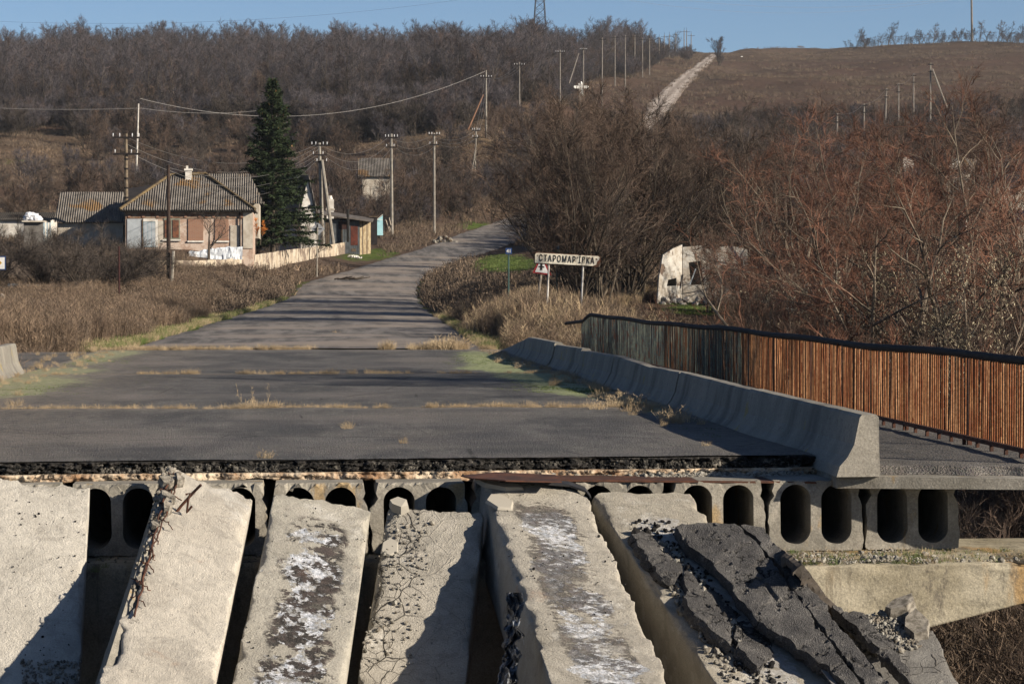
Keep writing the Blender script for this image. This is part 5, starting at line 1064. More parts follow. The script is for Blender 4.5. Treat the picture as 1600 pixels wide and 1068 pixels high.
gable_front('white_gabled_house', 'small cream gabled house glimpsed through the red shrubs at the right', 205, 1479, 1508, 238, 262, 290, WHITE, SLATE, 8, ((1490, 266, 1496, 274),), turn=.5)
gable_house('slate_house', 'grey roofed house at the right edge seen through red twigs', 195, 1558, 1640, 250, 285, PALE, SLATE, 8, ((1580, 292, 1590, 304),))
gable_house('blue_roofed_outbuilding', 'outbuilding with a deep blue roof at the right edge, mostly hidden by twigs', 165, 1582, 1650, 330, 345, PALE, simple('blue_roof', (.06, .10, .22), (.045, .08, .18), 2, .6), 5)
gable_front('whitewashed_shed', 'tiny whitewashed shed left of the cream gabled house on the right slope', 230, 1411, 1423, 240, 247, 262, WHITE, SLATE, 4, turn=.3)
gable_house('far_left_house', 'low dark roofed house behind the booth at the left edge', 215, -30, 78, 333, 342, WHITE, simple('dark_roof', (.05, .045, .042), (.08, .07, .06), 2), 6)
# white roadside cross on the slope, white stone by the track
cr = thing('roadside_cross', 'white stone cross with a rounded top above the bare trees', 'cross', Vector((at(908, 150, 520).x, 520, gz(at(908, 150, 520).x, 520)))); CW = simple('cross_white', (.84, .84, .82), (.74, .74, .72), 2, .6)
c = at(908, 137, 520); mb = MB(); mb.box((c.x, 520, c.z+.1), (1.3, .14, .28)); mb.build('arm', CW, cr); mb = MB(); mb.box((c.x, 520, (c.z-1.6+c.z+.9)/2), (.34, .16, 1.25)); mb.build('shaft', CW, cr)
mb = MB(); [mb.stone((c.x+dx*1.25, 519.95, c.z+dz), .33, rng) for dx, dz in ((0, .95), (-.32, .62), (.32, .62), (-1.0, .1), (1.0, .1), (0, .6))]; mb.build('carved_top', CW, cr)
mb = MB(); h0 = gz(c.x, 520)-.3; mb.box((c.x, 520, (h0+c.z-1.6)/2), (.7, .7, abs(c.z-1.6-h0)/2+.05)); mb.build('pedestal', PALE, cr)
c = at(1159, 90.5, 1000); ms = thing('marker_stone', 'small white marker on the bare slope right of the dirt track', 'marker', (c.x, 1000, c.z-1)); mb = MB(); mb.box(c, (.35, .3, .6)); mb.build('block', CW, ms)
# ------------------------------------------------------------------ signs
SIGNW = NT('sign_face', .6, .3, .72); _c = SIGNW.mix(SIGNW.ramp(SIGNW.noise(2.5, 5), .35, .65), (.74, .70, .60), (.62, .56, .45)); _c = SIGNW.mix(SIGNW.ramp(SIGNW.noise(4.5, 6, .7), .60, .66), _c, (.22, .10, .045)); SIGNW.col(_c); SIGNW = SIGNW.m
SY = 95.
tl, tr, br, bl_ = at(836, 396, SY), at(936.5, 400, SY), at(935, 415.5, SY), at(836, 410.5, SY)
sg = thing('town_sign', 'white town name sign with Cyrillic lettering on two white posts', 'road sign', Vector(((tl.x+br.x)/2, SY, gz(7.8, SY))))
def prism(pts, th, name, mat, root, kind=None):
    mb = MB(); q = [Vector(p)+Vector((0, th, 0)) for p in pts]; mb.poly(pts); mb.poly(q[::-1])
    for k in range(len(pts)): mb.poly([pts[k], q[k], q[(k+1) % len(pts)], pts[(k+1) % len(pts)]])
    return mb.build(name, mat, root)
W2 = lambda px, py, dy=0: at(px, py, SY+dy)
prism([W2(837.5, 395.5), W2(841, 395), W2(934, 400), W2(937, 402), W2(936, 406), W2(932.5, 409), W2(933, 413), W2(926, 415.5), W2(836, 410.5), W2(836, 398)], .05, 'plate', SIGNW, sg)
prism([W2(835, 397, .06), W2(838, 393.5, .06), W2(938, 399.5, .06), W2(938.5, 408, .06), W2(934, 416.8, .06), W2(834.5, 412, .06)], .03, 'rusty_backing', RUST, sg)
def text(body, p, size, mat, root, roll=0., ext=.004, sx=1., name='lettering', bold=0., sp=1., wide=0.):
    cu_ = bpy.data.curves.new(name, 'FONT'); cu_.body = body; cu_.size = size; cu_.align_x = 'CENTER'; cu_.align_y = 'CENTER'; cu_.extrude = ext; cu_.offset = bold; cu_.space_character = sp
    tmp = bpy.data.objects.new(name, cu_); COL.objects.link(tmp); bpy.context.view_layer.update(); me = bpy.data.meshes.new_from_object(tmp.evaluated_get(bpy.context.evaluated_depsgraph_get()))
    bpy.data.objects.remove(tmp); me.materials.clear(); me.materials.append(mat); o = link(name, me, root); o.location = Vector(p)-root.location; o.rotation_euler = (R(90), roll, 0)
    if wide: xs_ = [v.co.x for v in me.vertices]; sx = wide/(max(xs_)-min(xs_))
    o.scale = (sx, 1, 1); return o
_roll = math.atan2(5, 97)
text('СТАРОМАР’ЇВКА', W2(885.5, 405.6, -.012), .33, BLACKM, sg, _roll, .004, .90, bold=.004, sp=1.3, wide=2.06)
for x in (857.5, 911): mb = MB(); p = W2(x+.6, 402, .09); q = W2(x-1.5, 450, .09); mb.tube([p, Vector((q.x-.08, q.y, gz(q.x, SY)-.2))], .035, 8); mb.build('post', WHITE, sg)
mb = MB()
for cx_, cy_, s_ in ((932, 405, 1.), (840, 399, .7), (933, 412, .8)):
    mb.poly([W2(cx_+s_*2.2*math.cos(a)*(1 if k % 2 else .55), cy_+s_*1.6*math.sin(a)*(1 if k % 2 else .6), -.004) for k, a in enumerate([2*math.pi*k/9 for k in range(9)])])
mb.build('rust_hole', RUST, sg)
TY = 99.
tg = thing('warning_sign', 'red bordered triangular warning sign with a black cross, half behind the town sign', 'road sign', Vector((at(846, 430, TY).x, TY, gz(7.6, TY))))
SR = simple('sign_red', (.38, .035, .04), (.28, .03, .035), 4, .5); SWW = simple('sign_white', (.70, .70, .70), (.6, .6, .6), 4, .5)
W3 = lambda px, py, dy=0: at(px, py, TY+dy)
prism([W3(832, 426), W3(846, 398), W3(862, 430)], .03, 'plate', SR, tg); prism([W3(836, 424.4, -.01), W3(846.2, 403, -.01), W3(857.5, 427.2, -.01)], .008, 'white_field', SWW, tg)
prism([W3(844.6, 411, -.02), W3(848, 411, -.02), W3(847.4, 422, -.02), W3(844, 421.6, -.02)], .006, 'cross_symbol', BLACKM, tg); prism([W3(842, 415.2, -.025), W3(850.6, 416.2, -.025), W3(850.4, 418, -.025), W3(842, 417, -.025)], .004, 'cross_symbol', BLACKM, tg)
mb = MB(); mb.tube([W3(845.5, 429, .06), W3(838, 462, .06)+Vector((0, 0, -.6))], .045, 6); mb.build('post', LW, tg)
KY = 106.
km = thing('kilometre_sign', 'small dark blue kilometre plate with white number 41 on a thin post', 'road sign', Vector((at(795, 425, KY).x, KY, gz(at(795, 425, KY).x, KY)))); KB = simple('sign_blue', (.03, .07, .20), (.025, .055, .16), 5, .5); GP_ = simple('green_post', (.07, .13, .12), (.05, .09, .09), 5)
prism([at(790, 397, KY), at(800, 397, KY), at(800, 387.5, KY), at(790, 387.5, KY)], .03, 'plate', KB, km); text('41', at(795, 392.4, KY-.01), .20, SWW, km, bold=.003, sx=1.)
mb = MB(); q = at(794.6, 398, KY+.05); mb.tube([q+Vector((0, 0, .15)), Vector((q.x, q.y, gz(q.x, KY)-.2))], .035, 6); mb.build('post', GP_, km)
hp = thing('small_blue_sign', 'small blue and yellow plate peeping over the top of the town sign', 'road sign', Vector((at(870, 425, 112).x, 112, gz(at(870, 425, 112).x, 112))))
mb = MB(); c = at(870.5, 391, 112); prism([at(865.5, 399, 112), at(874.5, 399, 112), at(874.5, 390, 112), at(866, 391, 112)], .03, 'lower_plate', simple('plate_teal', (.10, .24, .26), (.30, .36, .14), 7), hp); prism([at(866.5, 389.5, 112.02), at(875, 389, 112.02), at(873, 383, 112.02), at(868, 384.5, 112.02)], .03, 'upper_plate', simple('plate_blue', (.04, .10, .20), (.12, .16, .2), 5), hp)
mb.tube([Vector((c.x, 112.06, c.z)), Vector((c.x, 112.06, gz(c.x, 112)-.1))], .03, 6); mb.build('post', GP_, hp)
DY = 205.
dg = thing('diamond_sign', 'grey diamond shaped sign on a pale post in front of the braced pole', 'road sign', Vector((at(496, 410, DY).x, DY, gz(at(496, 410, DY).x, DY)))); DGM = simple('sign_back', (.34, .36, .40), (.24, .25, .28), 2, .5, 0, .4)
prism([at(485.5, 357.5, DY), at(496.5, 368.5, DY), at(507.5, 357.5, DY), at(496.5, 347, DY)], .03, 'plate', DGM, dg); mb = MB(); mb.bar(at(490, 357.5, DY-.02), at(503, 357.5, DY-.02), .06, .05); mb.bar(at(496.5, 350, DY-.03), at(496.5, 360, DY-.03), .05, .05); mb.build('bracket', DARKMETAL, dg)
mb = MB(); q = at(496, 355, DY-.08); mb.tube([q, Vector((q.x-.06, q.y, gz(q.x, DY)-.2))], .06, 7); mb.build('post', POLEC, dg)
LY = 118.
lg = thing('edge_sign', 'white plate with a blue border and yellow mark at the left edge of the photo', 'road sign', Vector((at(0, 470, LY).x, LY, gz(at(0, 470, LY).x, LY))))
prism([at(-12, 421.5, LY), at(9, 421.5, LY), at(9, 400, LY), at(-12, 400, LY)], .03, 'plate', KB, lg); prism([at(-10.5, 420, LY-.01), at(7.3, 420, LY-.01), at(7.3, 401.8, LY-.01), at(-10.5, 401.8, LY-.01)], .008, 'white_field', SWW, lg)
prism([at(-5, 410.5, LY-.02), at(-1, 414.5, LY-.02), at(3, 410.5, LY-.02), at(-1, 406.5, LY-.02)], .006, 'yellow_mark', simple('sign_yellow', (.60, .36, .04), (.5, .3, .04), 5), lg); mb = MB(); q = at(-4, 420, LY+.05); mb.tube([q+Vector((0, 0, .4)), Vector((q.x, q.y, gz(q.x, LY)-.2))], .04, 7); mb.build('post', POLEC, lg)
mb = MB(); q = at(186, 385, 131); mb.tube([q, Vector((q.x, 131, gz(q.x, 131)-.1))], .045, 6); mb.build('metal_post', simple('dark_red_post', (.07, .025, .025), (.05, .02, .02), 5), None, label='thin dark red metal post in the weeds beside the round shrub', cat='post')
# rubble, debris
rb = thing('rubble_heap', 'heap of broken concrete at the roadside below a pole', 'rubble', at(705, 360, 262)); 
for i in range(40):
    px = rng.uniform(685, 722); mb = MB(); p = at(px-6, 0, 262); z = gz(p.x, 262)-.1; mb.stone((p.x, 262+rng.uniform(-1, 1), z+rng.uniform(0, .9)*max(.15, 1-abs(px-700)/22)), rng.uniform(.10, .34), rng); mb.build('chunk', GREY_C if i % 4 else WOODM, rb)
wd = thing('white_debris', 'scatter of white broken blocks beside the end of the yard wall', 'rubble', at(552, 394, 236))
for i in range(22): mb = MB(); p = at(rng.uniform(544, 564), 0, 234); mb.stone((p.x, 234+rng.uniform(-1.5, 1.5), gz(p.x, 234)+.05), rng.uniform(.1, .24), rng); mb.build('block', WHITE, wd)
fb = thing('fallen_branch', 'dark broken branches lying across the left side of the road', 'branch', at(540, 437, 196)); mb = MB()
for i in range(14):
    p = at(rng.uniform(516, 560), 437, 196); p.z = float(np.interp(196, ry, rz))+.15; mb.tube([p, p+Vector((rng.uniform(.3, 1.4), rng.uniform(-.8, .8), rng.uniform(0, .25)))], [.06, .03], 4)
mb.build('branches', BARK_D, fb)

# ------------------------------------------------------------------ vegetation
def sliver(V, Fc, p, d, L, w, rn):
    b = len(V); s_ = d.cross(Vector((rn.gauss(0, 1), rn.gauss(0, 1), rn.gauss(0, 1)))); s_.normalize(); e = p+d*L
    m = p+d*L*.5+Vector((rn.gauss(0, .05), rn.gauss(0, .05), rn.gauss(0, .04)))*L
    V += [tuple(p+s_*w/2), tuple(p-s_*w/2), tuple(m-s_*w*.35), tuple(m+s_*w*.35), tuple(e)]; Fc += [(b, b+1, b+2, b+3), (b+3, b+2, b+4)]
def tube_pts(V, Fc, pts, rs, n):
    b = len(V); x = None
    for i, p in enumerate(pts):
        d = (pts[min(i+1, len(pts)-1)]-pts[max(i-1, 0)]).normalized()
        if x is None: x = d.cross(Vector((.3, .9, .2))).normalized()
        x = (x-d*x.dot(d)).normalized(); y = d.cross(x)
        for k in range(n): t = 6.2832*k/n; V.append(tuple(p+(x*math.cos(t)+y*math.sin(t))*rs[i]))
    for i in range(len(pts)-1):
        for k in range(n): k2 = (k+1) % n; Fc.append((b+i*n+k, b+i*n+k2, b+(i+1)*n+k2, b+(i+1)*n+k))
def wob(p, d, L, n, j, grav, rn):
    pts = [p.copy()]; d = d.copy()
    for i in range(n): d = (d+Vector((rn.gauss(0, j), rn.gauss(0, j), rn.gauss(0, j)*.6+grav))).normalized(); p = p+d*L/n; pts.append(p.copy())
    return pts
def spread(d, ang, rn):
    ax = d.orthogonal().normalized(); ax.rotate(Matrix.Rotation(rn.uniform(0, 6.28), 3, d)); q = d.copy(); q.rotate(Matrix.Rotation(ang, 3, ax)); return q
def tree_mesh(seed, stems=1, h=10., r=.12, lean=.1, clear=.3, limbs=8, br=7, tw=8, sub=2, tl=.7, twd=.02, up=.05, ang=.75, llen=.45, leaves=0, sub2=0, jit=.12):
    rn = random.Random(seed); TV, TF, CV, CF, LV, LF = [], [], [], [], [], []
    for s_ in range(stems):
        a = rn.uniform(0, 6.28); ln = abs(rn.gauss(lean, lean*.5)) if stems > 1 else rn.uniform(0, lean)
        d0 = Vector((math.cos(a)*ln, math.sin(a)*ln, 1)).normalized(); H = h*rn.uniform(.75, 1.) if stems > 1 else h
        p0 = Vector((math.cos(a)*.25*min(1, stems-1), math.sin(a)*.25*min(1, stems-1), -.15)); n = 10
        st = wob(p0, d0, H, n, jit*.6, .01, rn); tube_pts(TV, TF, st, [r*(1-i/n*.88)*rn.uniform(.95, 1.05) for i in range(n+1)], 6)
        for l in range(limbs):
            t = clear+(1-clear)*(l+rn.random()*.8)/limbs; i = min(n-1, int(t*n)); p = st[i].lerp(st[i+1], t*n-i); dd = (st[i+1]-st[i]).normalized()
            L1 = H*llen*(1-.62*t)*rn.uniform(.7, 1.2); d1 = spread(dd, ang*rn.uniform(.7, 1.25), rn); d1.z += .15; d1.normalize()
            q = wob(p, d1, L1, 5, jit, up, rn); rr_ = r*(1-t*.8)*.62; tube_pts(TV, TF, q, [rr_*(1-k/5*.8) for k in range(6)], 4)
            for b in range(br):
                tb = .2+.8*(b+rn.random())/br; i2 = min(4, int(tb*5)); pb = q[i2].lerp(q[i2+1], tb*5-i2); d2 = spread((q[i2+1]-q[i2]).normalized(), rn.uniform(.35, .95), rn)
                L2 = L1*.5*(1.15-tb*.6)*rn.uniform(.6, 1.2); bq = wob(pb, d2, L2, 3, jit*1.2, up*1.2, rn); tube_pts(CV, CF, bq, [max(twd*.8, rr_*.38)*(1-k/3*.6) for k in range(4)], 3)
                for w in range(tw):
                    tw_ = .1+.9*(w+rn.random())/tw; i3 = min(2, int(tw_*3)); pw_ = bq[i3].lerp(bq[i3+1], tw_*3-i3); d3 = spread((bq[i3+1]-bq[i3]).normalized(), rn.uniform(.2, .9), rn); d3.z += up*2; d3.normalize(); LL = tl*rn.uniform(.5, 1.2)
                    sliver(CV, CF, pw_, d3, LL, twd, rn)
                    for u in range(sub):
                        d4 = spread(d3, rn.uniform(.3, .9), rn); pp = pw_+d3*LL*rn.uniform(.2, .9); sliver(CV, CF, pp, d4, LL*.6, twd*.7, rn)
                        for u2 in range(sub2): sliver(CV, CF, pp+d4*LL*.6*rn.uniform(.2, .9), spread(d4, rn.uniform(.3, .9), rn), LL*.38, twd*.6, rn)
                    if leaves and rn.random() < leaves:
                        for _ in range(3): sliver(LV, LF, pw_+d3*LL*rn.random(), spread(Vector((0, 0, -1)), rn.uniform(.2, 1.2), rn), .11, .03, rn)
    out = []
    for nm, V, Fc in (('trunk', TV, TF), ('crown', CV, CF), ('leaves', LV, LF)):
        if V: me = bpy.data.meshes.new(nm); me.from_pydata(V, [], Fc); out.append(me)
        else: out.append(None)
    return out
def setm(ms, *mats):
    for m, mt in zip(ms, mats):
        if m: m.materials.clear(); m.materials.append(mt)
    return ms
def mk_tree(ms, name, label, cat, X, Y, sc, rot, group, sink=.1, szz=1.):
    z = gz(X, Y)-sink; root = thing(name, label, cat, (X, Y, z), group); root.rotation_euler = (0, 0, rot); root.scale = (sc, sc, sc*szz)
    for m in ms:
        if m: o = link(m.name.split('.')[0], m, root)
        if m and o.name.startswith('leaves'): o['kind'] = 'stuff'
    return root
def joined(ms, mats):
    """one mesh with several materials, for instancing far away"""
    V = []; Fc = []; MI = []
    for k, m in enumerate(ms):
        if not m: continue
        b = len(V); V += [tuple(v.co) for v in m.vertices]; Fc += [tuple(b+i for i in p.vertices) for p in m.polygons]; MI += [k]*len(m.polygons)
    me = bpy.data.meshes.new('plant'); me.from_pydata(V, [], Fc); [me.materials.append(x) for x in mats]; me.polygons.foreach_set('material_index', MI); return me
def scatter(name, meshes, P, rot, scl, idx, label, cat, kind='stuff'):
    """one object: points carrying instances of the given meshes"""
    col_ = bpy.data.collections.new(name+'_sources')
    for k, m in enumerate(meshes): col_.objects.link(bpy.data.objects.new('%s_%02d' % (name, k), m))
    me = bpy.data.meshes.new(name); me.vertices.add(len(P)); me.vertices.foreach_set('co', np.asarray(P, np.float32).ravel())
    for nm, ty, v in (('rot', 'FLOAT', rot), ('idx', 'INT', idx)): a = me.attributes.new(nm, ty, 'POINT'); a.data.foreach_set('value', np.asarray(v, np.float32 if ty == 'FLOAT' else np.int32))
    a = me.attributes.new('scl', 'FLOAT_VECTOR', 'POINT'); a.data.foreach_set('vector', np.asarray(scl, np.float32).ravel())
    o = link(name, me, None, label=label, cat=cat, kind=kind)
    g = bpy.data.node_groups.new(name, 'GeometryNodeTree'); g.interface.new_socket('Geometry', in_out='INPUT', socket_type='NodeSocketGeometry'); g.interface.new_socket('Geometry', in_out='OUTPUT', socket_type='NodeSocketGeometry')
    N = g.nodes.new; gi = N('NodeGroupInput'); go = N('NodeGroupOutput'); ip = N('GeometryNodeInstanceOnPoints'); ci = N('GeometryNodeCollectionInfo')
    ci.inputs[0].default_value = col_; ci.inputs[1].default_value = True; ci.inputs[2].default_value = True; ip.inputs['Pick Instance'].default_value = True
    def na(nm, ty): x = N('GeometryNodeInputNamedAttribute'); x.data_type = ty; x.inputs[0].default_value = nm; return x.outputs[0]
    cx = N('ShaderNodeCombineXYZ'); l = g.links.new
    l(gi.outputs[0], ip.inputs['Points']); l(ci.outputs[0], ip.inputs['Instance']); l(na('idx', 'INT'), ip.inputs['Instance Index']); l(na('rot', 'FLOAT'), cx.inputs[2]); l(cx.outputs[0], ip.inputs['Rotation']); l(na('scl', 'FLOAT_VECTOR'), ip.inputs['Scale']); l(ip.outputs[0], go.inputs[0])
    md = o.modifiers.new('scatter', 'NODES'); md.node_group = g; return o
def clump(seed, n=60, h=1., rad=.35, w=.012, fuzz=3, lean=.25, mat=WEED, heads=True):
    rn = random.Random(seed); V, Fc = [], []
    for i in range(n):
        a = rn.uniform(0, 6.28); q = rad*math.sqrt(rn.random()); p = Vector((math.cos(a)*q, math.sin(a)*q, -.05)); d = Vector((math.cos(a)*rn.gauss(lean*.5, lean), math.sin(a)*rn.gauss(lean*.5, lean), 1)).normalized(); L = h*rn.uniform(.55, 1.1)
        sliver(V, Fc, p, d, L, w, rn)
        for k in range(fuzz): pp = p+d*L*rn.uniform(.35, .98); sliver(V, Fc, pp, spread(d, rn.uniform(.3, 1.1), rn), L*rn.uniform(.10, .26), w*.9, rn)
    me = bpy.data.meshes.new('clump'); me.from_pydata(V, [], Fc); me.materials.append(mat); return me
def arr(P, smin, smax, nvar, zs=(1, 1)):
    n = len(P); s_ = nr.uniform(smin, smax, n); return nr.uniform(0, 6.28, n), np.stack([s_, s_, s_*nr.uniform(zs[0], zs[1], n)], -1), nr.randint(0, nvar, n)
def roadd(x, y): return np.maximum(np.interp(y, ry, rl)-x, x-np.interp(y, ry, rr))

# woods on the hill
wt = [tree_mesh(100+k, 1, 11.5, .15, .12, .22, 9, 6, 8, 1, .95, .034, .06, .62, .42) for k in range(4)]+[tree_mesh(110+k, 3, 9, .10, .16, .15, 6, 6, 7, 1, .85, .034, .06, .6, .42) for k in range(2)]
wj = [joined(m[:2], (BARK_D, TWIG_WOOD if k != 5 else TWIG_BR)) for k, m in enumerate(wt)]
def sample(n, umin, umax, y0, y1):
    Y = np.exp(nr.uniform(math.log(y0), math.log(y1), n)); px = nr.uniform(umin, umax, n); X = (px-480)/F*Y; return X, Y
wood_edge = lambda px: np.interp(px, [-400, 0, 120, 300, 420, 520, 640, 720, 780, 840, 900, 960, 1010, 1050, 1085], [196, 196, 196, 192, 190, 188, 192, 185, 178, 160, 140, 118, 104, 94, 86])
X, Y = sample(8500, -330, 1100, 455, 1150); Z = ground(X, Y); px, py = projn(np.stack([X, Y, Z], -1))
ok = (py < wood_edge(px)+4*np.sin(px/23.)) & (px < 1084) & (roadd(X, Y) > 14) & ~((px > 1000) & (Y > 1120))
Pw = np.stack([X, Y, Z], -1)[ok]; a_, b_, c_ = arr(Pw, .55, 1.08, 6)
_tx, _ty = projn(Pw); b_ *= np.where(_tx > 1020, .72, 1.)[:, None]; b_ *= (1+.18*np.sin(_tx/31.)*np.sin(_tx/13.+1))[:, None]
scatter('bare_wood', wj, Pw, a_, b_, c_, 'mass of bare grey brown trees covering the hill up to the skyline', 'wood')
# understorey along the foot of the wood and over the slope
sh = [tree_mesh(130+k, 6, 3.6, .035, .42, .12, 6, 5, 7, 1, .6, .022, .08, .7, .42) for k in range(3)]
shb = joined(sh[0][:2], (BARK_D, TWIG_BR)); shg = joined(sh[1][:2], (BARK_D, TWIG_GREY)); shw = joined(sh[2][:2], (BARK_D, TWIG_WOOD)); shr = joined(sh[0][:2], (BARK_D, TWIG_RED))
X, Y = sample(9000, -300, 1150, 400, 1000); Z = ground(X, Y); px, py = projn(np.stack([X, Y, Z], -1)); e = wood_edge(px)
ok = (py < e+np.where(px < 470, 14, np.where(px < 735, 46, 6))+8*np.sin(px/17.)) & (py > e-60) & (px < 1086) & (roadd(X, Y) > 4)
Pw = np.stack([X, Y, Z], -1)[ok][:3600]; a_, b_, c_ = arr(Pw, .8, 1.7, 3)
scatter('wood_edge_shrubs', [shw, shg, shw], Pw, a_, b_, c_, 'dense grey shrubs along the foot of the hillside wood', 'shrubs')
def on_mask(px, py, blobs):
    m = np.zeros(len(px))
    for cx, cy, sx, sy, a in blobs: m += a*np.exp(-((px-cx)/sx)**2-((py-cy)/sy)**2)
    return m
X, Y = sample(15000, -250, 1900, 195, 520); Z = ground(X, Y); px, py = projn(np.stack([X, Y, Z], -1))
dens = on_mask(px, py, [(640, 330, 110, 22, 1.), (560, 335, 70, 40, .8), (300, 300, 120, 22, .45), (165, 245, 30, 20, .35), (40, 310, 120, 20, .35), (250, 225, 60, 8, .5), (790, 300, 60, 35, .8), (800, 240, 40, 25, .6), (1230, 270, 110, 60, 1.), (1400, 250, 220, 55, 1.), (1020, 260, 90, 60, .8), (1100, 350, 300, 50, 1.), (1560, 215, 110, 30, .8), (350, 230, 120, 18, .5), (690, 300, 60, 20, .5), (880, 200, 50, 30, .6)])
house_zone = (Y < 262) & (px > 70) & (px < 620)
ok = (nr.uniform(0, 1, len(px)) < dens*.55+.02) & (roadd(X, Y) > 3) & ~house_zone & (py < 372) & ~((px > 560) & (px < 612) & (py > 255) & (Y < 300))
Pw = np.stack([X, Y, Z], -1)[ok]; a_, b_, c_ = arr(Pw, .55, 1.5, 4)
scatter('hillside_shrubs', [shb, shg, shb, shw], Pw, a_, b_, c_, 'brown bare shrubs scattered over the slope above the village', 'shrubs')
# tufts over every open slope
tf = [clump(200+k, 26, .55, .7, .045, 2, .5, (WEED, WEED_D, WEED_D)[k]) for k in range(3)]
X, Y = sample(60000, -120, 1720, 130, 1120); Z = ground(X, Y); px, py = projn(np.stack([X, Y, Z], -1))
ok = (roadd(X, Y) > np.where(Y > 380, -1.2, .6)) & ~((py < wood_edge(px)-6) & (px < 1086)) & ~((px > 190) & (px < 600) & (py > 372) & (py < 420)) & (nr.uniform(0, 1, len(px)) < np.where(Y < 330, 1., .8))
ok &= ~((px > 742) & (px < 850) & (py > 385) & (py < 434))
hum = vnoise(X/14., Y/60., 77)
ok &= nr.uniform(0, 1, len(px)) < .35+.65*sstep(.3, .7, hum)
Pw = np.stack([X, Y, Z], -1)[ok]; a_, b_, c_ = arr(Pw, .6, 1.5, 3)
c_ = np.where(on_mask(px[ok], py[ok], [(780, 195, 70, 30, 1.), (650, 222, 160, 10, 1.), (60, 240, 140, 16, .6), (790, 335, 40, 14, 1.), (700, 262, 110, 34, .5)]) > nr.uniform(.2, 1, ok.sum()), 0, np.where(c_ == 0, nr.randint(0, 3, len(c_)), c_))
scatter('dry_hill_grass', tf, Pw, a_, b_*np.where(Pw[:, 1] > 500, 1.4, 1.)[:, None], c_, 'dry brown grass and weeds on the open slopes', 'grass')
X, Y = sample(2600, 395, 640, 196, 300); Z = ground(X, Y); px, py = projn(np.stack([X, Y, Z], -1))
yd = (roadd(X, Y) > 5) & ((nr.uniform(0, 1, len(px)) < .30)) & ~((px > 484) & (px < 604) & (Y < 252) & (Y > 228)) & (py < np.interp(px, [380, 432, 550], [400, 392, 378]))
Pw = np.stack([X, Y, Z], -1)[yd]; a_, b_, c_ = arr(Pw, .35, .8, 3); scatter('yard_brush', [shg, shb, shw], Pw, a_, b_, c_, 'dark bare brush filling the yards between spruce and shed', 'shrubs')
# weed thickets near the bridge
wd_ = [clump(220+k, 70, 1.25, .42, .012, 5, .16, (WEED, WEED, WEED_D, STRAW)[k]) for k in range(4)]
def thicket(name, xs, ys, n, lab, pick=(0, 1, 2), cond=None, s=(.7, 1.1)):
    Y = nr.uniform(*ys, n); X = nr.uniform(*xs, n); k = cond(X, Y); X, Y = X[k], Y[k]; Z = ground(X, Y); Pw = np.stack([X, Y, Z], -1); a_, b_, c_ = arr(Pw, s[0], s[1], len(pick)); hm = (.45+.75*vnoise(X/2.2, Y/5., 31))*np.where((name == 'weed_thicket') & (X < 0) & (Y > 95), .72, 1.); b_[:, 2] *= hm
    scatter(name, [wd_[i] for i in pick], Pw, a_, b_, c_, lab, 'weeds')
def lcond(X, Y): d = np.interp(Y, ry, rl)-X; d = np.where(Y < 72.6, -6.6-X, d); return (d > np.where(Y < 72.6, .1, 1.2+.8*np.sin(Y/3.))) & (X > -1*(Y*.135+4)) & (nr.uniform(0, 1, len(X)) < np.where(Y < 110, 1, .6))
thicket('weed_thicket', (-24, -5), (56, 181), 11500, 'thick belt of dry brown weeds along the left roadside', (0, 1, 2), lcond)
def rcond(X, Y): d = X-np.interp(Y, ry, rr); return ((X/Y < .118) | (Y < 84)) & (d > np.where(Y < 74, 0.9, .6+.5*np.sin(Y/4.))) & (d < np.where(Y > 104, 5., 13-(Y-74)*.03))
thicket('weed_thicket', (4.5, 22), (72.8, 122), 4200, 'big dense clump of pale dry weeds below the town sign', (0, 1, 0, 2, 3), rcond, (.8, 1.15))
thicket('weed_bank', (7, 40), (100, 150), 3600, 'tan dry weeds in front of the white ruin', (0, 3, 1), lambda X, Y: (X-np.interp(Y, ry, rr) > 4) & (X < Y*.3) & ((Y > 119) | (X/Y < .13) | (X/Y > .175)), (.3, .5))
thicket('ravine_weeds', (8.3, 16), (20, 60), 2600, 'dark tangled weeds on the bank right of the broken bridge', (2, 2, 0), lambda X, Y: X > 8.3, (.9, 1.6))
wds = [clump(240+k, 45, .5, .3, .010, 3, .45, (GRASSG, STRAW)[k]) for k in range(2)]
Y = np.concatenate([nr.uniform(56, 165, 2600), nr.uniform(73, 130, 900)]); side = np.r_[np.ones(2600), np.zeros(900)]
X = np.where(side > 0, np.where(Y < 72.6, -6.3, np.interp(Y, ry, rl))-np.abs(nr.normal(0, .8, len(Y)))+.3, np.interp(Y, ry, rr)+np.abs(nr.normal(0, .5, len(Y)))-.3)
Z = np.where(roadd(X, Y) < 0, np.interp(Y, ry, rz), ground(X, Y)); Pw = np.stack([X, Y, Z], -1); a_, b_, c_ = arr(Pw, .25, .6, 2); c_ = (nr.uniform(0, 1, len(c_)) < .45).astype(int)
scatter('verge_grass', wds, Pw, a_, b_, c_, 'short green and straw coloured grass at the road edges', 'grass')
# green grass carpets beside the road
lawn = [clump(260+k, 60, .16, .5, .014, 0, .5, GRASSG) for k in range(2)]
X, Y = sample(9000, 600, 1200, 105, 320); Z = ground(X, Y); px, py = projn(np.stack([X, Y, Z], -1)); ok = on_mask(px, py, [(790, 412, 55, 14, 1.), (735, 352, 45, 8, .8), (1100, 482, 60, 10, .9)]) > nr.uniform(.2, .8, len(X)); ok &= roadd(X, Y) > .1
Pw = np.stack([X, Y, Z], -1)[ok]; a_, b_, c_ = arr(Pw, .8, 1.3, 2); scatter('green_lawn', lawn, Pw, a_, b_, c_, 'bright green grass patches right of the bend', 'grass')
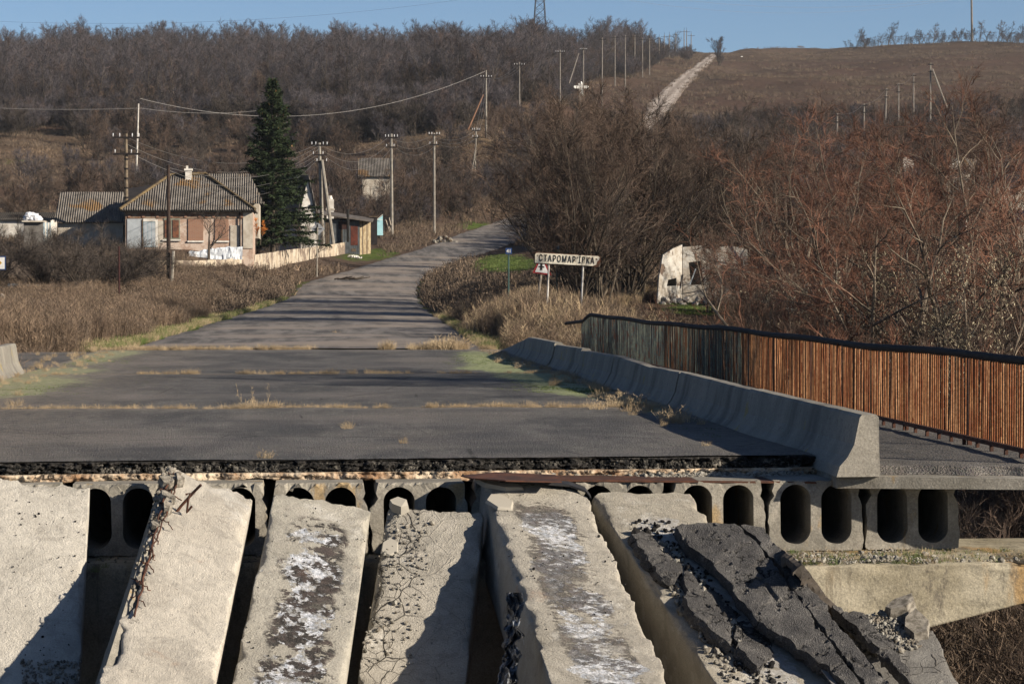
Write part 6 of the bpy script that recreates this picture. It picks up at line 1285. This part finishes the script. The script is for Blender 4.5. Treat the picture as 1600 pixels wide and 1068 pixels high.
# tufts growing out of the deck joints
jt = [clump(280+k, 75, .20, .085, .0045, 2, .5, STRAW) for k in range(4)]
P = []
for y0, dens_, hgt in ((37.9, 260, 1.1), (52.6, 260, 1.15), (72.45, 420, 1.8)):
    for i in range(dens_):
        x = rng.uniform(-6.0, 5.2)
        if mn.noise(Vector((x*1.1, y0, 0))) < -.26: continue
        P.append((x, y0+rng.gauss(-.05, .05+.10*(hgt > 1.5)), 0, rng.uniform(.35, .95)*hgt*(1.5 if hgt > 1.5 and 0 < x < 4.3 else 1)*(.6+.9*max(0, mn.noise(Vector((x*.7, y0, 5)))))))
for px_, py_, s_ in ((543, 668, .72), (630, 692, .5), (414, 716, .75), (1108, 700, .5), (524, 523, 1.2), (545, 486, 2.2), (560, 486, 2.), (597, 486, 1.9), (30, 632, 1.), (585, 485, 1.4)):
    Yq = 1.8*F/(py_-446); P.append(((px_-480)/F*Yq, Yq, 0, s_))
for i in range(90):     # strawy weeds in the shade of the right barrier, and along the left edge
    y = rng.uniform(31, 70); P.append((5.2-abs(rng.gauss(0, .25)), y, 0, rng.uniform(.4, 1.)))
for i in range(110): y = rng.uniform(37, 70); P.append((-5.4+rng.gauss(-.3, .5), y, 0, rng.uniform(.3, .9)))
for y, x, s_ in ((36.5, 4.6, 1.3), (37.2, 4.2, 1.2), (37.5, 4.9, 1.5), (38, 4.5, 1.3), (33.5, 4.75, 1.2), (33.9, 4.95, 1.4), (34.4, 4.8, 1.1), (39, 4.8, 1.4), (41, 4.7, 1.2)): P.append((x, y, 0, s_))
P = np.array(P); a_, b_, c_ = arr(P[:, :3], 1, 1, 4); b_ = P[:, 3:4]*np.ones((1, 3)); scatter('joint_grass', jt, P[:, :3], a_, b_, c_, 'straw coloured grass tufts growing from the deck joints', 'grass')
tall = tree_mesh(300, 3, .62, .0035, .2, .3, 5, 3, 2, 0, .05, .003, .1, .5, .25); setm(tall, STRAW, STRAW); mk_tree(tall[:2], 'dry_weed', 'tall spindly dry weed standing in the nearest deck joint', 'weed', (398-480)/F*37.9, 37.88, .9, 1., None, 0)
bpy.data.objects['dry_weed'].location.z = 0
# grass and weeds on the pier ledge
lg_ = [clump(290, 30, .10, .06, .004, 2, .7, GRASSG), clump(291, 20, .14, .05, .004, 2, .6, STRAW)]
P = []
for i in range(420): x = rng.choice((rng.gauss(5.0, .35), rng.gauss(6.2, .3), rng.uniform(3.8, 8.3), rng.uniform(-6, 8))); P.append((x, rng.uniform(24.85, 25.95), -.915))
P = np.array(P); a_, b_, c_ = arr(P, .4, 1.1, 2); c_ = (nr.uniform(0, 1, len(c_)) < .4).astype(int); scatter('ledge_weeds', lg_, P, a_, b_, c_, 'low moss and weeds on top of the pier cap', 'weeds')

# large bare shrubs in the middle (behind the town sign)
ms_ = [tree_mesh(400+k, 9, 9.2, .060, .26, .08, 10, 7, 8, 2, .60, .0155, .03, .65, .36, 0, 0, .14) for k in range(3)]; [setm(m, BARK_D if k == 1 else BARK_P, TWIG_BR) for k, m in enumerate(ms_)]
mt = [tree_mesh(410+k, 2, 8.5, .13, .22, .25, 8, 7, 8, 2, .55, .014, .04, .75, .5) for k in range(2)]; [setm(m, BARK_D, TWIG_GREY) for m in mt]
mid = ((892, 124, 0, .78, 'leftmost of the bare shrubs behind the town sign, leaning over the road'), (905, 112, 1, .98, 'tall bare shrub directly behind the left post of the town sign'), (925, 124, 2, 1.10, 'highest bare shrub, its top below the white cross'), (940, 112, 0, 1.0, 'bare many-stemmed shrub right of the town sign'),
       (975, 124, 1, 1.08, 'bare shrub with dark stems between the town sign and the ruin'), (1000, 125, 2, .95, 'bare shrub just left of the white ruin'), (1045, 134, 0, .98, 'bare shrub rising behind the left wall of the ruin'), (1085, 136, 1, .95, 'bare shrub behind the window hole of the ruin'), (835, 215, 2, .85, 'low bare shrub hanging over the far bend of the road'),
       (1120, 130, 2, .85, 'bare shrub at the right end of the ruin'), (882, 150, 0, 1.15, 'bare shrub at the back of the thicket behind the town sign'), (1000, 145, 1, 1.1, 'bare shrub at the back of the thicket left of the ruin'))
for px_, Y_, k, s_, lb in mid+((1112, 112, 0, .40, 'thin bare shrub in front of the right part of the ruin'),): mk_tree(ms_[k][:2], 'bare_shrub', lb, 'shrub', (px_-480)/F*Y_, Y_, s_, rng.uniform(0, 6), 'bare shrubs behind the town sign')
for px_, Y_, k, s_, lb in ((1062, 150, 0, 1.25, 'dark forked tree standing above the ruin'), (965, 160, 1, 1.25, 'dark crowned tree rising above the middle shrubs'), (1195, 190, 0, 1.5, 'dark rounded tree on the slope right of the middle thicket'), (1235, 195, 1, 1.3, 'dark bushy tree beside the rounded one on the right slope')):
    mk_tree(mt[k][:2], 'bare_tree', lb, 'tree', (px_-480)/F*Y_, Y_, s_, rng.uniform(0, 6), 'dark bare trees in the valley')
# red-twigged willows on the right
wl = [tree_mesh(430+k, 4, 8.5, .078, .34, .16, 9, 7, 7, 2, .55, .0115, .015, .85, .50, 0, 1, .20) for k in range(3)]; [setm(m, BARK_P, TWIG_BR if k == 0 else TWIG_RED) for k, m in enumerate(wl)]
wp_ = [tree_mesh(440+k, 3, 7.5, .085, .38, .12, 9, 7, 7, 2, .55, .010, .04, .7, .45, .38, 1, .15) for k in range(2)]; [setm(m, BARK_P, TWIG_BR, LEAFP) for m in wp_]
rt = ((1175, 128, 0, 1.0, 'red twigged willow rising behind the ruin'), (1300, 84, 1, .70, 'red twigged willow left of the forked pale trunk'), (1290, 90, 2, .88, 'reddish willow behind the painted part of the railing'), (1290, 105, 1, 1.05, 'back row willow between the forked trunk and the ruin'),
      (1375, 92, 2, 1.08, 'reddest tall willow in the middle of the right thicket'), (1440, 104, 0, 1.12, 'back row willow below the braced pole'), (1500, 94, 1, 1.15, 'tallest red willow near the right edge'), (1560, 80, 2, 1.1, 'red willow at the right edge of the photo'), (1610, 92, 0, 1.15, 'willow cut by the right edge of the photo'), (1545, 110, 1, 1.15, 'back row willow near the right edge'),
      (1220, 120, 0, .95, 'willow in the back row above the ruin'), (1340, 125, 2, 1.1, 'willow in the back row over the forked trunk'), (1640, 66, 1, 1.0, 'willow just beyond the right edge of the photo'), (1410, 74, 1, .80, 'lower willow in front of the reddest one'))
for px_, Y_, k, s_, lb in rt: mk_tree(wl[k][:2], 'red_willow', lb, 'willow', (px_-480)/F*Y_, Y_, s_, rng.uniform(0, 6), 'red willows on the right bank')
for px_, Y_, k, s_, lb in ((1475, 62, 0, .72, 'willow with pale dead leaves left of the right edge'), (1555, 60, 1, .76, 'willow with pale dead leaves at the right edge'), (1425, 66, 1, .62, 'small leafy willow with a crooked trunk by the railing'), (1600, 52, 0, .66, 'nearest leafy willow, cut by the right edge'), (1265, 70, 1, .52, 'low spreading willow bush behind the railing')):
    mk_tree(wp_[k], 'leafy_willow', lb, 'willow', (px_-480)/F*Y_, Y_, s_, rng.uniform(0, 6), 'pale leaved willows behind the railing')
brs = joined(tree_mesh(450, 8, 2.6, .02, .5, .05, 6, 5, 6, 2, .4, .010, .08, .7, .5)[:2], (BARK_D, TWIG_BR)); brr = joined(tree_mesh(451, 8, 2.8, .02, .45, .05, 6, 5, 6, 2, .4, .010, .1, .7, .5)[:2], (BARK_P, TWIG_RED))
X = nr.uniform(9, 45, 900); Y = nr.uniform(26, 135, 900); ok = (X > 9.2) & (X < Y*.34) & ~((Y > 60) & (X/Y < .175)) & ~((Y > 72) & (X-np.interp(Y, ry, rr) < 6.5)); X, Y = X[ok], Y[ok]; Pw = np.stack([X, Y, ground(X, Y)], -1); a_, b_, c_ = arr(Pw, .6, 1.2, 3); c_ = np.where(Pw[:, 1] < 50, 0, c_)
scatter('bank_brush', [brs, brr, brs], Pw, a_, b_, c_, 'tangled brown and reddish brush under the willows on the right bank', 'brush')
# trees of the right bank outside the frame, whose shade falls on the deck
for X_, Y_, k_, s_, lb in ((16.2, 41.2, 0, 1.32, 'bank tree right of the frame whose shade crosses the second deck panel'), (17.2, 42.6, 2, 1.3, 'second bank tree right of the frame, close beside the first'), (17.6, 40.0, 1, 1.35, 'third bank tree right of the frame, behind the first')): mk_tree(ms_[k_][:2], 'bank_tree', lb, 'tree', X_, Y_, s_, 1.+X_, 'trees of the right bank beside the frame')
hero = [tree_mesh(520+k, 2, 7.6, .115, .32, .10, 9, 8, 7, 2, .50, .0115, .01, .95, .62, 0, 1, .24) for k in range(2)]; [setm(m, BARK_P, TWIG_BR if k else TWIG_RED) for k, m in enumerate(hero)]
for px_, Y_, k, s_, lb in ((1338, 62, 0, .92, 'wide crowned willow with a forked pale trunk close behind the railing'), (1462, 64, 1, .95, 'wide crowned bare tree with pale limbs in front of the leafy willows'), (1545, 70, 0, 1.05, 'wide crowned reddish tree at the right edge behind the railing'), (1275, 86, 1, .95, 'wide crowned brown tree to the right of the ruin'), (1410, 86, 0, 1.15, 'wide crowned tree in the middle of the right thicket')): mk_tree(hero[k][:2], 'spreading_tree', lb, 'tree', (px_-480)/F*Y_, Y_, s_, rng.uniform(0, 6), 'wide crowned trees behind the railing')
# left round shrub and brush
lsh = [tree_mesh(460+k, 16, 3.4, .035, .75, .08, 7, 6, 7, 2, .5, .012, .03, .6, .42) for k in range(2)]; [setm(m, BARK_D, TWIG_GREY) for m in lsh]
for px_, Y_, k, s_, lb in ((150, 138, 0, 1.22, 'big round shrub with arching stems left of the brick house'), (95, 142, 1, 1.05, 'arching shrub in front of the pale blue sheet fence'), (215, 150, 1, .85, 'smaller shrub in front of the house door'), (20, 160, 0, 1.25, 'bare shrub by the left edge in front of the booth'), (-25, 140, 1, 1.2, 'bare shrub cut by the left edge'), (175, 160, 1, 1.0, 'shrub in front of the slate barn')):
    mk_tree(lsh[k][:2], 'arching_shrub', lb, 'shrub', (px_-480)/F*Y_, Y_, s_, rng.uniform(0, 6), 'arching shrubs left of the road')
ap = tree_mesh(470, 1, 3.3, .12, .1, .32, 7, 6, 7, 2, .45, .012, .05, 1.0, .75); setm(ap, BARK_D, TWIG_GREY); mk_tree(ap[:2], 'apple_tree', 'dark forked fruit tree in front of the brick house wall', 'tree', (327-480)/F*181, 181, 1.05, .4, None)
gb = [tree_mesh(480+k, 3, 5.5, .07, .3, .15, 7, 6, 7, 1, .6, .022, .05, .65, .45) for k in range(2)]; [setm(m, BARK_D, TWIG_BR) for m in gb]
for px_, Y_, k, s_, lb in ((400, 206, 0, .62, 'small bare tree under the spruce'), (440, 214, 1, .60, 'bare garden tree right of the spruce trunk'), (470, 222, 0, .62, 'bare garden tree left of the diamond sign'), (540, 258, 1, 1.25, 'bare tree behind the plank shed'), (575, 268, 0, 1.2, 'bare tree in front of the distant slate house'), (596, 279, 0, .95, 'bare tree hiding the wall of the distant slate house'), (568, 278, 1, .9, 'bare tree at the left corner of the distant slate house'), (487, 218, 0, .62, 'bare tree before the white gable end'), (640, 285, 1, 1.05, 'bare tree between the two roadside poles'), (655, 280, 0, .85, 'bare tree just left of the rubble heap pole'),
                       (700, 300, 1, .9, 'bare tree at the bend below the leaning pole pair'), (725, 296, 0, .8, 'bare tree right at the foot of the leaning pole pair'), (250, 205, 0, .95, 'bare tree behind the ridge of the brick house'), (340, 232, 1, 1.2, 'bare tree behind the rear wing roof'), (300, 246, 0, 1.3, 'bare tree above the chimney'), (520, 268, 0, 1.2, 'bare tree behind the white chimney'),
                       (160, 370, 1, 1.15, 'solitary dark tree on the meadow at the left'), (607, 262, 1, .75, 'bare tree close behind the light blue gate'), (765, 305, 0, .9, 'bare tree on the inside of the road bend'), (120, 235, 0, .9, 'bare tree behind the slate barn'), (60, 225, 1, .8, 'bare tree behind the dark roofed house')):
    mk_tree(gb[k][:2], 'garden_tree', lb, 'tree', (px_-480)/F*Y_, Y_, s_, rng.uniform(0, 6), 'bare trees round the village houses')
osm = tree_mesh(490, 2, 2., .03, .2, .2, 5, 4, 5, 0, .3, .05, .1, .5, .4); setm(osm, BARK_D, simple('orange_leaves', (.75, .28, .06), (.55, .2, .05), 5)); 
for m in osm[:2]: pass
mk_tree(osm[:2], 'orange_sapling', 'narrow sapling with glowing orange leaves at the right corner of the brick house', 'sapling', (403-480)/F*188, 188, .9, .3, None, -2.0)
# skyline trees on the right and the lone tree by the dirt track
sk = [(1345, .9), (1362, 1.02), (1380, .72), (1397, 1.12), (1408, .95), (1422, .6), (1434, .78), (1446, .82), (1459, .7), (1470, 1.08), (1484, .66), (1497, .8), (1508, .7), (1530, .72), (1543, 1.0), (1557, 1.04), (1573, 1.08), (1588, 1.0), (1604, .95), (1620, 1.)]
skl = ('first', 'second', 'third', 'fourth', 'fifth', 'sixth', 'seventh', 'eighth', 'ninth', 'tenth', 'eleventh', 'twelfth', 'thirteenth', 'fourteenth', 'fifteenth', 'sixteenth', 'seventeenth', 'eighteenth', 'nineteenth', 'twentieth')
skm = [tree_mesh(500+k, 1+k % 2, 10.5, .20, .12, .3, 9, 6, 7, 2, .75, .045, .02, .85, .46, 0, 0, .2) for k in range(3)]; [setm(m, BARK_D, TWIG_WOOD) for m in skm]
for i, (px_, s_) in enumerate(sk): Y_ = 1075+rng.uniform(-15, 15); mk_tree(skm[i % 3][:2], 'skyline_tree', '%s bare tree from the left in the row on the right skyline' % skl[i], 'tree', (px_-480)/F*Y_, Y_, s_*.84, rng.uniform(0, 6), 'trees in a row on the right skyline', .6)
shk = joined(skm[0][:2], (BARK_D, TWIG_WOOD)); X = (nr.uniform(1335, 1640, 120)-480)/F*1085; Y = nr.uniform(1075, 1100, 120); Pw = np.stack([X, Y, ground(X, Y)-1.2], -1); a_, b_, c_ = arr(Pw, .35, .6, 1); scatter('skyline_brush', [shk], Pw, a_, b_, c_, 'low brush between the skyline trees at the right', 'brush')
lt = tree_mesh(510, 5, 11, .12, .16, .1, 9, 6, 7, 1, 1., .05, .08, .5, .35); setm(lt, BARK_D, TWIG_WOOD); mk_tree(lt[:2], 'lone_tree', 'lone bare tree beside the top of the dirt track', 'tree', (1128-480)/F*900, 900, 1.0, 0, None, .3)
# spruce
def spruce():
    rn = random.Random(5); TV, TF, CV, CF, KV, KF = [], [], [], [], [], []; H = 13.6
    tube_pts(TV, TF, [Vector((0, 0, -.3)), Vector((0, 0, H*.5)), Vector((0, 0, H))], [.22, .13, .02], 8); z = 1.3
    while z < H-.15:
        t = z/H; Rz = (3.9*(1-t)**.9+.15)*rn.uniform(.80, 1.15)
        for k in range(10 if t < .8 else 6):
            a = rn.uniform(0, 6.28); L = Rz*rn.uniform(.6, 1.12); d = Vector((math.cos(a), math.sin(a), .10+.5*t)).normalized(); q = wob(Vector((0, 0, z+rn.uniform(-.1, .1))), d, L, 4, .05, -.05 if t < .6 else 0, rn); tube_pts(TV, TF, q, [.03, .025, .018, .01, .005], 3)
            nn_ = int(10+L*22)
            for w in range(nn_):
                tw_ = .12+.88*rn.random()**.8; i3 = min(3, int(tw_*4)); p = q[i3].lerp(q[i3+1], tw_*4-i3); dd = (q[i3+1]-q[i3]).normalized(); s_ = Vector((-dd.y, dd.x, 0))*rn.choice((-1, 1)); e = (dd*.5+s_*rn.uniform(.2, .9)+Vector((0, 0, rn.uniform(-.9, .15)))).normalized(); LL = rn.uniform(.18, .42)
                for _ in range(2): sliver(CV, CF, p, (e+Vector((rn.gauss(0, .2), rn.gauss(0, .2), rn.gauss(0, .2)))).normalized(), LL, .075, rn)
            if t > .55 and rn.random() < .55:
                for _ in range(rn.randint(1, 3)): p = q[-1].lerp(q[2], rn.random()*.6); sliver(KV, KF, p, Vector((rn.gauss(0, .1), rn.gauss(0, .1), -1)).normalized(), .17, .085, rn)
        z += .19+.10*(1-t)
    o = []
    for nm, V, Fc, m in (('trunk', TV, TF, BARK_D), ('crown', CV, CF, NEEDLE), ('cones', KV, KF, CONEM)): me = bpy.data.meshes.new(nm); me.from_pydata(V, [], Fc); me.materials.append(m); o.append(me)
    return o
Ys = 203; r_ = mk_tree(spruce(), 'spruce', 'tall dark green spruce with tan cones beside the brick house', 'spruce', (427-480)/F*Ys, Ys, 1., 0, None, .1)
_h = at(425, 120, Ys).z-r_.location.z; r_.scale = (_h/13.6*1.02, _h/13.6*1.02, _h/13.6)
for c in r_.children:
    if c.name.startswith('cones'): c['kind'] = 'stuff'

# ------------------------------------------------------------------ air
hm = bpy.data.materials.new('haze'); hm.use_nodes = True; hn = hm.node_tree; hn.nodes.clear(); hv = hn.nodes.new('ShaderNodeVolumePrincipled'); ho = hn.nodes.new('ShaderNodeOutputMaterial')
hv.inputs['Color'].default_value = (.78, .87, 1, 1); hv.inputs['Density'].default_value = .00005; hv.inputs['Anisotropy'].default_value = .0; hn.links.new(hv.outputs[0], ho.inputs['Volume'])
mb = MB(); mb.box((0, 1950, 72), (2950, 2250, 88)); mb.build('haze', hm, None, kind='stuff')

# moss cushions on the deck edges
mo = [clump(600+k, 34, .055, .10, .010, 1, .7, GRASSG) for k in range(2)]; P = []
for (cx, cy, sx, sy, n) in ((-5.0, 44, .6, 2, 260), (-5.3, 49, 1.1, 1.8, 420), (-5.2, 54.5, 1.0, 1.8, 400), (-5.5, 38.5, .4, 1.6, 120), (-5.2, 63, .5, 4, 300), (4.7, 44, .5, 2.4, 420), (4.6, 51, .6, 2.8, 420), (4.5, 60, .6, 4, 380), (5.05, 38, .25, 3, 200), (4.5, 68, .5, 3, 200)):
    for i in range(n):
        x, y = rng.gauss(cx, sx), rng.gauss(cy, sy)
        if -5.7 < x < 5.3 and y < 72.2 and mn.noise(Vector((x*2.2, y*1.1, 4))) > -.12: P.append((x, y, .004))
P = np.array(P); a_, b_, c_ = arr(P, .6, 1.7, 2); scatter('deck_moss', mo, P, a_, b_, c_, 'pale green moss and short grass along both deck edges', 'moss')
